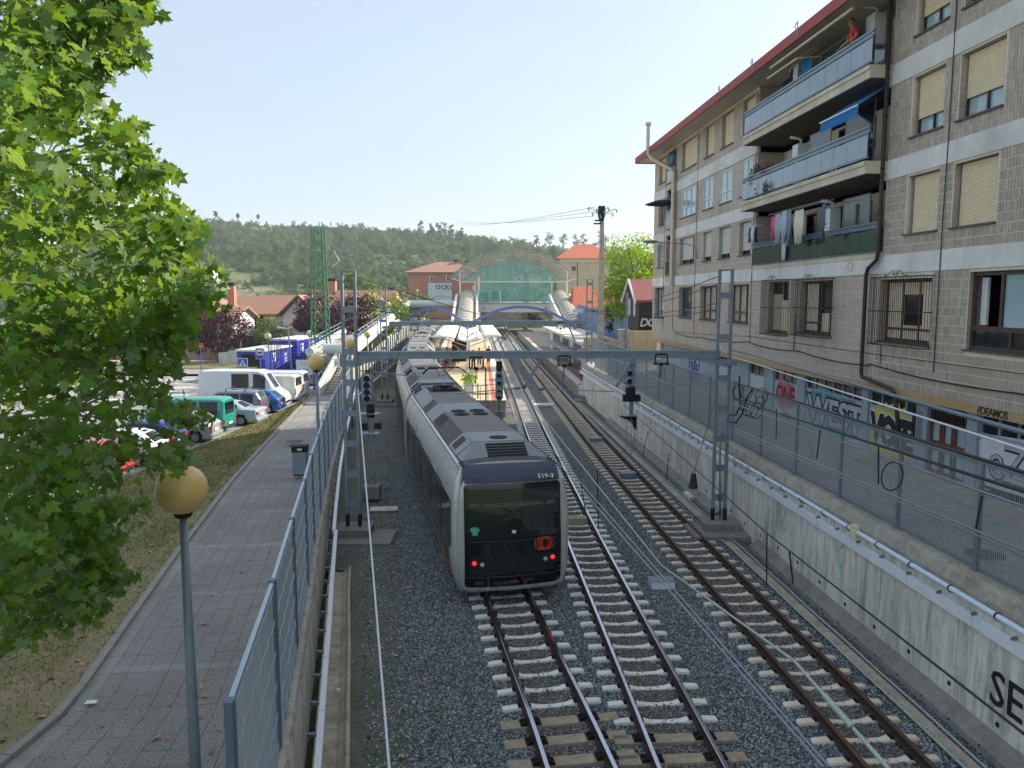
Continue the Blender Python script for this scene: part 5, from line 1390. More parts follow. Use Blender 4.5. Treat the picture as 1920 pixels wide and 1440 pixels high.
# --- overhead line masts, portals and wires
def mast(x, y, z0, z1, lab, w=.40, leg=.075, step=.98, block=True, rz=0.0):
 t = thing('catenary_mast', lab, 'mast', (x, y, z0), rz, 'lattice masts of the overhead line')
 for s in (-1, 1):
  m = MB(); cx = x + s * w / 2
  m.beam((cx, y - .05, z0), (cx, y - .05, z1), leg, .012, up=(0, 1, 0)); m.beam((cx - leg / 2 * 1, y, z0), (cx - leg / 2, y, z1), .012, .12, up=(0, 1, 0)); m.beam((cx + leg / 2, y, z0), (cx + leg / 2, y, z1), .012, .12, up=(0, 1, 0))
  m.build('channel_leg', M_MAST, t)
  if z0 < 1: m = MB(); m.box((cx, y - .0, z0 + .2), (leg + .03, .14, .4)); m.build('painted_foot', M_BLACK, t)
 m = MB()
 m.box((x, y, z1 + .02), (w + leg, .16, .04)); m.build('cap_plate', M_MAST, t)
 z = z0 + .75; pm = MB().box((0, 0, 0), (w + leg * .6, .012, .19)).build('batten_plate', M_MAST, mesh_only=True)
 while z < z1 - .3:
  for s in (-1, 1): inst('batten_plate', pm, (0, s * .066, z - z0), t)
  z += step * (1.0 if z < 5 else 1.35)
 if block:
  m = MB(); m.box((x, y, z0 - .12), (1.15, 1.0, .24)); m.build('concrete_block', M_BASEC, t, bevel=.02)
  m = MB(); m.box((x + (.4 if x < 0 else -.1), y - .35, z0 - .34), (1.9, 1.5, .22)); m.build('concrete_slab', M_BASEC, t, bevel=.02)
 return t
mL = mast(-5.12, 24.25, .25, 8.4, 'near left lattice mast standing in the gravel by the path wall')
mR = mast(6.78, 24.6, .35, 8.45, 'near right lattice mast standing beside the concrete wall')
mast(-9.15, 54.9, .3, 8.5, 'second lattice mast on the left, farther off beside the train')
mast(5.72, 57.0, .3, 8.9, 'second lattice mast on the right, at the near end of the right platform')
def portal(x0, x1, y, z, h, w, lab, tilt=0.0):
 t = thing('portal_beam', lab, 'portal beam', ((x0 + x1) / 2, y, z), 0, 'beams across the tracks')
 n_ = 5
 for i in range(n_):
  a = lerp(x0, x1, i / n_); c = lerp(x0, x1, (i + 1) / n_); za = z + tilt * i / n_; zc_ = z + tilt * (i + 1) / n_
  m = MB(); m.beam((a + .004, y, za), (c - .004, y, zc_), w, h); m.build('beam_segment', M_MAST, t)
 m = MB(); m.beam((x0, y - w / 2 - .012, z + h / 2 - .03), (x1, y - w / 2 - .012, z + h / 2 - .03 + tilt), .02, .05); m.beam((x0, y - w / 2 - .012, z - h / 2 + .03), (x1, y - w / 2 - .012, z - h / 2 + .03 + tilt), .02, .05); m.build('flange', M_MAST, t)
 m = MB(); x = x0 + .5
 for xc in (-.9, 2.2, 3.3):
  for i in range(4):
   for j in range(3): m.tube([(xc + i * .12, y - w / 2 - .02, z - .08 + j * .08), (xc + i * .12, y - w / 2 - .05, z - .08 + j * .08)], .016, 6)
 for xc in (-3.0, -1.5, .1, .4, 1.9, 2.4, 3.6, 5.0): m.tube([(xc, y, z + h / 2), (xc, y, z + h / 2 + .07)], .02, 6); m.tube([(xc + .12, y, z + h / 2), (xc + .12, y, z + h / 2 + .06)], .02, 6)
 m.build('bolts', M_GALV, t, kind='stuff')
 for s, xx in ((1, x0), (-1, x1)):
  m = MB(); m.prism([(xx - s * .1, y - w * .6, z - h / 2), (xx + s * 1.0, y - w * .6, z - h / 2), (xx - s * .1, y - w * .6, z - h / 2 - .2)], (0, w * 1.2, 0)); m.box((xx - s * .2, y, z - h / 2 - .12), (.62, w * 1.4, .18)); m.build('bracket', M_MAST, t)
 return t
PB = portal(-4.92, 6.6, 24.4, 5.78, .24, .26, 'near grey steel beam spanning all tracks between the lattice masts', .04)
portal(-8.9, 5.5, 56.0, 5.72, .30, .3, 'farther grey steel beam spanning the tracks near the platforms', .1)
# hanging V brackets
def drop(x0, x1, xa, y, z, za, lab):
 t = thing('drop_bracket', lab, 'bracket', (xa, y, z - .12))
 for x in (x0, x1):
  if x is None: continue
  m = MB(); m.beam((x, y, z - .12), (xa, y - .0, za), .10, .10); m.build('strut', M_MAST, t)
drop(-.1 + .05, .93, .38, 24.4, 5.78, 4.72, 'V shaped steel bracket hanging from the near beam over the middle track')
drop(3.85, None, 3.33, 24.4, 5.78, 4.78, 'single slanting bracket hanging from the near beam towards the right wall')
drop(-8.1, None, -8.5, 56.0, 5.72, 4.1, 'slanting bracket hanging from the far beam at its left end')
drop(4.1, None, 4.6, 56.0, 5.72, 4.4, 'slanting bracket hanging from the far beam at its right end')
# insulator hoops below the beams
def hoop(u, v, Y, lab, s=1.0):
 c = py(u, v + (9 if Y < 30 else 4), Y - .15); t = thing('insulator_hoop', lab, 'insulator', c, 0, 'insulated hoops hanging from the beams')
 m = MB(); w, h = .19 * s, .15 * s
 m.tube([c + Vector((x * w, 0, z * h)) for x, z in ((-1, -1), (-1, .7), (-.8, 1), (.8, 1), (1, .7), (1, -1))], .026 * s, 6); m.build('hoop', M_IRON, t)
 m = MB()
 for x in (-1, 1):
  for k in (-.05, 0, .05): m.tube([c + Vector((x * w + k - .012, 0, -h)), c + Vector((x * w + k + .012, 0, -h))], .05 * s, 8)
 m.beam(c + Vector((-w, 0, -h)), c + Vector((w, 0, -h)), .03, .03); m.box(c + Vector((0, 0, -h - .02)), (.12 * s, .06, .09 * s)); m.build('insulators', M_CLIP, t)
 m = MB(); m.beam(c + Vector((0, 0, -h - .05)), c + Vector((-.03, 0, -h - .45 * s)), .03, .03); m.build('rod', M_CLIP, t)
hoop(1058, 667, 24.4, 'black hoop with insulators below the near beam over the right platform'); hoop(1240, 664, 24.4, 'black hoop with insulators below the near beam beside the right mast'); hoop(893, 671, 24.4, 'black hoop with insulators below the near beam over the left platform', 1.15)
hoop(1051, 606, 56.0, 'small hoop below the far beam near the right shelter', 1.3); hoop(777, 610, 56.0, 'small hoop below the far beam above the train', 1.3)
# arms reaching over the tracks with insulators
def arm(p, q, ip, lab):
 t = thing('registration_arm', lab, 'registration arm', p, 0, 'arms holding the wires over the tracks')
 m = MB(); m.tube([p, Vector(p).lerp(Vector(q), .85), q], .018, 6); m.build('rod', M_WIREG, t)
 m = MB(); d = (Vector(q) - Vector(p)).normalized(); c = Vector(p).lerp(Vector(q), ip)
 for k in range(4): m.tube([c + d * (k * .045), c + d * (k * .045 + .02)], .055, 8)
 m.build('insulator', M_CLIP, t)
A = Vector((.38, 24.4, 4.74))
arm(A, Vector((-1.75, 24.4, 4.55)), .06, 'thin arm reaching left from the V bracket across the platform'); arm(Vector((.72, 24.4, 4.70)), Vector((3.25, 24.4, 4.62)), .06, 'thin arm reaching right from the middle bracket over the right track')
arm(Vector((6.5, 24.4, 4.9)), Vector((3.6, 24.4, 4.75)), .9, 'thin arm reaching left from the right mast below the signal'); arm(Vector((-4.85, 24.3, 5.3)), Vector((-2.9, 24.3, 5.1)), .1, 'short arm reaching right from the left mast towards the train roof')
# wires. each entry: sight line at the beam, sight line near the camera, with the height of the wire at either end
wires = []
def wire(name, pts, r, mat, lab, sagz=0.0, cat='overhead wire'):
 P = [Vector(p) for p in pts]; Q = []
 for a, c in zip(P, P[1:]):
  n_ = 16
  for i in range(n_): Q.append(a.lerp(c, i / n_) - Vector((0, 0, sagz * 4 * (i / n_) * (1 - i / n_))))
 Q.append(P[-1])
 m = MB(); m.tube(Q, r, 6, cap=False); o = m.build(name, mat, None, smooth=True); tag(o, lab, cat, 'wires of the overhead line'); return o
def ext(p, q, y):        # carry a straight wire on to distance y
 p = Vector(p); q = Vector(q); t = (y - p.y) / (q.y - p.y); return p.lerp(q, t)
def two(u1, v1, z1, u2, v2, z2, back=None):
 a = gp(u1, v1, z1); c = gp(u2, v2, z2)
 return [a, c] if back is None else [a, c, ext(a, c, back)]
# feeder bundles descending from the left mast top towards the far right mast etc.
wire('feeder_cable', [(-5.0, 24.3, 8.3), (-.6, 56, 6.0), (4.2, 75, 5.4)], .018, M_CABLE, 'upper feeder cable running from the left mast over the train to the far beam', .1)
wire('feeder_cable', [(-5.2, 24.3, 7.35), (-2.0, 56, 5.9)], .022, M_CABLE, 'lower feeder cable with splices running from the left mast over the train roof', .15)
for k, (z, x) in enumerate(((8.3, 6.6), (8.05, 6.6), (7.45, 6.62), (7.25, 6.62))):
 wire('feeder_cable', [(x, 24.5, z), (5.2, 56.5, 6.6 + .1 * k)], .014, M_CABLE, 'feeder cable from the right mast to the far right mast, %s from the top' % ['first', 'second', 'third', 'fourth'][k], .35 + .05 * k)
 wire('feeder_cable', [(x + .15, 24.5, z - .05), (8.6, 2, z + .3)], .012, M_CABLE, 'feeder cable from the right mast back over the wall, %s from the top' % ['first', 'second', 'third', 'fourth'][k], .1) if k in () else None
# white earth cable hanging from the left mast down to the near gravel
wire('earth_cable', two(668, 692, 5.1, 730, 1440, 2.6, 3.0), .016, M_WIREW, 'bright white cable slanting down past the left mast towards the camera', 0.0)
# wires over the right wall, nearest ones lowest in the picture
for i, (u1, v1, z1, u2, v2, z2, r, mt, lab) in enumerate((
 (1371, 655, 5.9, 1920, 811, 6.6, .022, M_POSTB, 'thick blue grey cable from the right mast, uppermost on the right'),
 (1371, 668, 5.8, 1920, 843, 6.5, .011, M_WIREW, 'white cable from the right mast, below the thick grey one'),
 (1375, 716, 5.3, 1920, 886, 6.2, .017, M_CABLE, 'twisted black cable above the street, upper one'),
 (1375, 748, 5.0, 1920, 922, 6.0, .017, M_CABLE, 'twisted black cable above the street, lower one'),
 (1375, 757, 4.95, 1920, 950, 5.8, .013, M_MAST, 'grey wire just below the twisted cables'),
 (1375, 803, 4.7, 1920, 1033, 5.6, .010, M_WIREG, 'contact wire above the mesh fence, upper one'),
 (1375, 809, 4.65, 1920, 1042, 5.55, .010, M_WIREG, 'contact wire above the mesh fence, lower one'))):
 a = gp(u1, v1, z1); c = gp(u2, v2, z2); wire('overhead_wire', [a, c, ext(a, c, .5)], r, mt, lab)
# running wires over the three tracks
def trackwire(tab, z, dx, lab, mat=M_WIREG, r=.010, y0=2, y1=24.4, dz=0):
 g = lambda y: interp([(b_, a_) for a_, b_ in tab], y)
 wire('contact_wire', [(g(y1) + dx, y1, z + dz), (g(y1 + 32) + dx, y1 + 32, z + .1), (g(y1 + 70) + dx, y1 + 70, z + .3)], r, mat, lab)
trackwire(T2, 4.65, .1, 'contact wire above the middle track towards the station'); trackwire(T3, 4.65, .1, 'contact wire above the right track towards the station'); trackwire(T1, 4.75, .2, 'contact wire above the train')
trackwire(T2, 5.6, .0, 'carrier wire above the middle track', r=.012); trackwire(T3, 5.6, .0, 'carrier wire above the right track', r=.012); trackwire(T1, 5.7, .1, 'carrier wire above the train', r=.012)
for i, (u1, v1, z1, u2, v2, z2, r, mt, lab) in enumerate((
 (1005, 820, 4.3, 1545, 1440, 4.6, .010, M_WIREG, 'left one of the twin contact wires crossing the gravel between the tracks'),
 (1013, 818, 4.3, 1556, 1440, 4.6, .010, M_WIREG, 'right one of the twin contact wires crossing the gravel between the tracks'),
 (1000, 760, 4.6, 1240, 1060, 4.7, .013, M_WIREG, 'carrier wire running over the middle track'),
 (1240, 1060, 4.7, 1490, 1240, 5.6, .008, M_WIRET, 'green tinted wire above the right track'),
 (1170, 760, 3.9, 1438, 1000, 4.3, .010, M_CABLE, 'dark carrier wire in front of the concrete wall'),
 (1438, 1000, 4.3, 1920, 1376, 4.9, .010, M_CABLE, 'dark wire in front of the concrete wall, near part'))):
 a = gp(u1, v1, z1); c = gp(u2, v2, z2); wire('overhead_wire', [a, c], r, mt, lab)
a = gp(1490, 1240, 5.6); c = gp(1665, 1440, 5.9); w_ = wire('overhead_wire', [a, c, ext(a, c, 1.0)], .009, M_WIRET, 'thick verdigris green wire above the right track, nearest part')
c1 = gp(1577, 1381, 5.72);
wire('wire_sleeve', [a.lerp(c, .42), a.lerp(c, .72)], .015, M_WIRET, 'speckled green sleeve on the nearest wire', cat='sleeve')
# droppers
dd = thing('dropper', 'short black droppers hanging between the wires', 'dropper', (4, 15, 5))
m = MB()
for (u, v, u2, v2, z) in ((1438, 1000, 1437, 1102, 4.2), (1253, 851, 1250, 900, 4.0), (1120, 880, 1122, 990, 4.4), (1088, 900, 1098, 960, 4.4), (1215, 808, 1204, 858, 4.1), (1304, 890, 1302, 905, 4.1), (1841, 930, 1830, 992, 6.0), (1538, 806, 1531, 860, 5.6), (1456, 766, 1455, 823, 5.3), (1246, 693, 1248, 720, 4.6), (1647, 838, 1647, 907, 5.8), (1480, 1035, 1487, 1095, 4.5)):
 d_ = gp(u, v, z); m.tube([d_, py(u2, v2, d_.y)], .011, 5)
m.build('dropper_wires', M_CABLE, dd, kind='stuff')
def ring(c, r, lab, n=22, tilt=0.2):
 m = MB(); m.tube([c + Vector((r * cos(a) * .9, .3 * r * cos(a), r * sin(a))) for a in [2 * pi * i / n for i in range(n + 1)]], .012, 5); return tag(m.build('cable_loop', M_CABLE), lab, 'cable loop')
ring(py(1673, 893, 12.5), .24, 'large black cable loop hanging in front of the mesh fence')
for i, (u, v, r) in enumerate(((1384, 735, .20), (1400, 736, .20), (1428, 742, .22), (1425, 755, .18), (1402, 765, .22), (1410, 768, .22), (1418, 770, .22), (1394, 760, .15))):
 ring(py(u, v, 21.8), r, 'coil of black cable hanging beside the right mast, number %s from the left' % ['one', 'two', 'seven', 'six', 'three', 'four', 'five', 'eight'][i])
m = MB(); m.tube([py(1368, 778, 23.9), py(1380, 778, 23.2), py(1388, 760, 22.5), py(1386, 720, 22), py(1387, 705, 22)], .026, 6); m.tube([py(1368, 790, 23.9), py(1380, 793, 23.2), py(1392, 775, 22.5), py(1400, 745, 22), py(1412, 730, 22)], .024, 6); tag(m.build('cable_tail', M_CABLE, None, smooth=True), 'thick black cables curling from the right mast to the coils', 'cable')
m = MB(); m.tube([py(1368, 778, 24.3), py(1352, 790, 24.3), py(1350, 860, 24.4), py(1350, 975, 24.5)], .03, 6); tag(m.build('conduit', M_GALV, None, smooth=True), 'bent conduit climbing the right mast', 'conduit')
m = MB(); a = gp(1300, 905, 3.6); m.tube([py(1345, 735, 24), a + Vector((0, 0, .2))], .008, 4); m.tube([a + Vector((0, 0, .2)), a + Vector((0, 0, -.12))], [.05, .11], 8); tag(m.build('hanging_weight', M_CABLE), 'small black weight hanging on a thin line before the concrete wall', 'weight')
# --- colour light signals seen from behind
def signal(c, nl, h, lab, face=-1, pole_to=None, cat='signal'):
 t = thing('rail_signal', lab, 'signal', c, 0, 'colour light signals')
 m = MB(); w = .22; P = []
 for i in range(10): a = pi * i / 9; P.append((c.x + w * cos(a), c.y, c.z + h - w + w * sin(a) * .9 + .0))
 for i in range(10): a = pi + pi * i / 9; P.append((c.x + w * cos(a), c.y, c.z + w + w * sin(a) * .9))
 m.prism(P, (0, .04, 0)); m.build('backing_board', M_GALV, t)
 for k in range(nl):
  z = c.z + h - .28 - k * (h - .5) / max(1, nl - 1)
  m = MB(); m.tube([(c.x, c.y - .02, z), (c.x, c.y - .12, z)], .115, 18); m.build('lamp_housing', M_BLACK, t, smooth=False)
  m = MB(); rr = [[(c.x + .15 * cos(a), c.y - y_, z + .15 * sin(a)) for a in [radians(-10 + 200 * i / 14) for i in range(15)]] for y_ in (.01, .12)]; m.loft(rr, closed=False); o = m.build('hood', M_TRUNK, t); s = o.modifiers.new('s', 'SOLIDIFY'); s.thickness = .015
 return t
c = py(689, 758, 28.5); s = signal(c, 4, 1.24, 'tall four lamp signal on a lattice post beside the left mast')
m = MB();
for q in (-.1, .1): m.beam((c.x + .1 + q, c.y + .1, .5), (c.x + .1 + q, c.y + .1, c.z + .3), .05, .05)
z = .6
while z < c.z: m.beam((c.x, c.y + .1, z), (c.x + .2, c.y + .1, z + .0), .03, .03); z += .28
m.build('lattice_post', M_MAST, s)
m = MB(); m.box((c.x + .05, c.y, c.z - .35), (.75, .5, .03)); m.box((c.x + .1, c.y, c.z - 1.1), (.65, .5, .03)); m.tube([(c.x + .42, c.y, c.z - .35), (c.x + .44, c.y, c.z - .75), (c.x + .38, c.y, c.z - 1.1)], .014, 5); m.tube([(c.x - .35, c.y, c.z - .35), (c.x - .3, c.y, c.z - 1.1)], .014, 5); m.build('platform', M_GALV, s)
m = MB(); m.box((c.x - .18, c.y + .05, c.z - .85), (.3, .2, .26)); m.box((c.x + .38, c.y + .05, c.z - .82), (.24, .2, .22)); m.build('side_lamp', M_BLACK, s)
m = MB(); m.tube([(c.x + .1, c.y + .05, c.z), (c.x + .1, c.y + .05, c.z - .5)], .16, 10); m.build('black_box', M_BLACK, s)
m = MB(); m.box((c.x + .1, c.y + .1, .28), (.6, .6, .5)); m.build('concrete_foot', M_BASEC, s, bevel=.02)
c = py(936, 752, 43.5); s = signal(c, 4, 1.75, 'four lamp signal with a black box on top at the end of the left platform')
m = MB(); m.box((c.x - .0, c.y, c.z + 2.0), (.34, .3, .55)); m.build('top_box', M_BLACK, s)
m = MB(); m.tube([(c.x, c.y + .1, 0), (c.x, c.y + .1, c.z + 2)], .07, 8); m.box((c.x, c.y + .05, .9), (.4, .3, .5)); m.build('post', M_MAST, s)
m = MB(); m.box((c.x, c.y - .25, c.z - .3), (.7, .03, .03));
for q in range(4): m.box((c.x, c.y - .22, c.z + .3 + q * .42), (.85, .02, .02))
m.build('cross_bars', M_GALV, s)
c = py(1180, 724, 33.5); s = signal(c, 3, 1.2, 'three lamp signal above the right concrete wall with a caged ladder')
m = MB(); m.box((c.x + .05, c.y, c.z - .18), (.4, .35, .34)); m.box((c.x + .1, c.y, c.z - .52), (.75, .4, .3)); m.build('relay_box', M_BLACK, s)
m = MB(); m.tube([(c.x + .1, c.y, c.z - .6), (c.x + .1, c.y, c.z - 1.25)], .09, 8); m.box((c.x + .02, c.y, c.z - 1.3), (.6, .5, .04)); m.build('arm', M_GALV, s)
m = MB(); m.prism([(c.x - .4, c.y, c.z - 1.35), (c.x + .35, c.y, c.z - 1.35), (c.x + .35, c.y, c.z - 2.0), (c.x + .1, c.y, c.z - 1.6)], (0, .3, 0)); m.build('gusset', M_CLIP, s)
m = MB()
for q in (-.09, .11): m.beam((c.x + q, c.y - .05, c.z - 1.4), (c.x + q, c.y - .05, c.z - 3.0), .02, .02)
for k in range(6): m.beam((c.x - .09, c.y - .05, c.z - 1.5 - k * .3), (c.x + .11, c.y - .05, c.z - 1.5 - k * .3), .02, .02)
m.tube([(c.x + .15, c.y, c.z - 1.5), (c.x + .28, c.y, c.z - 2.2), (c.x + .22, c.y, c.z - 2.9), (c.x + .05, c.y, c.z - 3.1)], .018, 5); m.build('ladder', M_GALV, s)
# --- the train
M_BODY = M('train_silver', 'c6c6c1', .3, .3, var=.08, scale=1.2, dirt=.22, bump=.02, coat=.2)
M_SIDE = M('train_side_grey', '59564c', .4, .3, var=.1, scale=1.4, dirt=.35, bump=.02)
M_ROOF = M('train_roof_grey', '7a736f', .6, .2, var=.12, scale=1.6, dirt=.45, bump=.08)
M_ROOFL = M('train_roof_light', '8c8f92', .5, .3, var=.10, scale=1.6, dirt=.35, bump=.05)
M_ROOFD = M('train_roof_dark', '4a4b50', .6, .2, var=.15, scale=2.2, dirt=.4, bump=.06)
M_MASK = M('train_black_mask', '090b12', .12, 0, var=.1, scale=2, dirt=.0, bump=0, coat=.6)
M_WSCR = glass('windscreen', '0d1418', .04, alpha=.80, spec=.9)
M_TGL = M('train_window', '14171a', .12, 0, var=.3, scale=.8, dirt=.1, bump=0, spec=.8)
M_REDL = M('train_red_line', 'a83a34', .4, var=.1, scale=2, dirt=.15, bump=0)
M_ORNG = M('train_orange', 'd5502c', .4, var=.05, scale=2, dirt=.0, bump=0)
M_LIGHTW = M('lens_clear', 'c8d0d4', .1, 0, var=.05, dirt=0, bump=0)
def emis(name, c, s):
 t = NT(name); t.p.inputs['Base Color'].default_value = (*c, 1); t.p.inputs['Emission Color'].default_value = (*c, 1); t.p.inputs['Emission Strength'].default_value = s; return t.m
M_TAIL = emis('tail_light', (1.0, .01, .02), 1.8)
M_STICK = M('green_sticker', '4fb39a', .5, var=.05, dirt=0, bump=0)
PROF = [(0, .28), (1.05, .28), (1.26, .36), (1.36, .62), (1.40, 1.1), (1.40, 2.2), (1.37, 2.75), (1.30, 3.12), (1.18, 3.36), (1.0, 3.46), (.5, 3.50), (0, 3.51)]
RINGP = [(x, z) for x, z in PROF] + [(-x, z) for x, z in reversed(PROF[1:-1])]
def nose_y(x, z):
 return .16 * (x / 1.3) ** 2 + max(0, z - 1.7) * .10 + max(0, z - 3.0) ** 2 * 1.9 + max(0, .75 - z) * .25
def car_body(p, q, lab, nose=False, first=False, panto=False, idx=0):
 p = Vector((p[0], p[1], 0)); q = Vector((q[0], q[1], 0)); L = (q - p).length; rz = atan2(-(q.x - p.x), q.y - p.y)
 t = thing('train_car', lab, 'train car', p, rz, 'cars of the metro train')
 Tm = world_mat(t)
 def W(x, y, z): return Tm @ Vector((x, y, z))
 m = MB()
 if nose:
  rings = []
  for y_, k in ((0, .93), (.04, .965), (.12, .988), (.28, 1.0), (.7, 1.0)):
   rings.append([W(x * k, max(y_, 0) + nose_y(x, z) * max(0, 1 - y_ / .7) + 0, lerp(1.75, z, k if k < 1 else 1)) for x, z in RINGP])
  rings.append([W(x, L - .35, z) for x, z in RINGP])
  m.loft(rings, caps=(False, True))
  # rounded front cap
  cap = []
  for k in (.93, .80, .6, .4, .2, .02): cap.append([W(x * k, nose_y(x * k, lerp(1.75, z, k)), lerp(1.75, z, k)) for x, z in RINGP])
  m.loft(list(reversed(cap)), caps=(False, False))
 else:
  rings = [[W(x, y_, z) for x, z in RINGP] for y_ in (.35 if not first else 0, L - .35)]
  m.loft(rings)
 m.build('body_shell', M_BODY, t, smooth=True, auto=32)
 # bellows
 m = MB();
 for k in range(5): m.loft([[W(x * s, L - .35 + .14 * k + d, lerp(1.75, z, s)) for x, z in RINGP] for d, s in ((0, .90), (.07, .95), (.14, .90))], caps=(False, False))
 m.build('gangway_bellows', M_RUBBER, t)
 # side panels, windows, doors (both sides)
 ys = 1.1 if nose else .9; ye = L - .8
 for s in (-1, 1):
  X = lambda z, o=.012: s * (interp([(z_, x_) for x_, z_ in PROF[2:9]], z) + o)
  def sp(y0, y1, z0, z1, o):
   zs = [lerp(z0, z1, i / 4) for i in range(5)]
   return [[W(X(z, o), y0, z) for z in zs], [W(X(z, o), y1, z) for z in zs]]
  m = MB(); m.loft(sp(ys, ye, .52, 1.32, .006), closed=False)
  m.build('side_panel', M_SIDE, t)
  m = MB(); m.loft(sp(ys, ye, .36, .44, .008), closed=False); m.build('red_line', M_REDL, t)
  n_ = 5; seg = (ye - ys) / n_
  for i in range(n_):
   a = ys + i * seg
   m = MB(); m.loft(sp(a + .05, a + seg - 1.35, 1.36, 2.52, .010), closed=False); m.build('window', M_TGL, t)
   d0 = a + seg - 1.28
   for e in (0, 1):
    m = MB(); m.loft(sp(d0 + e * .62, d0 + e * .62 + .60, .46, 2.58, .016), closed=False); dd_ = m.build('door', M_SIDE, t)
    m = MB(); m.loft(sp(d0 + e * .62 + .1, d0 + e * .62 + .50, 1.3, 2.4, .022), closed=False); g = m.build('door_glass', M_TGL, dd_)
  m = MB()
  m.tube([W(s * 1.10, .6 if nose else .35, 3.44), W(s * 1.10, L - .4, 3.44)], .022, 6); m.tube([W(s * 1.20, .6 if nose else .35, 3.38), W(s * 1.20, L - .4, 3.38)], .012, 6); m.build('gutter', M_BLACK, t)
 # roof fairing
 ra, rb = (1.75 if nose else .5), L - .35
 FP = [(-1.12, 3.44), (-.70, 3.80), (.70, 3.80), (1.12, 3.44)]
 m = MB()
 front = [W(x, ra - (.9 if nose else 0), z) for x, z in ((-1.02, 3.44), (-.99, 3.47), (.99, 3.47), (1.02, 3.44))]
 top0 = [W(x, ra, z) for x, z in FP]; top1 = [W(x, rb, z) for x, z in FP]
 fr2 = [W(-1.05, ra - (1.0 if nose else 0), 3.42), W(-.5 * 2.0, ra - (.95 if nose else 0), 3.46), W(1.0, ra - (.95 if nose else 0), 3.46), W(1.05, ra - (1.0 if nose else 0), 3.42)]
 m.loft([top0, top1], closed=False); m.face([top1[0], top1[1], top1[2], top1[3]]);
 if nose:
  f0 = W(-1.08, ra - .62, 3.46); f1 = W(1.08, ra - .62, 3.46)
  m.face([f0, f1, top0[2], top0[1]]); m.face([f0, top0[1], top0[0]]); m.face([f1, top0[3], top0[2]])
 else: m.face([top0[0], top0[3], top0[2], top0[1]])
 m.build('roof_fairing', M_ROOFL if nose else M_ROOF, t)
 # flat plates on top
 y = ra + .06; k = 0
 plates = [1.5, 3.9, 2.2, 1.3, 3.6, 2.4, 1.6]
 open_roof = (rb - 2.6, rb - .9) if panto else None
 while y < rb - .1:
  w_ = min(plates[k % 7], rb - .05 - y)
  if open_roof and y < open_roof[0] < y + w_: w_ = open_roof[0] - y
  if open_roof and open_roof[0] - .01 <= y < open_roof[1]: y = open_roof[1]; k += 1; continue
  m = MB(); m.obox(W(0, y + w_ / 2, 3.806), Tm.to_3x3() @ Vector((.68, 0, 0)), Tm.to_3x3() @ Vector((0, w_ / 2 - .012, 0)), (0, 0, .010)); m.build('roof_plate', [M_ROOFL, M_ROOF, M_ROOFL, M_ROOF, M_ROOF][k % 5], t, bevel=.004)
  for s in (-1, 1):
   c0 = W(s * .91, y + w_ / 2, 3.632); ax = Tm.to_3x3() @ Vector((s * .42, 0, -.36)); ax = ax / 2 * .94
   nrm = Tm.to_3x3() @ Vector((s * .36, 0, .42)).normalized()
   m = MB(); m.obox(c0, ax, Tm.to_3x3() @ Vector((0, w_ / 2 - .012, 0)), nrm * .010)
   if k % 2 == 1:
    yy_ = y + .06
    while yy_ < y + w_ - .06:
     m.obox(W(s * .91, yy_, 3.632) + nrm * .012, ax * .98, Tm.to_3x3() @ Vector((0, .014, 0)), nrm * .006); yy_ += .075
   m.build('fairing_panel', M_ROOF if k % 2 else M_ROOFL, t)
  y += w_; k += 1
 if nose:
  m = MB(); m.loft([[W(x, y_, z + .012) for x, z in ((-1.15, 3.375), (-1.0, 3.46), (-.5, 3.50), (0, 3.51), (.5, 3.50), (1.0, 3.46), (1.15, 3.375))] for y_ in (.72, ra - .5)], closed=False); m.build('roof_front_plate', M_ROOFD, t, smooth=True)
 R3 = Tm.to_3x3()
 def louvre(y0, n_, s, step=.14, wd=.055, nm='louvre'):
  nrm = R3 @ Vector((s * .36, 0, .42)).normalized(); ax = R3 @ Vector((s * .42, 0, -.36)) / 2
  for i in range(n_):
   m = MB(); m.obox(W(s * .91, y0 + i * step, 3.632) + nrm * .016, ax * .72, R3 @ Vector((0, wd, 0)), nrm * .006); m.build('louvre_slot', M_DARK, t)
 fans = [L * .42, L * .42 + .75]
 for fy in fans:
  for s in (-1, 1):
   m = MB(); m.tube([W(s * .30, fy, 3.815), W(s * .30, fy, 3.835)], .24, 20); m.build('fan_grille', M_DARK, t)
   m = MB(); [m.tube([W(s * .30 + r * cos(a), fy + r * sin(a), 3.838) for a in [2 * pi * i / 16 for i in range(17)]], .007, 4) for r in (.235, .16, .09)]; m.build('fan_rings', M_ROOFD, t)
 for s in (-1, 1): louvre(L * .42 - .5, 8, s, .18, .034); louvre(rb - .75, 4, s, .17, .032); louvre(.75 if not nose else ra + .7, 4, s, .17, .032)
 if nose:
  m = MB(); m.tube([W(.0 + .05, ra + .55, 3.815), W(.05, ra + .55, 3.832)], .23, 20); m.build('fan_grille', M_DARK, t)
  # front slope grille with five slots
  a = W(0, ra - .62, 3.47); bq = W(0, ra, 3.80); d = (bq - a).normalized(); rx = R3 @ Vector((1, 0, 0)); nn_ = rx.cross(d)
  for i in range(5):
   m = MB(); m.obox(a + d * (.14 + i * .115) + rx * .10 + nn_ * .006, rx * .50, d * .036, nn_ * .006); m.build('grille_slot', M_DARK, t)
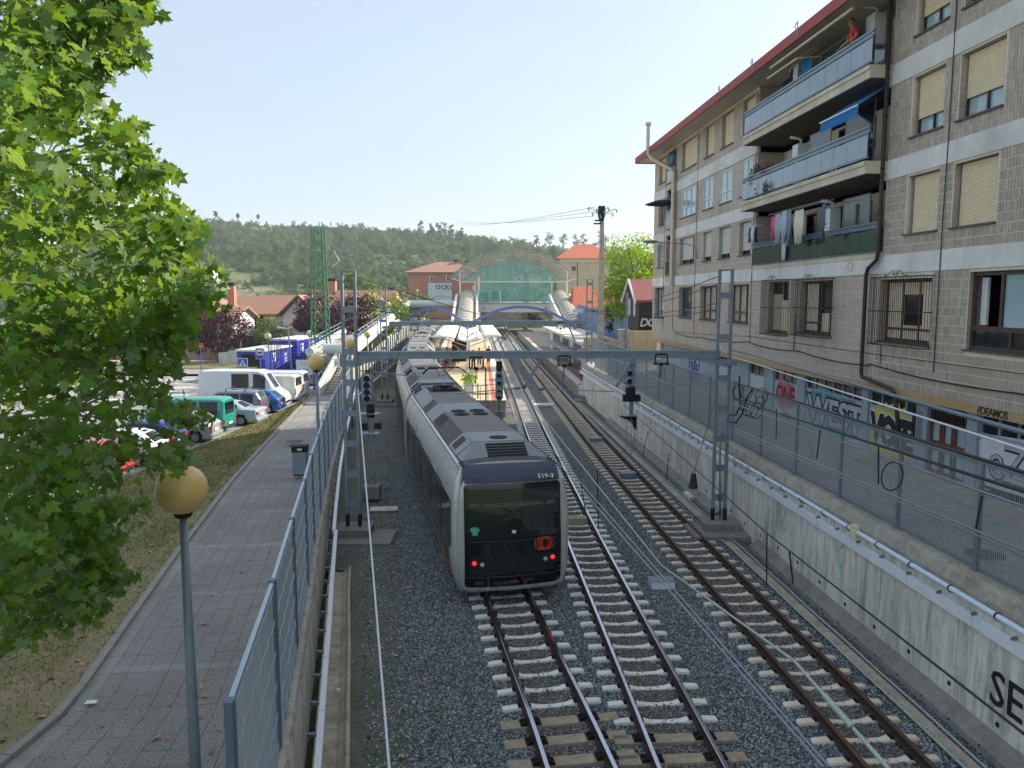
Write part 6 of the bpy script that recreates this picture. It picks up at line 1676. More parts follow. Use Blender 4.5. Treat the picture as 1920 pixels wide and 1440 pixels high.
 if panto:
  m = MB(); m.obox(W(0, (open_roof[0] + open_roof[1]) / 2, 3.808), R3 @ Vector((.62, 0, 0)), R3 @ Vector((0, (open_roof[1] - open_roof[0]) / 2, 0)), (0, 0, .008)); m.build('roof_well', M_DARK, t)
  yc = (open_roof[0] + open_roof[1]) / 2
  m = MB()
  for s in (-1, 1): m.tube([W(s * .35, yc - .5, 3.9), W(s * .35, yc + .5, 3.9)], .03, 6); m.tube([W(s * .35, yc - .4, 3.82), W(s * .35, yc - .4, 3.92)], .05, 8); m.tube([W(s * .35, yc + .4, 3.82), W(s * .35, yc + .4, 3.92)], .05, 8)
  m.tube([W(-.35, yc - .5, 3.9), W(.35, yc - .5, 3.9)], .03, 6); m.tube([W(-.4, yc + .3, 3.92), W(.4, yc + .3, 3.92)], .04, 6); m.box(W(0, yc, 3.95), (.3, .4, .12), rz)
  for q in (-.5, -.2, .1, .4): m.tube([W(q, yc - .55, 3.85), W(q + .15, yc - .5, 3.86)], .035, 6)
  m.build('pantograph_base', M_CABLE, t)
  m = MB(); e1 = W(0, yc + 1.0, 4.3); e0 = W(0, yc - .1, 3.95); hd = W(0, yc - .2, 4.72)
  m.tube([e0 + rx_ * .0 for rx_ in (R3 @ Vector((1, 0, 0)),)] + [e1], .03, 6)
  for s in (-1, 1): m.tube([e1 + R3 @ Vector((s * .08, 0, 0)), hd + R3 @ Vector((s * .32, 0, 0))], .018, 6)
  m.tube([e1 - R3 @ Vector((.1, 0, 0)), e1 + R3 @ Vector((.1, 0, 0))], .03, 6); m.build('pantograph_arm', M_MAST, t)
  m = MB()
  for dy in (-.14, .14): m.tube([W(-.85, yc - .2 + dy, 4.5), W(-.7, yc - .2 + dy, 4.66), W(-.55, yc - .2 + dy, 4.74), W(.55, yc - .2 + dy, 4.74), W(.7, yc - .2 + dy, 4.66), W(.85, yc - .2 + dy, 4.5)], .022, 6)
  for s in (-1, 1): m.tube([W(s * .5, yc - .36, 4.72), W(s * .5, yc - .04, 4.72)], .02, 6)
  m.build('pantograph_head', M_CABLE, t)
 # bogies
 for yb in (3.0, L - 2.6):
  m = MB(); m.box(W(0, yb, .32), (1.5, 2.6, .22), rz)
  m.build('bogie_frame', M_BLACK, t)
  for dy in (-.85, .85):
   for s in (-1, 1): m = MB(); m.tube([W(s * .535 - .05, yb + dy, .52), W(s * .535 + .05, yb + dy, .52)], .36, 18); m.build('wheel', M_CLIP, t)
 return t, W, R3
CP = [(.06, 18.4), (-3.26, 33.7), (-6.22, 50.6), (-8.25, 67.4), (-9.75, 84.2), (-11.0, 101)]
c1, W, R3 = car_body(CP[0], CP[1], 'leading grey metro car with black front window, orange ring emblem and red tail lights', nose=True, panto=True)
for i in range(1, 5): car_body(CP[i], CP[i + 1], ['', 'second metro car, coupled behind the leading one', 'third metro car, passing under the far beam', 'fourth metro car, beside the platform canopy', 'fifth metro car, last one in view beyond the canopy'][i], panto=(i == 3), first=False)
# ---- front mask
def patch(poly, off, rings=7, cz=1.8, cx=0):
 R = []
 n_ = 60; P = []
 m_ = len(poly)
 for i in range(m_):
  a = poly[i]; c = poly[(i + 1) % m_]
  k = max(1, int(hypot(a[0] - c[0], a[1] - c[1]) / .12))
  for j in range(k): P.append((lerp(a[0], c[0], j / k), lerp(a[1], c[1], j / k)))
 for r in range(rings + 1):
  k = 1 - r / rings * .98
  R.append([W(lerp(cx, x, k), nose_y(lerp(cx, x, k), lerp(cz, z, k)) - off, lerp(cz, z, k)) for x, z in P])
 m = MB(); m.loft(R, caps=(False, True)); return m
def rr(x0, x1, z0, z1, r, n=5, xt=None):
 """rounded rectangle; xt = extra half width factor at the top"""
 P = []
 for cx_, cz_, a0 in ((x1 - r, z1 - r, 0), (x0 + r, z1 - r, 90), (x0 + r, z0 + r, 180), (x1 - r, z0 + r, 270)):
  for i in range(n + 1): a = radians(a0 + 90 * i / n); P.append((cx_ + r * cos(a), cz_ + r * sin(a)))
 return P
patch(rr(-1.16, 1.16, .48, 3.06, .10), .014, 9, 1.8).build('front_mask', M_MASK, c1, smooth=True)
# shallow cab seen through the windscreen
m = MB(); m.obox(W(-.1, .9, 2.2), R3 @ Vector((1.0, 0, 0)), R3 @ Vector((0, .02, 0)), (0, 0, .8)); m.build('cab_rear_wall', M('cab_wall', '4a4a44', .7), c1)
ws = patch(rr(-1.10, 1.10, 1.74, 2.92, .07), .022, 6, 2.3); ws.build('windscreen', M_GLASSD if False else glass('windscreen_dark', '10191d', .04, spec=.9), c1, smooth=True)
patch(rr(-1.02, 1.0, 2.50, 2.60, .01), .027, 2, 2.55).build('sun_blind', M('faded_blind', '5d5d4c', .7, dirt=.1), c1)
patch(rr(-1.14, 1.14, 3.08, 3.47, .05), .026, 6, 3.26).build('roof_front_panel', M('train_front_blue_grey', '3d4656', .45, .2, var=.2, scale=4, dirt=.3), c1, smooth=True)
patch(rr(-1.04, 1.04, .84, 1.30, .02), .020, 3, 1.07).build('lamp_panel', M('lamp_panel', '1d252b', .25, dirt=.1), c1, smooth=True)
for z in (1.66, .76):
 m = MB(); m.tube([W(x, nose_y(x, z) - .026, z) for x in [-1.1 + .22 * i for i in range(11)]], .009, 5); m.build('mask_seam', M_ROOFD, c1)
for (x, z, mt, r, nm) in ((-.94, 1.12, M_TAIL, .045, 'tail_light'), (.94, 1.15, M_TAIL, .045, 'tail_light'), (-.76, 1.08, M_LIGHTW, .05, 'head_light'), (.76, 1.12, M_LIGHTW, .05, 'head_light')):
 m = MB(); m.ball(W(x, nose_y(x, z) - .025, z), r, 12); m.build(nm, mt, c1, smooth=True)
 m = MB(); m.tube([W(x + (r + .02) * cos(a), nose_y(x, z) - .03, z + (r + .02) * sin(a)) for a in [2 * pi * i / 16 for i in range(17)]], .009, 4); m.build('lamp_ring', M_ROOFD, c1)
patch(rr(-.1, .1, .58, .64, .01), .022, 2, .61).build('red_plate', M_REDL, c1)
# ring emblem: one full ring and three crescents to its left
def ringshape(cx, cz, r, w0, w1, off):
 m = MB(); n_ = 36; R0 = []; R1 = []
 for i in range(n_):
  a = 2 * pi * i / n_; k = lerp(w0, w1, .5 - .5 * cos(a))
  R0.append(W(cx + r * cos(a), nose_y(cx, cz) - off, cz + r * 1.16 * sin(a))); R1.append(W(cx + (r - k) * cos(a) , nose_y(cx, cz) - off, cz + (r - k) * 1.16 * sin(a)))
 m.loft([R0, R1], caps=(False, False)); return m
for i, (dx, w0, w1) in enumerate(((.0, .035, .035), (-.07, .012, .03), (-.13, .004, .02), (.06, .012, .012))):
 ringshape(.76 + dx, 1.53, .145 - .0 * i, w0, w1, .034 + .001 * i).build('emblem_ring', M_ORNG, c1)
put_text('fleet_number', '519-3', .155, W(.80, nose_y(.8, 3.2) - .075, 3.19), R3 @ Vector((1, 0, 0)), (R3 @ Vector((0, .85, 1))), M_WHITE, c1, thick=.003, offset=.004, spacing=1.1)
patch([(-.98, 1.82), (-.86, 1.82), (-.86, 1.9), (-.8, 1.94), (-.86, 2.02), (-1.0, 2.02), (-1.04, 1.94), (-.98, 1.9)], .03, 2, 1.92, -.92).build('green_sticker', M_STICK, c1)
patch(rr(-.06, .04, 1.84, 1.92, .02), .03, 2, 1.88).build('small_plate', M_WHITE, c1)
m = MB(); m.tube([W(-.42, .2, .42), W(-.42, nose_y(-.42, .4) - .005, .46), W(-.42, nose_y(-.42, .4) - .0, .30)], .006, 4); m.tube([W(.9, nose_y(.9, .4) - .005, .48), W(.9, nose_y(.9, .4) - .0, .30)], .005, 4); m.build('bumper_seam', M_BLACK, c1)
sx_ = lambda z: -(interp([(z_, x_) for x_, z_ in PROF[2:9]], z) + .02)
m = MB(); m.loft([[W(sx_(z), y_, z) for z in zs_] for y_, zs_ in ((.75, (.38, .46, .56)), (2.3, (.38, .6, .80)))], closed=False); m.build('orange_flash', M_ORNG, c1)
# cab side window and door (left side)
m = MB(); m.loft([[W(-1.412, .75, z) for z in (1.35, 1.8, 2.5)], [W(-1.416, 1.45, z) for z in (1.25, 1.8, 2.55)]], closed=False); m.build('cab_side_window', M_TGL, c1)
# a wiper
m = MB(); m.tube([W(-.1, nose_y(0, 1.78) - .045, 1.78), W(.25, nose_y(.3, 1.8) - .05, 1.80), W(.62, nose_y(.6, 1.83) - .05, 1.83)], .010, 5); m.build('wiper', M_BLACK, c1)
for o_ in COL.objects:
 if o_.name.startswith('train_car'): o_.scale = (1.055, 1, 1.0)
# --- platforms
M_PLAT = M('platform_tiles', 'c9b48d', .85, var=.12, scale=.8, dirt=.3, bump=.15)
M_PLATE = M('platform_edge', 'd8d4cc', .8, var=.1, scale=.8, dirt=.3, bump=.1)
M_PLATR = M('platform_red_line', 'c9604c', .8, var=.12, scale=1.2, dirt=.25, bump=.1)
M_PLATS = concrete('platform_side', '9c978c', .5, .2)
M_PLATG = M('platform_grey_tiles', 'a3998a', .85, var=.12, scale=.8, dirt=.35, bump=.15)
g1 = lambda y: interp([(b_, a_) for a_, b_ in T1], y); g2 = lambda y: interp([(b_, a_) for a_, b_ in T2], y); g3 = lambda y: interp([(b_, a_) for a_, b_ in T3], y)
def platform(lab, xl, xr, ys, m_top, edges):
 t = bpy.data.objects.new('platform', None); COL.objects.link(t); t['kind'] = 'structure'; t.location = (xl(ys[0]), ys[0], 0)
 R = [[(xl(y), y, -.1), (xr(y), y, -.1), (xr(y), y, 1.05), (xl(y), y, 1.05)] for y in ys]
 m = MB(); m.loft(R); m.build('platform_body', M_PLATS, t)
 def band(nm, f0, f1, mat, dz):
  m = MB(); m.loft([[(f0(y), y, 1.05 + dz), (f1(y), y, 1.05 + dz)] for y in ys], closed=False); m.build(nm, mat, t)
 band('paving', xl, xr, m_top, .004)
 for side in edges:
  f = (lambda y, o: xl(y) + o) if side < 0 else (lambda y, o: xr(y) - o)
  # cantilevered coping slabs
  y = ys[0];
  while y < min(ys[-1], 110):
   y1 = y + 1.5; a, b_, c, d = f(y + .01, -.06), f(y + .01, .52), f(y1 - .01, .52), f(y1 - .01, -.06)
   m = MB(); m.prism([(a, y + .01, .93), (b_, y + .01, .93), (c, y1 - .01, .93), (d, y1 - .01, .93)], (0, 0, .13)); m.build('edge_slab', M_PLATE, t); y = y1
  band('red_line', lambda y: f(y, .60), lambda y: f(y, .86), M_PLATR, .010)
 return t
YP = [48.9, 56, 64, 72, 80, 90, 100, 115, 130, 150]
platform('left', lambda y: g1(y) + 1.5, lambda y: g2(y) - 1.5, YP, M_PLAT, (-1, 1))
platform('right', lambda y: g3(y) + 1.5, lambda y: min(wx(y) + .1, 8.0) if y < 70 else 5.2 + (110 - y) * .03 + 2.6, [58.5, 64, 72, 80, 90, 100, 115, 130, 150], M_PLATG, (-1,))
# steps/block at platform end and a small planter
c = gp(880, 735, 1.05); t = thing('platform_planter', 'white planter with a bright green shrub on the near end of the left platform', 'planter', c)
m = MB(); m.box(c + Vector((0, 0, .3)), (.7, .7, .6)); m.build('box', M_WHITE, t, bevel=.02)
bush('shrub', c + Vector((0, 0, .95)), .62, .5, .45, 420, .14, leafmat('lime_leaves', '5f9a1a', 'b6d63a', .4), None, None, t, seed=11)
m = MB(); p = gp(911, 752, 1.05); m.tube([p, p + Vector((0, 0, 2.1))], .05, 6); tag(m.build('steel_post', M_CLIP), 'tall thin rusty post at the near end of the left platform', 'post')
m = MB(); p = gp(896, 747, 1.05); m.tube([p, p + Vector((0, 0, 1.0))], .04, 6); tag(m.build('steel_post', M_CLIP), 'short rusty post at the near end of the left platform', 'post')
# railing at platform end
m = MB(); p = gp(872, 752, 1.05); q = gp(915, 752, 1.05)
for z in (.5, 1.0): m.tube([p + Vector((0, 0, z)), q + Vector((0, 0, z))], .02, 5)
for k in range(4): r_ = p.lerp(q, k / 3); m.tube([r_, r_ + Vector((0, 0, 1))], .02, 5)
tag(m.build('platform_railing', M_GALV), 'low grey railing across the near end of the left platform', 'railing')
# lamp post with four arms
c = gp(877, 720, 1.05); t = thing('platform_lamp', 'slender grey lamp post with forked arms on the left platform', 'lamp post', c)
m = MB(); m.tube([c, c + Vector((0, 0, 4.3))], [.09, .05], 8); m.build('post', M_TRUNK, t)
m = MB()
for z, w in ((4.35, .45), (3.75, .5)):
 for s in (-1, 1): m.tube([c + Vector((0, 0, z - .2)), c + Vector((s * w * .5, 0, z)), c + Vector((s * w, 0, z + .15))], .03, 5)
m.build('arms', M_IRON, t)
# canopy
M_MEMB = M('canopy_membrane', 'e6e1d2', .6, var=.06, scale=.6, dirt=.25, bump=.05)
for i, (x0, x1, dz, lab) in enumerate(((-7.6, -5.4, .15, 'left'), (-5.2, -2.9, 0, 'middle'), (-2.7, -.95, .2, 'right'))):
 t = thing('platform_canopy', 'cream curved canopy panel over the left platform, %s one of three' % lab, 'canopy', ((x0 + x1) / 2, 75, 3.3), 0, 'canopy panels over the left platform')
 R = []
 for y in (72.5, 80, 88, 96, 104):
  sh = (y - 72.5) * -.055
  R.append([(lerp(x0, x1, k / 6) + sh, y, 3.75 + dz * (1 if i == 1 else abs((k / 6) - (1 if i == 0 else 0))) * 1.0 - .28 * (1 - (2 * k / 6 - 1) ** 2) * (1 if i == 1 else -.3)) for k in range(7)])
 m = MB(); m.loft(R, closed=False); o = m.build('membrane', M_MEMB, t, smooth=True); s = o.modifiers.new('s', 'SOLIDIFY'); s.thickness = .08; s.offset = 0
 m = MB(); m.tube([Vector(p) for p in R[0]], .07, 6); m.tube([Vector(p) for p in R[-1]], .07, 6); m.build('edge_tube', M_TRUNK, t)
for y in (74, 84, 94, 103):
 x = -4.1 - (y - 72.5) * .055; m = MB(); m.tube([(x, y, 1.05), (x, y, 3.6)], .12, 8); m.tube([(x, y, 2.9), (x - 2.4, y, 3.7)], .05, 6); m.tube([(x, y, 2.9), (x + 2.2, y, 3.7)], .05, 6)
 tag(m.build('canopy_post', M_TRUNK), 'white forked post under the canopy, %s from the camera' % {74: 'first', 84: 'second', 94: 'third', 103: 'fourth'}[y], 'canopy post')
for k, (x, y) in enumerate(((-5.4, 80), (-5.9, 90))):
 t = thing('platform_booth', 'dark panelled booth under the canopy, %s' % ['nearer', 'farther'][k], 'booth', (x, y, 1.05)); m = MB(); m.box((x, y, 2.05), (1.6, 1.6, 2.0)); m.build('walls', M_DARK, t); m = MB(); m.box((x, y - .81, 2.15), (1.3, .02, 1.4)); m.build('poster', M('maroon_poster', '5b2a30', .5), t)
# right platform shelter
t = thing('platform_shelter', 'low flat roofed white shelter building on the right platform', 'shelter', (6.2, 80, 1.05))
def shx(y): return g3(y) + 3.3
m = MB(); m.loft([[(shx(y) - .6, y, 3.72), (shx(y) + 4.2, y, 3.5), (shx(y) + 4.2, y, 3.3), (shx(y) - .6, y, 3.5)] for y in (66, 74, 82, 90, 98, 105)]); m.build('roof', M('shelter_roof', 'd6d0c2', .7, var=.1, scale=.5, dirt=.3), t)
for a, b_ in ((68, 70.5), (76.5, 80), (86, 88.5), (97, 100)):
 m = MB(); m.loft([[(shx(y), y, 1.05), (shx(y), y, 3.5), (shx(y) + 2.6, y, 3.4), (shx(y) + 2.6, y, 1.05)] for y in (a, b_)]); m.build('wall', M_WHITE, t)
m = MB(); m.loft([[(shx(y) + 1.0, y, 1.05), (shx(y) + 1.0, y, 3.4)] for y in (69, 80, 90, 99)], closed=False); m.build('dark_front', M_DARK, t)
m = MB();
for q in range(3): m.ball((shx(66) + .5 + q * .28, 65.98, 3.5), .10, 8)
m.build('roof_logo', M_BLK, t)
# column like info post with ochre cap
c = gp(1088, 705, 1.05); m = MB(); m.box(c + Vector((0, 0, 1.0)), (.14, .14, 2.0)); m.box(c + Vector((0, 0, 2.15)), (.5, .2, .35)); tag(m.build('platform_sign_post', M_COPING), 'grey post with a small box on top at the end of the right platform', 'post')
m = MB(); m.bbox(5.1, 7.3, 58.0, 58.5, .2, .95); m.bbox(5.2, 7.2, 57.6, 57.9, .3, 1.05); tag(m.build('platform_end_bench', M_TRUNK), 'white stepped concrete end of the right platform', 'platform end')
# --- blue arches carrying the line above the platforms
M_BLUEA = M('blue_arch_steel', '5b6fa8', .5, .1, var=.1, scale=.6, dirt=.2, bump=.03)
def arch(x0, z0, x1, z1, zp_, y, lab, n=18, col=None):
 t = thing('blue_arch', lab, 'arch', ((x0 + x1) / 2, y, z0), 0, 'blue steel arches across the tracks'); m = MB(); P = []
 for i in range(n + 1):
  u = i / n; P.append(Vector((lerp(x0, x1, u), y, lerp(z0, z1, u) + (zp_ - (z0 + z1) / 2) * 4 * u * (1 - u))))
 for a, c in zip(P, P[1:]): m.beam(a, c + (c - a) * .03, .22, .34)
 m.build('arch_beam', M_BLUEA, t)
 if col: m = MB(); m.box((col, y, (z0 + 0) / 2), (.45, .4, z0 + .1)); m.build('column', M_BLUEA, t)
 return t
arch(-14.4, 4.1, -5.9, 3.95, 6.15, 100, 'left blue steel arch curving over the train', col=-14.5)
arch(-5.7, 3.95, 8.0, 4.0, 6.4, 100, 'wide blue steel arch over the middle and right tracks', col=8.2)
m = MB(); m.prism([(-6.35, 99.8, 4.3), (-5.25, 99.8, 4.3), (-5.8, 99.8, 3.3)], (0, .4, 0)); m.box((-5.8, 100, 2.1), (.3, .3, 2.5)); tag(m.build('arch_foot', M_BLUEA), 'pointed blue foot where the two arches meet above the canopy', 'arch foot')
# --- station hall over the tracks
SY = 165
st = thing('station_hall', 'glazed station hall with an arched steel roof spanning the tracks', 'station', (.4, SY, 4.4))
m = MB(); m.bbox(-11.4, 12.2, SY + .3, SY + 30, 4.45, 6.56); m.build('bridge_deck', M_WHITE, st)
tt = MB().bbox(-.46, .46, -.03, .03, -.33, .33).build('white_tile', M_WHITE, mesh_only=True)
for i in range(18):
 for j in range(3): inst('white_tile', tt, (-7.2 + .5 + i * .96 - .4, .25, .1 + .33 + j * .70), st)
for x in (-5.9, 7.2): m = MB(); m.tube([(x, SY + .18, 5.35), (x, SY + .1, 5.35)], .19, 12); m.build('round_vent', M_BLACK, st)
m = MB(); m.bbox(-10.9, 11.6, SY, SY + 28, 6.3, 6.5); m.build('floor', M_PLATG, st)
# arched curves
def arc_pts(x0, x1, z0, zt, n=20):
 cx = (x0 + x1) / 2; hw = (x1 - x0) / 2; rise = zt - z0; R_ = (hw * hw + rise * rise) / (2 * rise); P = []
 a0 = math.asin(hw / R_)
 for i in range(n + 1): a = lerp(-a0, a0, i / n); P.append((cx + R_ * sin(a), zt - R_ + R_ * cos(a)))
 return P
M_VAULT = glass('vault_sheet', 'a9b0a8', .3, alpha=.34, spec=.5)
outer = arc_pts(-13.0, 13.7, 11.7, 17.6); inner = arc_pts(-10.9, 11.5, 10.9, 15.5)
# upper glass panes between mullions
inn = arc_pts(-10.6, 11.2, 11.0, 15.4, 15)
for a, c in zip(inn, inn[1:]):
 m = MB(); m.prism([(a[0] + .03, SY + 1.2, 11.15), (c[0] - .03, SY + 1.2, 11.15), (c[0] - .03, SY + 1.2, max(11.2, c[1])), (a[0] + .03, SY + 1.2, max(11.2, a[1]))], (0, .06, 0)); m.build('arch_pane', M_GLASSS, st)
m = MB()
for a in inn: m.beam((a[0], SY + 1.2, 11.0), (a[0], SY + 1.2, a[1]), .06, .08, up=(0, 1, 0))
m.build('mullion', M_GALV, st)
x = -7.9
while x < 8.4:
 m = MB(); m.bbox(x + .03, x + 1.33, SY + .9, SY + .96, 6.65, 10.8); m.build('glass_pane', M_GLASSS, st); x += 1.36
m = MB(); m.bbox(-11.0, 11.7, SY + .6, SY + 1.2, 10.82, 11.12); m.build('white_beam', M_WHITE, st)
for x in (-11.1, -7.95, 8.5, 11.7): m = MB(); m.bbox(x - .15, x + .15, SY + .6, SY + 1.0, 6.2, 10.82); m.build('white_column', M_WHITE, st)
m = MB(); m.tube([(-7.8, SY + .8, 7.2), (8.4, SY + .8, 7.2)], .04, 5); m.build('hand_rail', M_GALV, st)
# hall interior: side rooms, counters, columns
m = MB(); m.bbox(-7.3, -2.6, SY + 6, SY + 12, 6.5, 9.3); m.build('ticket_office', M('office_wall', '9fc4c0', .7), st)
m = MB(); m.bbox(-6.9, -5.2, SY + 5.9, SY + 6.0, 6.6, 8.7); m.bbox(-4.6, -3.0, SY + 5.9, SY + 6.0, 7.0, 9.0); m.build('office_openings', M_DARK, st)
m = MB(); m.bbox(2.6, 3.8, SY + 6, SY + 7, 6.5, 12.5); m.build('pillar', M('pillar_grey', '5b6a6b', .7), st)
m = MB()
for x in (-7.5, 6.5): m.bbox(x, x + .9, SY + 2.2, SY + 3, 6.5, 7.9)
m.build('ticket_machine', M('machine_teal', '6fb0ac', .5), st)
for i, (x, h) in enumerate(((-1.9, 1.6), (2.2, 1.7), (5.0, 1.65))):
 m = MB(); m.box((x, SY + 2.5, 6.5 + h * .45), (.5, .4, h * .9)); m.ball((x, SY + 2.5, 6.5 + h), .18, 8);
# vault skin and trusses
o2 = [(x, z) for x, z in outer]
m = MB(); m.loft([[(x, y, z + .08) for x, z in o2] for y in (SY - 1.5, SY + 10, SY + 22, SY + 30)], closed=False); ob = m.build('vault_roof', M_VAULT, st, smooth=True); s = ob.modifiers.new('s', 'SOLIDIFY'); s.thickness = .12
for j, y in enumerate((SY - 1.2, SY + 9, SY + 19)):
 m = MB()
 m.tube([(x, y, z) for x, z in outer], .2, 6); m.tube([(x, y, z) for x, z in inner], .13, 6)
 for i in range(0, 20):
  a = outer[i]; b_ = inner[i]; c = outer[i + 1]; d = inner[i + 1]
  if i % 2 == 0: m.tube([(a[0], y, a[1]), (d[0], y, d[1])], .09, 5); m.tube([(d[0], y, d[1]), (outer[min(20, i + 2)][0], y, outer[min(20, i + 2)][1])], .09, 5)
 m.build('arch_truss', M('truss_paint', 'a3a294', .5, .1, var=.05, dirt=.1), st)
m = MB()
for i in range(1, 20, 2): m.tube([(outer[i][0], SY - 1.2, outer[i][1] - .25), (outer[i][0], SY + 28, outer[i][1] - .25)], .06, 5)
m.build('purlin', M('truss_paint', 'b9b298', .5, .1), st)
for x, z in (outer[0], outer[-1]): m = MB(); s_ = 1 if x < 0 else -1; m.tube([(x, SY - 1.2, z), (x + s_ * 2.2, SY - 1.2, z - .7)], .10, 6); m.tube([(x + s_ * 2.0, SY - 1.2, z + 1.1), (x + s_ * 2.0, SY - 1.2, 6.4)], .12, 6); m.build('truss_foot', M_TRUNK, st)
# covered escalators coming down towards the platforms
def escal(x0, x1, lab, w=3.0, yb=128, zb=1.3):
 t = thing('covered_escalator', lab, 'escalator', ((x0 + x1) / 2, yb, 1.0), 0, 'covered escalators leading down to the platforms')
 R = []; n_ = 14; ribs = MB()
 for i in range(n_ + 1):
  u = i / n_; y = lerp(yb, SY - .2, u); x = lerp(x1, x0, u); z = lerp(zb, 6.9, u)
  ring_ = [(x + w / 2 * cos(a) * -1 * .8, y, z + 1.0 + 1.25 * sin(a)) for a in [pi * k / 8 for k in range(9)]]
  R.append([(x - w / 2 * .8, y, z)] + ring_ + [(x + w / 2 * .8, y, z)]);
  ribs.tube([Vector(p) + Vector((0, 0, .03)) for p in ring_], .05, 4)
 m = MB(); m.loft(R, closed=False); m.build('tunnel_skin', M('escalator_skin', 'b7b39e', .35, .1, var=.08, scale=.5, dirt=.3, spec=.6), t, smooth=True); ribs.build('ribs', M_COPING, t)
 for s in (-1, 1):
  m = MB(); a = Vector((x0 + s * w * .52, SY - .2, 6.0)); b_ = Vector((x1 + s * w * .52, yb - .2, zb - .75));
  m.prism([a + Vector((0, 0, 2.4)), a, b_, b_ + Vector((0, 0, 2.4))], (s * .45, 0, 0)); m.build('side_wall', M_WHITE, t)
 return t
escal(-9.6, -7.9, 'left covered escalator coming down to the left platform', 3.7)
escal(10.1, 10.3, 'right covered escalator coming down to the right platform', 3.7, 122, 1.9)
# people in the hall
# --- raised walkway and ramp on the left
M_PARA = M('white_parapet', 'd3d6d3', .45, var=.08, scale=.4, dirt=.35, bump=.05)
def tubeway(pts, r, lab):
 t = thing('walkway_parapet', lab, 'parapet', pts[0]); m = MB(); m.tube(pts, r, 14); m.build('round_parapet', M_PARA, t, smooth=True, auto=50)
 m = MB()
 for z in (r + .35, r + .75): m.tube([Vector(p) + Vector((0, 0, z)) for p in pts], .035, 5)
 for a, c in zip(pts, pts[1:]):
  L = (Vector(c) - Vector(a)).length; k = int(L / 3)
  for i in range(k + 1): q = Vector(a).lerp(Vector(c), i / max(1, k)); m.tube([q, q + Vector((0, 0, r + .75))], .03, 5)
 m.build('railing', M_GALV, t); return t
wk = thing('walkway_ramp', 'long concrete ramp rising beside the train towards the station', 'ramp', (-16, 110, 2))
RA = [(-14.3, 66, 2.6), (-22.4, 165, 5.9)]
m = MB(); A0, A1 = Vector(RA[0]), Vector(RA[1])
m.loft([[p, p + Vector((-3.4, 0, 0)), p + Vector((-3.4, 0, -.5)), p + Vector((0, 0, -.5))] for p in (A0, A1)]); m.build('ramp_deck', M_COPING, wk)
m = MB(); m.bbox(-25.5, -11.2, 164, 168, 5.4, 5.9); m.build('bridge_deck', M_COPING, wk)
for i in range(8): m = MB(); q = A0.lerp(A1, (i + .5) / 8); m.box((q.x - 1.6, q.y, q.z / 2 - .2), (1.6, .6, q.z - .4)); m.build('pier', M_COPING, wk)
tubeway([Vector((-14.0, 66, 2.95)), Vector((-22.0, 163.6, 6.3))], .62, 'white rounded parapet of the ramp, nearer side')
tubeway([Vector((-22.0, 164, 6.3)), Vector((-11.4, 164, 6.3))], .75, 'white rounded parapet of the bridge to the station')
tubeway([Vector((-17.4, 66, 2.95)), Vector((-25.9, 163, 6.3))], .38, 'white rounded parapet of the ramp, far side')
tubeway([Vector((-15.8, 64.5, 3.35)), Vector((-13.3, 64.5, 3.35))], .42, 'graffiti stained white parapet across the foot of the ramp')
m = MB(); m.bbox(-15.7, -13.6, 64.9, 65.6, .1, 2.9); tag(m.build('ramp_abutment', M_COPING), 'dark concrete wall under the foot of the ramp', 'abutment')
sg = thing('notice_sign', 'white notice with a red line standing in front of the ramp foot', 'sign', (-16.3, 63.5, .2)); m = MB(); c = py(629, 680, 62.5); m.box(c, (.62, .04, .62)); m.build('panel', M_WHITE, sg); m = MB(); m.box(c + Vector((0, -.025, -.04)), (.5, .01, .05)); m.build('red_stripe', M_REDL, sg); m = MB(); m.box(Vector((c.x, c.y + .1, .7)), (.5, .3, 1.3)); m.build('plinth', M_COPING, sg)
# stair beside the ramp
sa = thing('stair', 'grey stair with a white side wall leading up to the ramp', 'stair', (-12.7, 58, .2))
n_ = 13
for i in range(n_):
 y = 57.2 + i * .55; m = MB(); m.bbox(-14.2 + .0, -12.3 - .04 * i * 1.0, y, y + .57, .1, .33 + i * .155); m.build('step', M_COPING, sa)
m = MB(); m.prism([(-14.5, 56.6, .1), (-14.5, 56.6, 1.1), (-14.8, 64.8, 3.2), (-14.8, 64.8, .1)], (.26, 0, 0)); m.build('side_wall', M_PARA, sa, bevel=.02)
m = MB(); m.tube([(-13.3, 57, 1.2), (-13.5, 64.4, 3.2)], .025, 5); m.tube([(-12.3, 57, 1.2), (-13.0, 64.4, 3.2)], .025, 5)
for i in range(6): m.tube([(-13.3 - .03 * i, 57 + 1.4 * i, .4 + .36 * i), (-13.3 - .03 * i, 57 + 1.4 * i, 1.2 + .38 * i)], .02, 5)
m.build('hand_rail', M_GALV, sa)
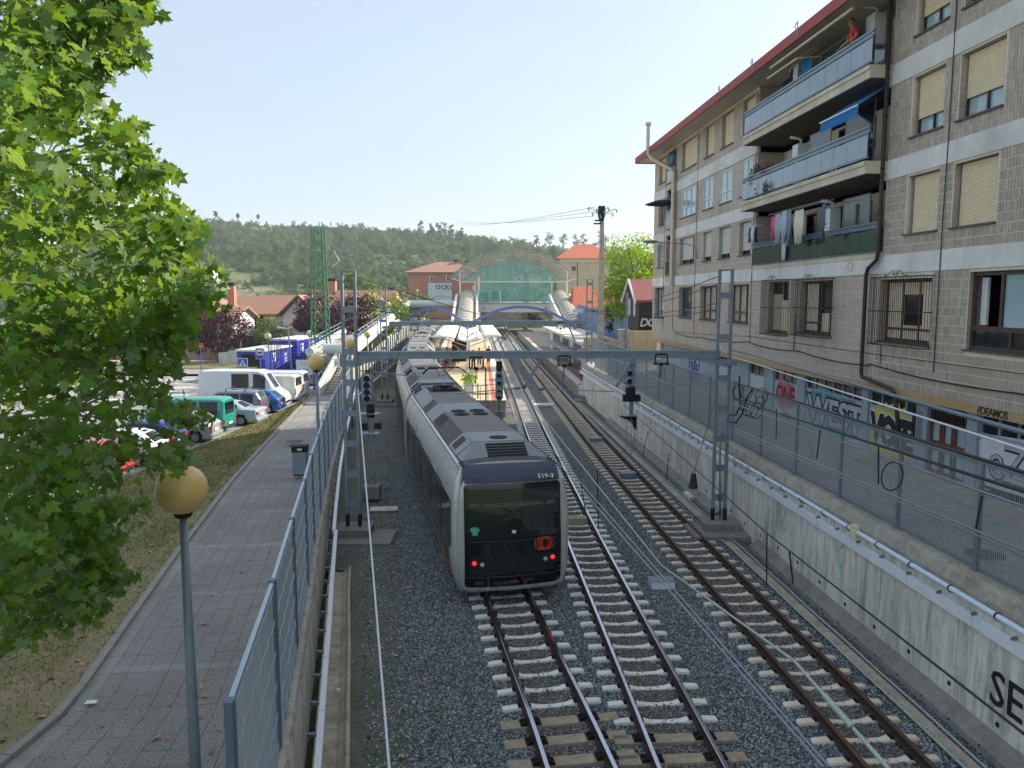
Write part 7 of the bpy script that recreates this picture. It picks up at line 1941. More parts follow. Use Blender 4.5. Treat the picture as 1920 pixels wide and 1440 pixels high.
# noise barrier fence along the left of the train
M_NB = M('barrier_mesh', 'a9a894', .6, .1, var=.08, scale=.8, dirt=.2, bump=.02)
nb = thing('noise_barrier', 'tall panelled barrier fence on a stained concrete wall left of the train', 'fence', (-12, 75, 1))
def nbx(y): return interp([(54, -11.35), (75, -12.6), (100, -13.5), (150, -15.8)], y)
def nbt(y): return interp([(54, 2.5), (75, 3.35), (100, 4.0), (150, 4.0)], y)
m = MB(); m.loft([[(nbx(y) - .2, y, -.2), (nbx(y) + .15, y, -.2), (nbx(y) + .12, y, interp([(54, .55), (100, 1.0), (150, 1.0)], y)), (nbx(y) - .2, y, interp([(54, .55), (100, 1.0), (150, 1.0)], y))] for y in (54, 65, 75, 88, 100, 125, 150)]); m.build('concrete_base', concrete('barrier_base', 'b9a888', .4, .35), nb)
y = 54.2
while y < 148:
 y1 = y + 1.9; zb = interp([(54, .55), (100, 1.0), (150, 1.0)], y)
 m = MB(); m.prism([(nbx(y), y + .06, zb), (nbx(y1), y1 - .06, zb), (nbx(y1), y1 - .06, nbt(y1)), (nbx(y), y + .06, nbt(y))], (-.04, 0, 0)); m.build('barrier_panel', M_NB, nb)
 m = MB(); m.box((nbx(y) + .04, y, (zb + nbt(y)) / 2), (.12, .10, nbt(y) - zb + .1)); m.build('post', M_POSTB, nb)
 y = y1
m = MB(); m.loft([[(nbx(y) + .5, y, .1 + .55), (nbx(y) + .5, y, .75), (nbx(y) + .42, y, .75), (nbx(y) + .42, y, .65)] for y in (50, 75, 100)]); m.build('tray', M_TRUNK, nb)
# --- lattice pylon, lamps, poles
def lattice(x, y, z0, z1, w0, w1, mat, lab):
 t = thing('lattice_pylon', lab, 'pylon', (x, y, z0)); m = MB()
 for sx in (-1, 1):
  for sy in (-1, 1): m.beam((x + sx * w0, y + sy * w0, z0), (x + sx * w1, y + sy * w1, z1), .11, .11);
 m.build('legs', mat, t); m = MB(); n_ = 15
 for i in range(n_):
  u0, u1 = i / n_, (i + 1) / n_; a, c = lerp(w0, w1, u0), lerp(w0, w1, u1); za, zc_ = lerp(z0, z1, u0), lerp(z0, z1, u1)
  for s in (-1, 1):
   m.beam((x - a, y + s * a, za), (x + c, y + s * c, zc_), .06, .06); m.beam((x + s * a, y + a, za), (x + s * c, y - c, zc_), .06, .06); m.beam((x + a, y + s * a, za), (x - c, y + s * c, zc_), .05, .05)
 m.build('lattice_braces', mat, t)
 return t
lt = lattice(-16.9, 68, .2, 13.7, .75, .45, M('pylon_green', '3f7a55', .6, .1, var=.15, scale=1, dirt=.3), 'tall green lattice pylon with a cross arm behind the parked vans')
m = MB(); m.beam((-18.9, 67.5, 13.7), (-14.6, 67.5, 13.5), .14, .14); m.beam((-17.4, 67.5, 11.7), (-14.5, 67.5, 11.6), .08, .08); m.build('cross_arm', M_GALV, lt)
m = MB()
for x in (-18.7, -16.6, -15.6, -14.6): m.tube([(x, 67.5, 13.75), (x, 67.5, 14.05)], .12, 8)
m.tube([(-15.4, 67.3, 11.6), (-14.9, 67.3, 10.8), (-15.6, 67.3, 10.2)], .04, 5); m.build('insulators', M_TRUNK, lt)
m = MB(); m.box((-16.9, 68, .35), (2.4, 2.4, .5)); m.build('concrete_base', M_COPING, lt)
# concrete pole on the right
cp = thing('concrete_pole', 'tall square concrete pole with electrical gear on top right of the station', 'pole', (7.25, 63, 2.4))
m = MB(); m.loft([[(7.25 + a * w, 63 + b_ * w, z) for a, b_ in ((-1, -1), (1, -1), (1, 1), (-1, 1))] for z, w in ((1.0, .30), (14.4, .14))]); m.build('shaft', M_COPING, cp)
m = MB(); m.loft([[(7.2 + a * w, 63 + b_ * w, z) for a, b_ in ((-1, -1), (1, -1), (1, 1), (-1, 1))] for z, w in ((13.6, .12), (14.2, .28), (14.9, .26))]); m.box((6.95, 62.8, 13.75), (.6, .3, .1)); m.box((6.85, 62.8, 13.5), (.6, .3, .1)); m.build('switch_gear', M_IRON, cp)
m = MB()
for k in range(8): m.tube([(7.2, 62.9, 14.3), (7.2 + (-1.1 + .32 * k), 62.7, 14.8 - .15 * ((k * 3) % 5))], .03, 5); m.tube([(7.2 + (-1.1 + .32 * k), 62.7, 14.75 - .15 * ((k * 3) % 5)), (7.2 + (-1.1 + .32 * k) + .08, 62.7, 14.5 - .15 * ((k * 3) % 5))], .06, 6)
m.build('insulators', M_GALV, cp)
for k in range(3): wire('power_line', [(6.6, 62.8, 14.8 - k * .35), (-25, 320, 38 + k)], .022, M_MAST, 'thin power line leaving the concrete pole to the left, %s' % ['upper', 'middle', 'lower'][k], 1.2)
# globe lamps
def globe_lamp(x, y, z0, zc_, r, lab, tone='amber', pr=.055):
 t = thing('globe_lamp', lab, 'street lamp', (x, y, z0), 0, 'lamp posts with round globes')
 m = MB(); m.tube([(x, y, z0), (x, y, z0 + .9), (x, y, zc_ - r)], [pr * 1.25, pr * 1.2, pr * .8], 12); m.build('post', M('lamp_post_paint', '7d8a8e', .5, .3, var=.15, scale=3, dirt=.35), t, smooth=True)
 m = MB(); m.tube([(x, y, zc_ - r * 1.12), (x, y, zc_ - r * .88)], [pr * 1.6, r * .42], 14); m.build('collar', M_CLIP, t)
 m = MB(); m.lathe([(max(1e-4, r * sin(pi * i / 20)), -r * cos(pi * i / 20)) for i in range(21)], (x, y, zc_), 32); m.build('globe', M_GLOBE if tone == 'amber' else M_GLOBEW, t, smooth=True)
 return t
def globemat(name, c):
 t = NT(name); P = t.geo.outputs['Position']; cc = lin(c)
 n1 = t.noise(5, 5, .7, vec=P)
 t.base(t.mix(cc, tuple(x * .75 for x in cc), t.math('MULTIPLY', t.ramp(n1, [(.4, 0), (.75, 1)]), .5))); t.rough(.28)
 t.p.inputs['Subsurface Weight'].default_value = .25; t.p.inputs['Subsurface Radius'].default_value = (.3, .2, .05); t.p.inputs['Subsurface Scale'].default_value = .15
 return t.m
M_GLOBE = globemat('amber_globe', 'dfbd72'); M_GLOBEW = globemat('white_globe', 'c9c3a6')
p1 = py(341, 918, 8.75); globe_lamp(p1.x, p1.y, zp(8.75) - .1, p1.z, .29, 'large amber globe lamp nearest the camera beside the tree')
p2 = py(593, 680, 26.8); globe_lamp(p2.x, p2.y, zp(26.8), p2.z, .285, 'amber globe lamp in the middle of the path edge by the vans', pr=.06)
for (u, v, Y, z0, lab) in ((657, 645, 41, .6, 'amber globe lamp seen through the near left mast'), (689, 627, 65, .3, 'amber globe lamp at the foot of the ramp'), (708, 585, 86, 3, 'amber globe lamp on the ramp, first from its foot'), (728, 570, 104, 3.5, 'amber globe lamp on the ramp, second from its foot'), (743, 559, 122, 4.2, 'amber globe lamp on the ramp, third from its foot'), (756.5, 549, 140, 5, 'amber globe lamp near the top of the ramp'), (782, 545, 167, 5.9, 'amber globe lamp on the bridge to the station'), (794, 598, 130, .5, 'amber globe lamp under the bridge beside the train')):
 p = py(u, v, Y); globe_lamp(p.x, Y, z0, p.z, .29, lab)
for (u, v, Y, lab) in ((502, 630, 66, 'white globe lamp behind the bus stop sign'), (580, 625, 72, 'white globe lamp just left of the green pylon'), (558, 580, 150, 'tiny white globe lamp far off by the houses')):
 p = py(u, v, Y); globe_lamp(p.x, Y, .2, p.z, .29, lab, 'white')
# --- parked cars
def paintm(name, c, metal=.3):
 return M('paint_' + name, c, .28, metal, var=.025, scale=.8, dirt=.04, bump=.01, coat=.7)
M_CGL = M('car_glass', '0d1012', .08, 0, var=.1, scale=1.2, dirt=.0, bump=0, spec=.5)
M_TLR = M('tail_lamp_red', 'b3202a', .25, 0, var=.1, scale=9, dirt=.1, bump=0, coat=.5)
M_PLATEW = M('number_plate', 'd9d9d4', .5, var=.05, dirt=.1)
M_TRIM = M('black_trim', '1b1c1e', .6, var=.2, scale=5, dirt=.2)
M_RIM = M('wheel_rim', '9aa0a4', .35, .7, var=.1, dirt=.2)
KINDS = {   # x from the rear bumper, half width, belt height, roof height, half width at the roof
 'van':   dict(L=4.9, st=[(0, .80, .98, 1.00, .70), (.04, .90, 1.02, 1.80, .72), (.22, .93, 1.03, 1.93, .76), (.8, .94, 1.03, 1.96, .78), (3.3, .94, 1.03, 1.95, .78), (3.75, .94, 1.02, 1.86, .76), (4.35, .92, 1.0, 1.12, .72), (4.75, .86, .82, .90, .66), (4.9, .72, .62, .66, .5)], r=.33, wb=(.85, 3.75), wins=[(.35, 1.35), (1.5, 2.55), (2.75, 3.6)], ws=(3.80, 4.32), rw='flat'),
 'bigvan': dict(L=6.0, st=[(0, .92, 1.2, 1.22, .82), (.04, .98, 1.3, 2.45, .86), (.25, 1.0, 1.3, 2.62, .88), (1.2, 1.0, 1.3, 2.66, .88), (4.2, 1.0, 1.3, 2.62, .86), (4.6, 1.0, 1.25, 2.45, .80), (5.3, .98, 1.15, 1.30, .76), (5.8, .92, .9, 1.0, .7), (6.0, .78, .66, .72, .6)], r=.36, wb=(1.1, 5.0), wins=[(2.35, 3.55), (3.85, 4.7)], ws=(4.66, 5.26), rw='flat'),
 'midvan': dict(L=5.1, st=[(0, .88, 1.1, 1.12, .80), (.04, .95, 1.15, 1.9, .82), (.25, .96, 1.15, 2.0, .84), (3.3, .96, 1.12, 2.02, .84), (3.8, .95, 1.1, 1.92, .78), (4.5, .93, 1.05, 1.15, .72), (4.9, .86, .85, .92, .66), (5.1, .74, .62, .68, .5)], r=.33, wb=(.95, 4.05), wins=[(2.75, 3.75)], ws=(3.86, 4.46), rw='flat'),
 'mpv':   dict(L=4.5, st=[(0, .78, .90, .92, .66), (.05, .88, .98, 1.3, .66), (.30, .90, 1.0, 1.70, .68), (.9, .91, 1.0, 1.76, .70), (2.7, .91, .98, 1.75, .70), (3.2, .90, .96, 1.50, .66), (3.75, .88, .92, 1.0, .66), (4.25, .82, .78, .84, .62), (4.5, .68, .58, .62, .5)], r=.32, wb=(.8, 3.6), wins=[(.45, 1.25), (1.35, 2.15), (2.25, 3.1)], ws=(3.22, 3.72), rw='slope', rws=(.07, .29)),
 'hatch': dict(L=4.2, st=[(0, .76, .86, .88, .66), (.06, .86, .94, .98, .64), (.55, .89, .97, 1.42, .62), (1.0, .90, .96, 1.52, .64), (2.2, .90, .94, 1.52, .64), (2.7, .89, .92, 1.30, .60), (3.2, .87, .90, .96, .62), (3.9, .80, .76, .82, .58), (4.2, .66, .56, .6, .5)], r=.32, wb=(.75, 3.3), wins=[(.65, 1.5), (1.6, 2.65)], ws=(2.66, 3.18), rw='slope', rws=(.1, .52)),
 'saloon': dict(L=4.8, st=[(0, .76, .84, .86, .68), (.06, .86, .94, .98, .70), (.75, .90, .98, 1.03, .68), (1.35, .91, .98, 1.36, .60), (1.8, .91, .96, 1.43, .62), (2.7, .91, .95, 1.43, .62), (3.3, .90, .93, 1.20, .58), (3.7, .88, .90, .95, .62), (4.5, .80, .74, .80, .58), (4.8, .66, .56, .6, .5)], r=.33, wb=(.95, 3.85), wins=[(1.2, 2.1), (2.2, 3.15)], ws=(3.15, 3.66), rw='slope', rws=(.8, 1.33)),
}
def car(kind, mat, x, y, z, rz, name, lab, cat='car', roofbars=False):
 K = KINDS[kind]; t = thing(name, lab, cat, (x, y, z), rz, 'cars and vans parked along the lawn'); Tm = world_mat(t); st = K['st']
 def S(xx, k): return interp([(s[0], s[k]) for s in st], xx)
 xs = sorted(set([s[0] for s in st] + [K['L'] * i / 26 for i in range(27)]))
 def sect(xx):
  w, belt, roof, wr = S(xx, 1), S(xx, 2), S(xx, 3), S(xx, 4)
  zb = .22
  for wbx in K['wb']:
   d = abs(xx - wbx)
   if d < K['r'] + .06: zb = max(zb, K['r'] + sqrt(max(0, (K['r'] + .06) ** 2 - d * d)) )
  zb = min(zb, belt - .12); roof = max(roof, belt + .02)
  P = [(w * .93, zb), (w, max(zb + .03, .48)), (w * 1.01, max(zb + .06, belt * .78)), (w * .985, belt), (lerp(w * .985, wr, .5), lerp(belt, roof, .5)), (wr + .02, roof - .07 * min(1, (roof - belt) * 2)), (wr * .82, roof - .01), (wr * .4, roof + .015)]
  return P
 m = MB(); R = []
 for xx in xs:
  P = sect(xx); R.append([Tm @ Vector((xx, px, pz)) for px, pz in P] + [Tm @ Vector((xx, -px, pz)) for px, pz in reversed(P)])
 m.loft(R); m.build('body', mat, t, smooth=True, auto=38)
 def surf(xx, s, f, o=.008):
  P = sect(xx); a, b_, c = P[3], P[4], P[5]
  q = (lerp(a[0], b_[0], f * 2), lerp(a[1], b_[1], f * 2)) if f < .5 else (lerp(b_[0], c[0], f * 2 - 1), lerp(b_[1], c[1], f * 2 - 1))
  return Tm @ Vector((xx, s * (q[0] + o), q[1] + o * .3))
 for s in (-1, 1):
  for (a, b_) in K['wins']:
   xx_ = [lerp(a, b_, i / 6) for i in range(7)]
   m = MB(); m.loft([[surf(q, s, f) for f in (.08, .5, .86)] for q in xx_], closed=False); m.build('side_window', M_CGL, t, smooth=True)
 def across(x0, x1, name, n_=7, o=.012, inset=.86):
  rows = []
  for i in range(5):
   xx = lerp(x0, x1, i / 4); P = sect(xx); w = P[5][0] * inset; zt = S(xx, 3)
   rows.append([Tm @ Vector((xx, lerp(-w, w, k / n_), zt + .012 * (1 - (2 * k / n_ - 1) ** 2) - .05 * (2 * k / n_ - 1) ** 4 + o)) for k in range(n_ + 1)])
  m = MB(); m.loft(rows, closed=False); m.build(name, M_CGL, t, smooth=True)
 across(K['ws'][0], K['ws'][1], 'windscreen')
 if K['rw'] == 'slope': across(K['rws'][0], K['rws'][1], 'rear_window')
 else:
  b0, r0 = st[1][2], st[1][3]; w = st[1][4] * .86
  for s in ((-1, 1) if kind != 'van' else (0,)):
   if kind == 'bigvan' : continue
   y0_, y1_ = (-w, w) if s == 0 else ((.06, w) if s > 0 else (-w, -.06))
   if kind == 'midvan' and s < 0: pass
   m = MB(); m.prism([Tm @ Vector((.012, y0_, b0 + .05)), Tm @ Vector((.012, y1_, b0 + .05)), Tm @ Vector((.035, y1_ * .94, r0 - .1)), Tm @ Vector((.035, y0_ * .94, r0 - .1))], Tm.to_3x3() @ Vector((-.02, 0, 0))); m.build('rear_window', M_CGL, t)
  if kind != 'van': m = MB(); m.beam(Tm @ Vector((-.004, 0, .5)), Tm @ Vector((.02, 0, r0 - .05)), .012, .012); m.build('door_gap', M_TRIM, t)
 tl = {'van': (.30, .62, .26), 'bigvan': (.6, 1.1, .12), 'midvan': (.55, 1.05, .13), 'mpv': (.86, 1.25, .12), 'hatch': (.68, .88, .26), 'saloon': (.66, .84, .28)}[kind]
 for s in (-1, 1):
  w = S(.03, 1); m = MB(); m.prism([Tm @ Vector((-.02, s * (w - .015), tl[0] + (.25 if kind == 'van' else 0))), Tm @ Vector((-.02, s * (w - tl[2] * (.5 if kind == 'van' else 1)), tl[0] + (.25 if kind == 'van' else 0))), Tm @ Vector((-.015, s * (w - tl[2] * (.5 if kind == 'van' else 1)), tl[1] + (.2 if kind == 'van' else 0))), Tm @ Vector((-.015, s * (w - .015), tl[1] + (.2 if kind == 'van' else 0)))], Tm.to_3x3() @ Vector((.12, 0, 0))); m.build('tail_light', M_TLR, t, bevel=.01)
  m = MB(); m.obox(Tm @ Vector((K['L'] - .22, s * (S(K['L'] - .2, 1) - .12), .68)), Tm.to_3x3() @ Vector((.12, s * -.05, 0)), Tm.to_3x3() @ Vector((.03, .11, 0)), (0, 0, .08)); m.build('headlight', M_LIGHTW, t, bevel=.02)
  m = MB(); m.obox(Tm @ Vector((K['ws'][1] - .5, s * (S(K['ws'][1] - .5, 1) + .09), S(K['ws'][1] - .5, 2) + .08)), Tm.to_3x3() @ Vector((.05, 0, 0)), Tm.to_3x3() @ Vector((0, .09, 0)), (0, 0, .07)); m.build('wing_mirror', M_TRIM if kind != 'saloon' else mat, t, bevel=.02)
  for wx_ in K['wb']:
   c = Tm @ Vector((wx_, s * (.88 if kind != 'bigvan' else .95), K['r'])); ax = Tm.to_3x3() @ Vector((0, s, 0))
   m = MB(); m.tube([c - ax * .20, c - ax * .02, c], [K['r'], K['r'], K['r'] * .93], 20); wh = m.build('wheel', M_RUBBER, t)
   m = MB(); m.tube([c + ax * .001, c + ax * .01], K['r'] * .62, 14); m.build('rim', M_RIM, wh)
 m = MB(); m.obox(Tm @ Vector((-.025, 0, .52 if 'van' in kind else .62)), Tm.to_3x3() @ Vector((.012, 0, 0)), Tm.to_3x3() @ Vector((0, .25, 0)), (0, 0, .055)); m.build('number_plate', M_PLATEW, t)
 m = MB(); m.obox(Tm @ Vector((.0, 0, .36)), Tm.to_3x3() @ Vector((.06, 0, 0)), Tm.to_3x3() @ Vector((0, .84, 0)), (0, 0, .09)); m.build('rear_bumper', M_TRIM if kind in ('van', 'bigvan') else mat, t, bevel=.03)
 m = MB(); m.obox(Tm @ Vector((K['L'] - .08, 0, .36)), Tm.to_3x3() @ Vector((.08, 0, 0)), Tm.to_3x3() @ Vector((0, .74, 0)), (0, 0, .10)); m.build('front_bumper', mat, t, bevel=.03)
 m = MB(); m.obox(Tm @ Vector((K['L'] - .05, 0, .56)), Tm.to_3x3() @ Vector((.03, 0, 0)), Tm.to_3x3() @ Vector((0, .36, 0)), (0, 0, .07)); m.build('grille', M_TRIM, t)
 for xx in K['wb'][:1]:
  pass
 m = MB()
 for xx in [w_[1] + .05 for w_ in K['wins']]:
  for s in (-1, 1): m.tube([Tm @ Vector((xx, s * (S(xx, 1) * 1.012), .45)), Tm @ Vector((xx, s * (S(xx, 1) * 1.012), S(xx, 2) - .02))], .006, 4)
 m.build('door_seam', M_TRIM, t)
 if roofbars:
  m = MB()
  for xx in (1.0, 2.2):
   m.beam(Tm @ Vector((xx, -.75, S(xx, 3) + .14)), Tm @ Vector((xx, .75, S(xx, 3) + .14)), .05, .03)
   for s in (-1, 1): m.beam(Tm @ Vector((xx, s * .66, S(xx, 3) - .03)), Tm @ Vector((xx, s * .66, S(xx, 3) + .14)), .05, .05)
  m.build('roof_bar', M_TRIM, t)
 return t
lz = lambda y: LOTZ(y)
car('van', paintm('teal', '13907c', .1), -15.75, 42.5, lz(42), pi - .03, 'parked_van', 'teal green van parked with its rear to the lawn', 'van')
car('saloon', paintm('silver_blue', 'aab5be', .25), -14.95, 45.5, lz(45.5), pi - .05, 'parked_car', 'pale silver blue saloon beside the teal van')
car('mpv', paintm('slate', '6d7886', .5), -15.7, 48.4, lz(48.4), pi - .03, 'parked_car', 'slate grey people carrier with roof bars', roofbars=True)
car('hatch', paintm('blue', '1d62a8', .4), -15.45, 51.2, lz(51), pi, 'parked_car', 'bright blue hatchback between the slate car and the big white van')
wv = car('bigvan', paintm('white', 'd9dcdd', .0), -21.9, 54.2, lz(54), .0, 'parked_van', 'big white high roof van with its nose towards the lawn', 'van')
car('midvan', paintm('offwhite', 'd3d2cb', .0), -15.9, 57.0, lz(56), pi - .02, 'parked_van', 'white panel van with closed rear doors beyond the big van', 'van')
car('midvan', paintm('white', 'd9dcdd', .0), -16.1, 59.8, lz(58), pi, 'parked_van', 'white van at the far end of the parked row by the notice board', 'van')
car('hatch', paintm('silver', 'b6b9b8', .5), -15.35, 39.4, lz(39), pi, 'parked_car', 'silver hatchback just in front of the teal van, half behind leaves')
car('hatch', paintm('navy', '152c78', .4), -15.9, 36.3, lz(36), pi - .02, 'parked_car', 'dark blue car mostly hidden by the plane tree leaves')
car('hatch', paintm('white', 'd9dcdd', .0), -15.4, 33.3, lz(33), pi, 'parked_car', 'white car behind the leaves left of the dark blue one')
car('hatch', paintm('red', 'b3202a', .1), -15.6, 30.3, lz(30), pi, 'parked_car', 'red car nearest the camera, glimpsed through the leaves')
# --- litter bin on the path
c = gp(564, 890, 1.27); bn = thing('litter_bin', 'grey steel litter bin with a black hood on the tiled path', 'bin', c, .1)
m = MB(); m.box(c + Vector((0, 0, .45)), (.50, .42, .82), .1); m.build('bin_body', M_GALV, bn, bevel=.015)
m = MB(); m.box(c + Vector((0, 0, 1.05)), (.54, .46, .05), .1); m.box(c + Vector((0, .16, .95)), (.52, .08, .2), .1)
for s in (-1, 1): m.box(c + Vector((s * .25, 0, .95)), (.03, .42, .2), .1)
m.box(c + Vector((0, -.2, .94)), (.5, .02, .2), .1); m.build('hood', M_BLACK, bn, bevel=.01)
m = MB(); m.box(c + Vector((.04, -.215, .96)), (.16, .01, .08), .1); m.build('label_plate', M_WHITE, bn)
m = MB(); m.box(c + Vector((0, 0, .02)), (.44, .36, .06), .1); m.build('foot', M_BLACK, bn)
m = MB(); p = gp(171, 1316, 1.6); m.box(p, (.16, .10, .006), .1); tag(m.build('paper_scrap', M_WHITE), 'small white card lying at the path edge', 'paper')
# --- signs
M_SIGNB = M('sign_blue', '1b4fb4', .4, var=.05, scale=2, dirt=.1, bump=0); M_BLUEP = M('blue_post', '2f46b8', .5, var=.08, dirt=.15, bump=0)
M_SRED = M('sign_red', 'c02a2e', .4, var=.05, dirt=.1, bump=0)
c = py(455, 681, 69); t = thing('crossing_sign', 'blue square pedestrian crossing sign with a white triangle', 'sign', (c.x, 69, .2))
m = MB(); m.box(c, (.90, .03, .90)); m.build('white_border', M_WHITE, t, bevel=.01)
m = MB(); m.box(c + Vector((0, -.02, 0)), (.80, .02, .80)); m.build('panel', M_SIGNB, t)
m = MB(); m.prism([c + Vector((-.36, -.035, -.30)), c + Vector((.36, -.035, -.30)), c + Vector((0, -.035, .33))], (0, -.01, 0)); m.build('white_triangle', M_WHITE, t)
m = MB(); q = c + Vector((0, -.05, 0))
m.tube([q + Vector((.0, 0, .09)), q + Vector((.0, 0, .10))], .04, 8); m.ball(q + Vector((.01, 0, .12)), .045, 8)
for a, b_ in (((0, .07), (.0, -.08)), ((0, -.08), (-.10, -.24)), ((0, -.08), (.10, -.24)), ((0, .03), (.1, -.05)), ((0, .03), (-.1, -.03))): m.beam(q + Vector((a[0], 0, a[1])), q + Vector((b_[0], 0, b_[1])), .03, .05)
m.build('walking_figure', M_BLACK, t)
m = MB(); m.tube([(c.x, 69.05, .2), (c.x, 69.05, c.z - .4)], .04, 8); m.build('post', M_GALV, t)
c = py(487, 663, 70); t = thing('bus_stop_sign', 'blue bus stop sign with a white square and tiny bus', 'sign', (c.x, 70, .2))
m = MB(); m.box(c, (.76, .03, 1.0)); m.build('white_border', M_WHITE, t); m = MB(); m.box(c + Vector((0, -.02, 0)), (.70, .02, .94)); m.build('panel', M_SIGNB, t)
m = MB(); m.box(c + Vector((0, -.035, .12)), (.54, .01, .5)); m.build('white_square', M_WHITE, t); m = MB(); m.box(c + Vector((0, -.045, .08)), (.4, .01, .14)); m.box(c + Vector((-.12, -.045, .0)), (.08, .01, .06)); m.box(c + Vector((.12, -.045, .0)), (.08, .01, .06)); m.build('bus_symbol', M_BLACK, t)
m = MB(); m.tube([(c.x, 70.05, .2), (c.x, 70.05, c.z - .45)], .04, 8); m.build('post', M_GALV, t)
c = py(375, 649, 76); t = thing('no_entry_sign', 'round red no entry sign on a blue post', 'sign', (c.x, 76, .2))
m = MB(); m.tube([c, c + Vector((0, -.03, 0))], .36, 20); m.build('disc', M_SRED, t); m = MB(); m.box(c + Vector((0, -.04, 0)), (.5, .01, .12)); m.build('white_bar', M_WHITE, t); m = MB(); m.tube([(c.x, 76.05, .2), (c.x, 76.05, c.z)], .05, 8); m.build('post', M_BLUEP, t)
m = MB(); p = gp(589, 732, .2); m.tube([p, p + Vector((0, 0, 2.2))], .06, 8); tag(m.build('blue_post', M_BLUEP), 'plain blue post at the lawn end beside the amber lamp', 'post')
# notice board
t = thing('notice_board', 'pale notice board with pink and blue drawings in front of the pylon', 'notice board', (-17.2, 63, .2))
c = py(577, 689, 63); m = MB(); m.box(c, (1.9, .04, 1.25)); m.build('panel', M('poster_pale', 'bccdd2', .6, var=.08, scale=3), t)
m = MB(); m.box(c + Vector((-.15, -.03, -.30)), (.5, .01, .36)); m.build('blue_drawing', M('poster_blue', '5aa0cf', .6), t); m = MB(); m.box(c + Vector((.50, -.03, -.30)), (.42, .01, .36)); m.build('pink_drawing', M('poster_pink', 'd8a7c4', .6), t); m = MB(); m.box(c + Vector((-.72, -.03, -.32)), (.3, .01, .3)); m.build('teal_drawing', M('poster_teal', '5f99a0', .6), t)
m = MB(); m.tube([c + Vector((-.6 + .1 * i, -.03, .28 + .07 * sin(i * 1.7))) for i in range(12)], .018, 4); m.build('scrawl', M_MAST, t)
m = MB()
for s in (-.85, .85): m.tube([(c.x + s, 63.05, .2), (c.x + s, 63.05, c.z + .5)], .04, 6)
m.build('legs', M_BLUEP, t)
c = py(427, 672, 84); m = MB(); R = []
for i in range(9): u = i / 8; R.append([Vector((c.x + lerp(-1.05, .95, u), 84 + .12 * sin(i), c.z + lerp(.55, .95, u) + .05 * sin(i * 1.4))), Vector((c.x + lerp(-.95, 1.0, u), 84 + .15 * sin(i * 1.5), c.z + lerp(-.95, -.45, u)))])
m.loft(R, closed=False); o = m.build('banner', M_TEXT('banner_cloth', 'cbc8bd')); s = o.modifiers.new('s', 'SOLIDIFY'); s.thickness = .02; tag(o, 'creased white banner tied between two trunks by the road', 'banner')
# --- blue site cabins
M_CABB = M('cabin_blue', '2634a8', .45, .1, var=.1, scale=1.2, dirt=.2, bump=.03); M_CABW = M('cabin_roof', 'cfd2d0', .6, var=.1, scale=.6, dirt=.35)
def cabin(p0, p1, w, h, z, lab, posters):
 """long box; p0-p1 is the side seen, running away from the camera"""
 p0 = Vector((p0[0], p0[1], z)); p1 = Vector((p1[0], p1[1], z)); d = (p1 - p0).normalized(); s = Vector((-d.y, d.x, 0)); L = (p1 - p0).length
 t = thing('site_cabin', lab, 'cabin', p0, 0, 'blue cabins by the car park')
 m = MB(); m.obox(p0 + d * L / 2 + s * w / 2 + Vector((0, 0, h / 2)), d * L / 2, s * w / 2, (0, 0, h / 2)); m.build('walls', M_CABB, t)
 m = MB(); m.obox(p0 + d * L / 2 + s * w / 2 + Vector((0, 0, h + .08)), d * (L / 2 + .15), s * (w / 2 + .15), (0, 0, .08)); m.build('roof', M_CABW, t)
 n_ = int(L / 1.25);
 for i in range(n_ + 1): m = MB(); m.obox(p0 + d * (i * L / n_) - s * .03 + Vector((0, 0, h / 2)), d * .05, s * .03, (0, 0, h / 2 - .02)); m.build('rib', M_CABB, t)
 for (u, zz, pw_, ph_) in posters:
  m = MB(); m.obox(p0 + d * u * L - s * .012 + Vector((0, 0, zz)), d * pw_ / 2, s * .006, (0, 0, ph_ / 2)); m.build('poster', M_WHITE, t)
  m = MB(); m.tube([p0 + d * (u * L + .12 * cos(a)) - s * .03 + Vector((0, 0, zz + .05 + .14 * sin(a))) for a in [i * .7 for i in range(7)]], .035, 5); m.build('logo_mark', M_CABB, t)
 return t, d, s
t, d, s = cabin((-22.9, 71), (-22.5, 78), 2.6, 2.45, .2, 'blue cabin with an open counter facing the camera', [(.35, 1.75, .9, .9), (.8, 1.5, .55, .9)])
m = MB(); m.bbox(-25.0, -23.4, 70.9, 71.3, 1.0 + .2, 2.35); m.build('counter_opening', M_DARK, t); m = MB(); m.bbox(-24.9, -23.5, 70.72, 70.86, .25, 1.25); m.build('counter_front', M_CHANNEL, t)
t, d, s = cabin((-22.3, 79.5), (-21.6, 87.5), 2.6, 3.0, .2, 'longer blue cabin with ribbed walls behind the first', [(.2, 2.2, .8, .8), (.62, 2.3, .8, .9), (.9, 2.1, .5, .9)])
m = MB()
for k in range(5): m.beam((-22.4, 78.6, 1.0 + k * .33), (-21.2, 78.6, 1.0 + k * .33 + .05), .04, .05)
tag(m.build('metal_steps', M_GALV), 'grey slatted metal frame leaning by the blue cabins', 'frame')
# leaning street lamps behind
for (u0, v0, u1, v1, Y, lab) in ((548, 700, 540, 616, 68, 'tall grey street lamp leaning beside the cabins'), (565, 590, 560, 536, 150, 'street lamp above the purple trees, left one'), (619, 600, 617, 545, 150, 'street lamp above the purple trees, right one'), (398, 620, 396, 520, 190, 'thin grey pole far behind the houses')):
 a = py(u0, v0, Y); b_ = py(u1, v1, Y); t = thing('street_lamp', lab, 'street lamp', a); m = MB(); m.tube([a, b_], [.09, .06], 6); m.build('pole', M_GALV, t); m = MB(); q = b_ + Vector((-.9 if 'cabins' in lab else .9, 0, .1)); m.tube([b_, q], [.04, .09], 6); m.build('lamp_head', M_TRUNK, t)
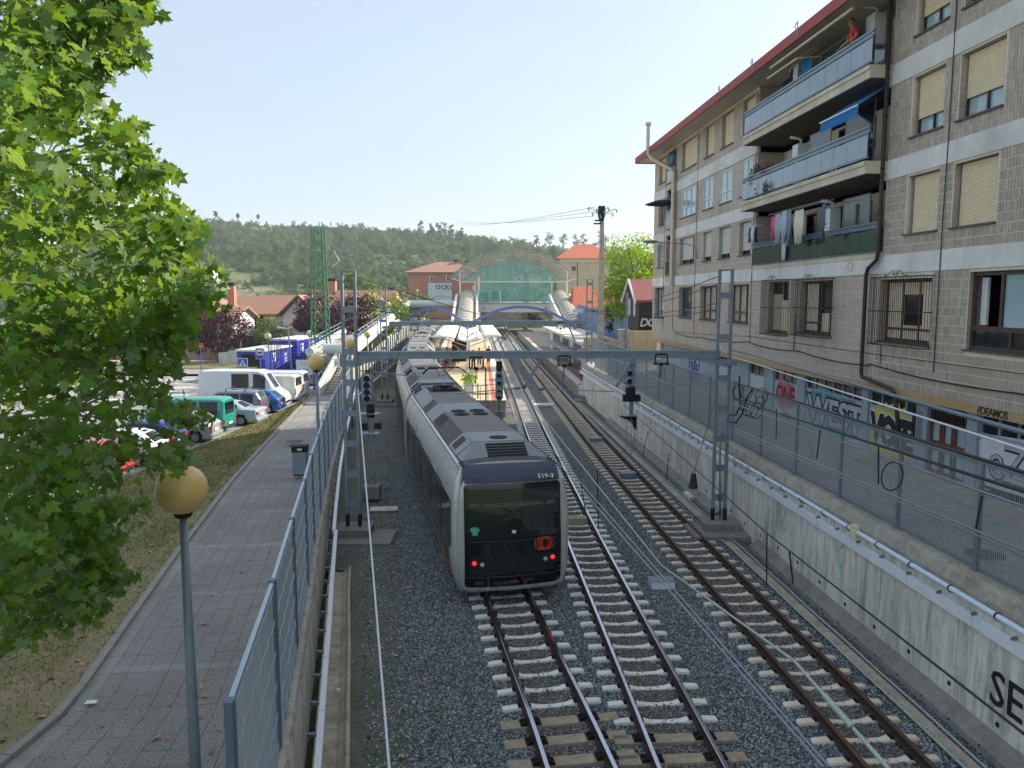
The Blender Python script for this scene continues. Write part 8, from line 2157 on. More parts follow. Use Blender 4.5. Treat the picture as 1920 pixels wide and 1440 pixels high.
# --- houses on the left
M_HWHITE = M('house_white', 'd3d3cc', .85, var=.08, scale=.6, dirt=.2, bump=.1)
def house(x, y, w, d, z0, zw, zr, lab, ridge='x', hip=0.0, wall=M_HWHITE, roof=M_RT1, over=.6, wins=(), rz=0, chim=(), base=None, group='houses with tiled roofs'):
 t = thing('house', lab, 'house', (x, y, z0), rz, group); Tm = world_mat(t)
 def W(a, b_, c): return Tm @ Vector((a, b_, c - z0))
 hw, hd = w / 2, d / 2
 m = MB()
 m.loft([[W(-hw, -hd, z), W(hw, -hd, z), W(hw, hd, z), W(-hw, hd, z)] for z in (z0, zw)]); m.build('walls', wall, t)
 if base: m = MB(); m.loft([[W(-hw - .04, -hd - .04, z), W(hw + .04, -hd - .04, z), W(hw + .04, hd, z), W(-hw - .04, hd, z)] for z in (z0, base)]); m.build('brick_base', M_BRICK, t)
 m = MB(); ow, od = hw + over, hd + over; zo = zw - .15
 if ridge == 'x':
  h_ = hip * od; A = [W(-ow, -od, zo), W(ow, -od, zo), W(ow, od, zo), W(-ow, od, zo)]; R0, R1 = W(-ow + h_, 0, zr), W(ow - h_, 0, zr)
  F = [(A[0], A[1], R1, R0), (A[2], A[3], R0, R1), (A[1], A[2], R1), (A[3], A[0], R0)]
 else:
  h_ = hip * ow; A = [W(-ow, -od, zo), W(ow, -od, zo), W(ow, od, zo), W(-ow, od, zo)]; R0, R1 = W(0, -od + h_, zr), W(0, od - h_, zr)
  F = [(A[1], A[2], R1, R0), (A[3], A[0], R0, R1), (A[0], A[1], R0), (A[2], A[3], R1)]
 for i, f in enumerate(F):
  if hip == 0 and i > 1: continue
  m.face(list(f))
 o = m.build('roof', roof, t); sm = o.modifiers.new('s', 'SOLIDIFY'); sm.thickness = .22; sm.offset = 0
 if hip == 0:
  m = MB(); k = .96
  if ridge == 'y': m.face([W(-hw, -hd, zw), W(hw, -hd, zw), W(0, -hd, zr - .25)]); m.face([W(-hw, hd, zw), W(hw, hd, zw), W(0, hd, zr - .25)])
  else: m.face([W(hw, -hd, zw), W(hw, hd, zw), W(hw, 0, zr - .25)]); m.face([W(-hw, -hd, zw), W(-hw, hd, zw), W(-hw, 0, zr - .25)])
  m.build('gable', wall, t)
  m = MB()
  if ridge == 'y':
   for s in (-1, 1): m.beam(W(s * ow, -od, zo - .12), W(0, -od, zr - .12), .15, .25)
  m.v and m.build('barge_board', M_BROWN, t)
 for (face, a, z, ww, hh, st) in wins:
  m = MB()
  if face == 'f': m.obox(W(a, -hd - .02, z), Tm.to_3x3() @ Vector((ww / 2, 0, 0)), Tm.to_3x3() @ Vector((0, .03, 0)), (0, 0, hh / 2))
  else: m.obox(W(hw + .02, a, z), Tm.to_3x3() @ Vector((0, ww / 2, 0)), Tm.to_3x3() @ Vector((.03, 0, 0)), (0, 0, hh / 2))
  f = m.build('window', M_WHITE if st == 'w' else M_GLASSD, t)
  if st == 'w':
   m = MB()
   if face == 'f': m.obox(W(a + ww * .1, -hd - .04, z), Tm.to_3x3() @ Vector((ww * .3, 0, 0)), Tm.to_3x3() @ Vector((0, .03, 0)), (0, 0, hh * .42))
   else: m.obox(W(hw + .04, a, z), Tm.to_3x3() @ Vector((0, ww * .3, 0)), Tm.to_3x3() @ Vector((.03, 0, 0)), (0, 0, hh * .42))
   m.build('pane', M_GLASSD, f)
 for (a, b_, z, hh, s) in chim:
  m = MB(); m.box(W(a, b_, z + hh / 2), (s, s, hh), rz); c = m.build('chimney', M_BRICK, t); m = MB(); m.box(W(a, b_, z + hh + .25), (s * 1.05, s * 1.05, .5), rz); m.build('chimney_cap', M_DARK, c)
 return t
house(-44.2, 105, 13, 12, .3, 5.2, 8.3, 'white house with a low tiled roof and brick chimney behind the purple tree', 'y', 0, wins=(('f', 2.5, 4.2, 2.6, 2.2, 'd'), ('f', 5.2, 4.2, 1.2, 2.0, 'd'), ('f', -2, 4.3, 2, 1.8, 'd')), chim=((4.9, -5.6, 5.2, 3.4, 1.4), (5.5, 2, 6, 3.2, .9)), base=2.5, over=1.2)
house(-38, 104.5, 3.5, 8, .3, 5.0, 6.4, 'small tiled wing in front of the brick chimney house', 'x', 0, wins=(('f', 0, 4.1, .7, .8, 'd'),), base=2.2)
house(-35.0, 116, 11, 9, .3, 5.3, 7.7, 'white house with a long tiled roof and dark balcony opening', 'x', 0, wins=(('f', -1.8, 4.0, 1.8, 2.8, 'd'),), base=2.6, over=.8)
house(-29.6, 111, 4.6, 7, .3, 5.2, 7.9, 'white house with a steep gable facing the camera', 'y', 0, wins=(('f', 0, 5.6, .3, .6, 'd'),), base=2.6, over=.7)
house(-27.9, 106, 3.5, 4, .3, 3.4, 4.6, 'low tiled porch in front of the gabled house', 'x', .8, base=2.4, over=.4)
house(-27.5, 135, 15, 9, .5, 5.6, 8.8, 'farther tiled house with a tall brick chimney and dark gable', 'x', .2, chim=((-3.8, 0, 8.2, 2.2, 1.3), (6.5, 1, 7.0, 1.9, .9)), over=.8)
house(-23.2, 128, 6, 6, .5, 5.6, 8.2, 'white gable with a dark verge beside the purple plum trees', 'y', 0, over=.7)
house(-38.5, 140, 12, 8, .5, 5.4, 8.0, 'tiled roof far behind the first houses with a short brick chimney', 'x', .1, chim=((2.5, 0, 7.2, 2.0, .9), (4.2, 0, 7.0, 1.4, .9)), over=.8)
for k in range(8):
 m = MB(); m.tube([(-35.9 + k * .42, 110.5, 2.9), (-35.9 + k * .42, 110.5, 4.1)], .03, 4)
t = thing('house_balcony', 'dark balcony railing on the white house with the long roof', 'balcony', (-34.5, 110.8, 2.8)); m = MB()
for k in range(12): m.beam((-36.6 + k * .36, 110.8, 2.8), (-36.6 + k * .36, 110.8, 3.9), .05, .05)
m.beam((-36.6, 110.8, 3.9), (-32.6, 110.8, 3.9), .07, .07); m.beam((-36.6, 110.9, 2.8), (-32.6, 110.9, 2.8), .5, .2); m.build('railing', M_IRON, t)
# garden walls and green hedge fence
m = MB(); m.bbox(-62, -27.5, 92.0, 92.6, .2, 1.6); tag(m.build('garden_wall', concrete('garden_stone', 'a8957c', .3, .3)), 'low stone garden wall along the far side of the road', 'wall')
m = MB(); m.bbox(-62, -21, 93.6, 94.0, .2, 3.0); tag(m.build('green_screen_fence', M('green_screen', '1f3b33', .8, var=.15, scale=1, dirt=.2)), 'dark green screen fence behind the stone garden wall', 'fence')
m = MB(); m.bbox(-52, -26, 80, 87, .17, .24); o = m.build('verge', M_GRASS); o['kind'] = 'structure'
m = MB(); m.bbox(-60, -24, 87.5, 91.0, .17, .235); o = m.build('far_pavement', M('pink_pavement', 'b79c8a', .9, var=.12, scale=.6, dirt=.3)); o['kind'] = 'structure'
# --- buildings behind the station
bb = house(-19.0, 222, 19, 16, 2, 14.6, 17.6, 'red brick apartment block with brown hipped roof left of the station', 'x', .9, wall=M_BRICK, over=1.3, rz=0,
 wins=(('f', 8.6, 13.2, 1.0, 1.5, 'w'), ('f', 8.9, 10.2, 1.6, 1.3, 'w'), ('f', 8.9, 7.6, 1.3, 1.6, 'w'), ('f', 9.1, 4.2, 1.2, 1.6, 'w'), ('f', 1.2, 13.0, 1.0, 1.5, 'w'), ('f', 1.2, 10.2, 1.2, 1.3, 'w'), ('f', -3.2, 12.8, 1.0, 1.4, 'w'), ('f', -3.2, 10.0, 1.0, 1.4, 'w')), chim=((3.2, -1, 16.0, 1.7, 1.3), (6.4, 0, 15.8, 1.6, 1.6)), group='buildings behind the station')
m = MB(); c = py(825, 549, 212); m.box(c, (6.6, .3, 5.4)); hb = tag(m.build('mural_wall', M('mural_pale', 'c3cdd2', .7, var=.08, scale=.5, dirt=.2)), 'pale wall panel with black painted letters before the brick block', 'mural')
for k, ch in enumerate('OCK//'):
 me = None
put_text('painted_letters', 'OCK//', 1.7, c + Vector((1.2, -.2, 1.5)), (1, 0, 0), (0, 0, 1), M_BLK, hb, thick=.02, offset=.03, spacing=1.05)
m = MB(); m.prism([c + Vector((-2.0, -.2, -1.2)), c + Vector((.6, -.2, -.5)), c + Vector((2.0, -.2, -1.3)), c + Vector((.6, -.2, -.75))], (0, -.03, 0)); o = m.build('painted_roof_line', M('mural_pink', 'c4969a', .7), hb)
house(20.3, 222, 14, 14, 2, 18.4, 22.6, 'beige brick apartment block with an orange hipped roof right of the station', 'x', .72, wall=M_BEIGE, roof=M_RT2, over=1.2,
 wins=(('f', -3.2, 15.6, 1.2, 1.2, 'd'), ('f', -3.2, 6.4, 1.0, 1.2, 'd'), ('f', -2.2, 11, .25, 14, 'd')), group='buildings behind the station')
m = MB(); m.bbox(13.2, 28.6, 214.6, 214.9, 17.4, 18.2); tag(m.build('eave_band', M_WHITE), 'white band under the eaves of the beige block', 'eave')
house(29.5, 232, 6, 10, 2, 12.5, 13.4, 'cream building corner with balconies behind the concrete pole', 'x', 0, wall=M_CREAM, wins=(('f', -1.4, 10.4, .9, 1.8, 'd'), ('f', 1.2, 10.4, .9, 1.8, 'd'), ('f', -1.4, 7.2, .9, 1.8, 'd'), ('f', 1.2, 7.2, .9, 1.8, 'd')), group='buildings behind the station')
house(20.5, 150, 17, 12, 1, 5.6, 9.7, 'low building with a bright orange tiled roof right of the station', 'x', .1, wall=M_HWHITE, roof=M_RT2, over=.8, group='buildings behind the station')
m = MB(); m.bbox(12.2, 24, 118, 122, 1, 5.9); tag(m.build('depot_shed', M_IRON), 'dark flat roofed shed below the orange roof', 'shed')
m = MB(); m.bbox(9.2, 18, 117.2, 117.6, 5.3, 5.9); tag(m.build('shed_fascia', M_WHITE), 'pale fascia strip along the dark shed', 'fascia')
# blue sheet fence on the right beyond the street
M_BLUEF = M('blue_sheet', '5d7db6', .55, .2, var=.12, scale=1, dirt=.25)
bf = thing('blue_fence', 'long blue corrugated fence beyond the right platform', 'fence', (11, 80, 2.5))
P0 = Vector((11.0, 130, 2.4)); P1 = Vector((11.2, 73, 2.4)); n_ = 24
for i in range(n_):
 a = P0.lerp(P1, i / n_ + .001); b_ = P0.lerp(P1, (i + 1) / n_ - .001); m = MB(); zt = lerp(6.5, 5.6, i / n_); m.prism([a, b_, b_ + Vector((0, 0, zt - 2.4)), a + Vector((0, 0, zt - 2.4))], (.05, 0, 0)); m.build('sheet', M_BLUEF, bf)
# stone wall and slab roofs by the right platform
m = MB(); m.prism([(6.5, 57.2, 1.0), (8.9, 54.0, 1.0), (8.9, 54.0, 4.2), (6.6, 78, 4.9), (6.5, 78, 1.0)], (.3, 0, 0))
sw = thing('stone_wall', 'sunlit beige stone wall behind the mesh fence beyond the street end', 'wall', (8, 66, 1.0))
m = MB(); m.loft([[(x, y, 1.0), (x, y, 2.64 + h_), (x + .1, y + .35, 2.64 + h_), (x + .1, y + .35, 1.0)] for x, y, h_ in ((6.0, 64.5, 1.6), (7.6, 63.0, 1.65), (9.2, 62.0, 1.5))]); m.build('wall_body', concrete('stone_beige', 'b9a47e', .2, .3), sw)
m = MB(); m.bbox(9.3, 15, 61.4, 61.9, 2.6, 4.95); tag(m.build('planter_wall', concrete('render_beige', 'b3a586', .35, .2)), 'beige rendered wall under the black hut with weeds on its foot', 'wall')
m = MB(); m.bbox(8.5, 9.3, 61.2, 62.0, 2.6, 5.0); m.bbox(8.45, 9.35, 61.15, 62.05, 5.0, 5.08); tag(m.build('gate_pillar', M_COPING), 'squat concrete pillar at the street end', 'pillar')
m = MB(); m.tube([(9.05, 61.0, 2.6), (9.05, 61.0, 8.0)], .09, 8); tag(m.build('steel_pole', M_POSTB), 'blue grey steel pole in front of the black hut', 'pole')
bush('weeds', (10.6, 61.0, 3.0), .9, .25, .35, 350, .12, leafmat('weed_leaves', '2c3f1c', '5b6a2c', .3), 'scrubby weeds growing at the wall foot below the hut', 'plant', seed=21)
hut = house(13.7, 68, 6.2, 7.2, 4.3, 7.45, 9.1, 'black boarded hut with a red metal roof and white verge', 'x', 0, wall=M('black_boards', '17171b', .7, var=.2, scale=3, dirt=.15), roof=M('red_metal_roof', '935450', .6, .1, var=.15, scale=1.2, dirt=.2), over=.35, rz=0)
put_text('white_tag', 'DOK', .95, (11.6, 64.37, 5.5), (1, 0, 0), (0, 0, 1), M_WSP, hut, thick=.01, offset=.02, spacing=.8, shear=.2)
m = MB()
for s in (-1, 1): m.beam((10.2, 68 + s * 4.0, 7.22), (10.2, 68, 9.15), .14, .22)
m.build('white_verge', M_WHITE, hut)
for y in (66.6, 69.4): m = MB(); m.bbox(10.52, 10.6, y - .35, y + .35, 6.0, 7.5); m.build('gable_window', M_WHITE, hut)
# far bits beyond the station under the deck
m = MB(); m.bbox(-8, 9, 205, 206, 0, 3.4); tag(m.build('underpass_wall', M_BASEC), 'dim wall and openings under the station deck', 'wall')
for k, x in enumerate((-6.5, 3, 8.6)): m = MB(); m.bbox(x - .5, x + .5, 175, 176, 0, 4.45); tag(m.build('station_column', M_COPING), 'concrete column under the station deck, %s from the left' % ['first', 'second', 'third'][k], 'column')
# --- trees
M_BARK = M('bark', '5b5045', .9, var=.3, scale=4, dirt=.4, bump=.6, bdist=.02)
M_BARKP = M('plane_bark', '8a8468', .8, var=.3, scale=5, dirt=.3, bump=.4, bdist=.01)
def crown_points(c, r, n, clumps, rs, squash=1.0):
 C = []; d = rs.normal(size=(clumps, 3)); d /= np.linalg.norm(d, axis=1)[:, None]
 k = .35 + .60 * rs.random(clumps) ** .6
 cc = d * k[:, None] * np.array(r)
 idx = rs.integers(0, clumps, n); q = rs.normal(size=(n, 3)); q /= np.linalg.norm(q, axis=1)[:, None]
 rad = (rs.random(n) ** .4) * (.26 + .22 * rs.random(clumps)[idx]) * np.mean(r)
 p = cc[idx] + q * rad[:, None] * np.array([1, 1, .75]); return p + np.array(c)
QUAD = ([(-.5, 0, 0), (0, -.42, .12), (.6, 0, 0), (0, .42, .12)], [(0, 1, 2), (0, 2, 3)])
def tree(name, base, c, r, n, clumps, size, mat, lab, cat='tree', seed=1, trunk=.18, limbs=9, group=None, bark=None):
 rs = np.random.default_rng(seed); base = Vector(base); c = Vector(c)
 t = thing(name, lab, cat, base, 0, group)
 p = crown_points(c, r, n, clumps, rs); s = rs.uniform(.6, 1.35, n) * size
 o = scatter_mesh('crown', p, np.stack([s, s, s], 1), mat, QUAD[0], QUAD[1], kind=None); o.parent = t; o.matrix_local = world_mat(t).inverted()
 m = MB(); f = c - Vector((0, 0, r[2] * .55)); m.tube([base - Vector((0, 0, .1)), base.lerp(f, .5) + Vector((.05, 0, 0)), f, c], [trunk * 1.25, trunk, trunk * .8, trunk * .25], 8)
 for k in range(limbs):
  a = 2 * pi * k / limbs + rs.random(); e = c + Vector((cos(a) * r[0] * .75, sin(a) * r[1] * .75, (rs.random() - .2) * r[2] * .9)); st_ = base.lerp(c, .45 + .3 * rs.random())
  m.tube([st_, st_.lerp(e, .5) + Vector((0, 0, .08 * r[2])), e], [trunk * .5, trunk * .3, trunk * .08], 5)
 m.build('trunk', bark or M_BARK, t, smooth=True); return t
L_PLUM = leafmat('plum_leaves', '30121d', '6a3141', .0); L_GREEN = leafmat('tree_leaves', '2a4a12', '6a8a24', .4); L_LIME = leafmat('sunny_leaves', '5c8518', 'b2c93a', .5); L_DARK = leafmat('dark_leaves', '16290f', '3c5a22', .3)
tree('plum_tree', (-33.8, 88.5, .2), (-33.9, 88.5, 3.7), (3.6, 3.2, 2.5), 6500, 34, .24, L_PLUM, 'round purple leaved plum tree on a short trunk before the white house', seed=2, trunk=.22)
tree('plum_tree', (-23.5, 96, .2), (-23.8, 96, 5.0), (3.6, 3.4, 3.0), 6000, 30, .26, L_PLUM, 'big dark purple plum tree left of the green pylon', seed=3, trunk=.25)
tree('plum_tree', (-19.8, 92, .2), (-19.6, 92, 4.6), (3.4, 3.2, 3.2), 6500, 32, .25, L_PLUM, 'big dark purple plum tree behind the green pylon', seed=4, trunk=.25)
tree('green_tree', (-27.5, 90, .2), (-27.6, 90, 3.6), (2.6, 2.2, 1.9), 2600, 22, .20, leafmat('olive_leaves', '3f5226', '7f8d4e', .35), 'thin grey green tree between the two purple trees', seed=5, trunk=.12)
tree('broadleaf_tree', (-21, 118, .3), (-21.2, 118, 4.6), (5.5, 4.5, 3.4), 6000, 34, .34, L_GREEN, 'bright green bushy trees left of the ramp', seed=6)
tree('broadleaf_tree', (-30, 172, .3), (-30, 172, 6.8), (6.5, 5, 4.6), 5000, 30, .44, L_GREEN, 'green tree top above the ramp and bridge, left one', seed=7)
tree('broadleaf_tree', (-22, 190, .3), (-24, 190, 5.6), (6.5, 5, 2.4), 5000, 30, .44, L_GREEN, 'sunny green trees in front of the painted wall', seed=8)
tree('broadleaf_tree', (-38, 190, .3), (-38, 190, 7.5), (8, 6, 6.0), 6000, 34, .5, leafmat('midgreen_leaves', '35531f', '6f8c3c', .35), 'large pale green tree left of the bridge lamps', seed=9)
tree('broadleaf_tree', (13.0, 79, 2.6), (12.9, 79, 9.4), (3.9, 4.2, 4.7), 15000, 60, .21, L_LIME, 'tall sunlit yellow green tree behind the black hut', seed=10, trunk=.3)
tree('broadleaf_tree', (11.6, 86, 2.6), (11.8, 85, 6.6), (2.3, 2.4, 3.2), 5500, 34, .22, L_DARK, 'shaded dark green tree left of the black hut', seed=12, trunk=.2)
tree('broadleaf_tree', (4.2, 190, .2), (4.2, 190, 2.6), (3, 2.5, 1.7), 1500, 14, .34, L_GREEN, 'small palm green shrub under the station deck', seed=13)
# leafless tree by the bus stop
t = thing('bare_tree', 'leafless branching young tree beside the white globe lamp', 'tree', (-21.8, 66.5, .2)); rs = random.Random(3); m = MB()
def branch(p, d, L, r, k):
 q = p + d * L; m.tube([p, p.lerp(q, .5) + Vector((rs.uniform(-.03, .03), 0, .02)), q], [r, r * .8, r * .55], 5)
 if k:
  for _ in range(3 if k > 1 else 4): branch(q if rs.random() < .6 else p.lerp(q, .7), (d + Vector((rs.uniform(-.9, .9), rs.uniform(-.9, .9), rs.uniform(-.1, .7)))).normalized(), L * rs.uniform(.55, .8), r * .55, k - 1)
b0 = py(514, 700, 66.5); branch(Vector((b0.x, 66.5, .2)), Vector((.02, 0, 1)), 1.7, .11, 5); m.build('branches', M_BARK, t)
for k, (x, y) in enumerate(((-29.4, 83), (-27.0, 84.6))): m = MB(); m.tube([(x, y, .2), (x + .1, y, 2.9)], [.14, .09], 8); tag(m.build('tree_trunk', M_BARK, None, smooth=True), ['dark trunk holding the left side of the banner', 'dark trunk holding the right side of the banner'][k], 'trunk')
# --- the near plane tree
def leaf_poly():
 out = []
 lobes = [(-155, .50), (-120, .46), (-98, .78), (-72, .56), (-50, 1.0), (-27, .64), (0, 1.15), (27, .64), (50, 1.0), (72, .56), (98, .78), (120, .46), (155, .50)]
 for a, r in lobes:
  t_ = radians(a); out.append((r * cos(t_), r * sin(t_), -.16 * r * r + .05 * abs(sin(t_))))
 return [(0, 0, 0)] + out + [(-.5, 0, -.02)], [(0, i, i + 1) for i in range(1, 13)]
LV, LF = leaf_poly()
LF = LF + [(0, 13, 14)] if False else LF
def planeleaf(name, c0, c1, gl=.34):
 t = NT(name); r = t.geo.outputs['Random Per Island']; oi = t.n.new('ShaderNodeObjectInfo')
 f = t.math('FRACT', t.math('ADD', r, oi.outputs['Random']))
 a = t.ramp(f, [(0.0, lin(c0)), (.75, lin(c1)), (1.0, (.16, .22, .03))])
 n = t.noise(9, 3, .6, vec=t.geo.outputs['Position']); a = t.mix(a, lin(c0), t.math('MULTIPLY', n, .35))
 a = t.mix(a, (.26, .31, .18), t.math('MULTIPLY', t.geo.outputs['Backfacing'], .45))
 t.base(a); t.rough(gl); t.p.inputs['Specular IOR Level'].default_value = .5
 tr = t.n.new('ShaderNodeBsdfTranslucent'); t.link(t.mix(a, (.34, .50, .02), .6), tr.inputs[0])
 mx = t.n.new('ShaderNodeMixShader'); mx.inputs[0].default_value = .42; t.link(t.p.outputs[0], mx.inputs[1]); t.link(tr.outputs[0], mx.inputs[2]); t.link(mx.outputs[0], t.out.inputs[0]); return t.m
M_PLEAF = planeleaf('plane_leaf', '35591a', '6b9a2b')
# crown outline, u of the right edge for each height in the photograph's sight lines, used at about eight metres
EDGE = [(-300, 150), (-120, 215), (0, 262), (35, 268), (60, 225), (95, 300), (118, 215), (150, 165), (200, 175), (235, 238), (290, 270), (320, 318), (360, 262), (400, 345), (430, 350), (470, 355), (520, 395), (550, 410), (590, 365), (640, 330), (700, 318), (745, 310), (780, 372), (830, 372), (880, 370), (930, 345), (960, 300), (1000, 255), (1060, 235), (1085, 300), (1110, 225), (1160, 205), (1190, 120), (1230, 20), (1260, -120)]
EDGE = [(v, u + (30 if 180 < v < 700 else (22 if v < 870 else -14))) for v, u in EDGE]
trunk_b = Vector((-7.6, 6.6, 1.6))
pt = thing('plane_tree', 'big plane tree with broad lobed leaves filling the left edge of the view', 'tree', trunk_b)
rs = np.random.default_rng(42); cl = []
tries = 0
while len(cl) < 900:
 v = rs.uniform(-330, 1240); e = interp(EDGE, v); u = rs.uniform(-620, 420) if rs.random() < .35 else rs.uniform(-60, e)
 if u > e - 20 or (u > 255 and 868 < v < 1010): continue
 if u > 190 and 690 < v < 880 and noise.noise((u * .02, v * .02, 8)) > -.05: continue
 if noise.noise((u * .011, v * .017, 1.7)) > (.02 if v < 330 else .13) + (.25 if v > 560 else 0): continue
 if v > 1180 - .12 * max(0, u) and u > 0 and v > 1165: continue
 span = 1.9 if u > 60 else 3.0
 Y = 7.9 + rs.uniform(-1, 1) * span * (.5 + .5 * min(1, (e - u) / 300)) - .2
 if Y < 5.2: continue
 cl.append((py(u, v, Y), max(.12, min(.42, (e - u) / 1442 * Y * .7))))
# dense along the very edge
for v in np.arange(-250, 1185, 11):
 if 865 < v < 1010: continue
 e = interp(EDGE, v)
 for q in range(2 if noise.noise((v * .02, 3.3, 0)) > -.12 else 0): cl.append((py(e - rs.uniform(0, 80), v + rs.uniform(-6, 6), 7.6 + rs.uniform(-.9, .9)), .13))
LP_ = [];
for c, r in cl:
 n_ = int(rs.integers(14, 30)) if r > .14 else int(rs.integers(5, 9))
 for _ in range(n_):
  q = rs.normal(size=3); q /= np.linalg.norm(q); q *= r * 1.05 * rs.random() ** .5; LP_.append((c.x + q[0] * 1.25, c.y + q[1], c.z + q[2] * .55 - .12 * abs(q[0])))
LP_ = np.array(LP_); n_ = len(LP_)
siz = .038 + .078 * rs.random(n_) ** 1.4; order = np.argsort(-siz / np.maximum(1, LP_[:, 1])); near = order[:230]; far = order[230:]
o = scatter_mesh('foliage', LP_[far], np.stack([siz[far]] * 3, 1), M_PLEAF, LV[:14], LF, tilt=.62, kind='stuff'); o.parent = pt; o.matrix_local = world_mat(pt).inverted()
lme = MB(); lme.mesh(LV[:14], LF); lme = lme.build('leaf', M_PLEAF, mesh_only=True)
for k in near:
 p = Vector(LP_[k]) - trunk_b; s_ = float(siz[k]); inst('leaf', lme, p, pt, scale=(s_, s_, s_), rot=(rs.uniform(-.8, .8), rs.uniform(-.8, .8), rs.uniform(0, 6.28)))
m = MB(); top = Vector((-7.4, 7.2, 12.5)); m.tube([trunk_b - Vector((0, 0, .2)), trunk_b + Vector((.05, .1, 2.5)), Vector((-7.45, 7.0, 7.5)), top], [.32, .26, .18, .05], 12)
tw = MB()
for i in range(46):
 c, r = cl[int(rs.integers(0, 700))]; st_ = trunk_b.lerp(top, min(1, max(.12, (c.z - 2.6) / 11)))
 mid = st_.lerp(c, .5) + Vector((0, 0, .25)); m.tube([st_, mid, c], [.06, .032, .010], 6)
 near_c = sorted(cl, key=lambda q: (q[0] - c).length)[:7]
 for q, _ in near_c: tw.tube([mid.lerp(c, .6 + .4 * rs.random()), q.lerp(c, .4) + Vector((0, 0, .05)), q], [.010, .007, .004], 4, cap=False)
m.build('trunk', M_BARKP, pt, smooth=True); tw.build('twigs', M_BARKP, pt, kind='stuff')
sb = MB(); sb.ball((0, 0, 0), .022, 8); sb = sb.build('seed_ball', M('seed_ball', '55581f', .9, var=.3, scale=40, bump=.6), mesh_only=True)
for i in range(46):
 c, r = cl[int(rs.integers(0, len(cl)))]; inst('seed_ball', sb, c + Vector((rs.uniform(-.1, .1), -.15, rs.uniform(-.15, 0))) - trunk_b, pt)
# --- wooded hill
RID = [(-900, 402), (-300, 404), (330, 402), (400, 404), (480, 409), (560, 417), (640, 421), (700, 425), (820, 433), (900, 443), (1000, 453), (1100, 463), (1220, 474), (1500, 488), (2100, 498), (3000, 505)]
YR, YF = 560.0, 235.0
RID = [(u, v + 20 + (6 if u < 700 else 0)) for u, v in RID]
def hillz(x, y):
 u = 960 + 1442 * x / max(y, YF) * 1.0; zr = CAM_H + (566 - interp(RID, 960 + 1442 * x / YR)) / 1442 * YR
 t_ = (y - YF) / (YR - YF)
 if t_ < 0: return -.5
 base = (t_ ** 1.15) * zr if t_ < 1 else zr - (y - YR) * .22
 g = noise.noise((x * .012, y * .012, 0)) * 5 * min(1, t_ * 2) * min(1, abs(1.0 - t_) * 3) + noise.noise((x * .04, y * .04, 5)) * 1.6 * min(1, t_ * 3)
 return base + g
m = MB(); xs = [-620 + 14 * i for i in range(100)]; ysr = [YF + 13 * i for i in range(38)]
P = [(x, y, hillz(x, y)) for y in ysr for x in xs]; nx = len(xs)
m.mesh(P, [(j * nx + i, j * nx + i + 1, (j + 1) * nx + i + 1, (j + 1) * nx + i) for j in range(len(ysr) - 1) for i in range(nx - 1)])
t = NT('hill_scrub'); PP = t.geo.outputs['Position']; n1 = t.noise(.02, 6, .7, vec=PP); n2 = t.noise(.25, 5, .7, vec=PP)
t.base(t.mix(t.mix((.07, .11, .035), (.13, .17, .055), n2), (.26, .22, .13), t.ramp(n1, [(.50, 0), (.62, .8)]))); t.rough(.95); t.bump(n2, .8, 1.5)
hill = struct(m.build('hill', t.m, None, smooth=True))
# trees of the wood: a few crown shapes set over the slope many times
def forestmat():
 t = NT('forest_leaves'); oi = t.n.new('ShaderNodeObjectInfo'); r = t.geo.outputs['Random Per Island']
 a = t.ramp(oi.outputs['Random'], [(0, (.04, .09, .03)), (.4, (.08, .155, .04)), (.75, (.14, .225, .055)), (.92, (.21, .28, .07)), (1, (.27, .29, .11))])
 a = t.mix(a, (.10, .13, .04), t.math('MULTIPLY', r, .35)); t.base(a); t.rough(.8)
 tr = t.n.new('ShaderNodeBsdfTranslucent'); t.link(a, tr.inputs[0]); mx = t.n.new('ShaderNodeMixShader'); mx.inputs[0].default_value = .25
 t.link(t.p.outputs[0], mx.inputs[1]); t.link(tr.outputs[0], mx.inputs[2]); t.link(mx.outputs[0], t.out.inputs[0]); return t.m
M_FOR = forestmat(); protos = []
for k in range(5):
 rs = np.random.default_rng(100 + k); rr_ = (1, 1, .85) if k < 3 else (.8, .8, 1.15)
 p = crown_points((0, 0, rr_[2] * .8), rr_, 620, 14, rs); s = rs.uniform(.10, .20, 620)
 o = scatter_mesh('wood_tree', p, np.stack([s, s, s], 1), M_FOR, QUAD[0], QUAD[1], kind=None)
 b0 = len(o.data.vertices); px_ = (-60 + 45 * k); o.location = (px_, 430, hillz(px_, 430)); o.scale = (3.4,) * 3; tag(o, 'tree of the wood on the hillside, %s of five standing in a row' % ['first', 'second', 'third', 'fourth', 'fifth'][k], 'tree', 'trees on the wooded hill'); protos.append(o)
rs = np.random.default_rng(9); pts = []; scs = []
while len(pts) < 9500:
 x = rs.uniform(-430, 230); y = YF + 8 + (YR + 12 - YF) * rs.random();
 if abs(x) > y * .72 + 40: continue
 nn = noise.noise((x * .013, y * .02, 3)); t_ = (y - YF) / (YR - YF)
 if nn > .22 and t_ < .5 and rs.random() < .75: continue
 pts.append((x, y, hillz(x, y) - .6)); scs.append(rs.uniform(1.2, 3.5) * (1.15 if nn < 0 else .8))
me = bpy.data.meshes.new('wood'); me.from_pydata(pts, [], []); at = me.attributes.new('scl', 'FLOAT', 'POINT'); at.data.foreach_set('value', scs)
wood = bpy.data.objects.new('wood', me); COL.objects.link(wood); wood['kind'] = 'stuff'; wood['label'] = 'mixed green wood covering the hillside'
ng = bpy.data.node_groups.new('wood', 'GeometryNodeTree'); ng.interface.new_socket('Geometry', in_out='INPUT', socket_type='NodeSocketGeometry'); ng.interface.new_socket('Geometry', in_out='OUTPUT', socket_type='NodeSocketGeometry')
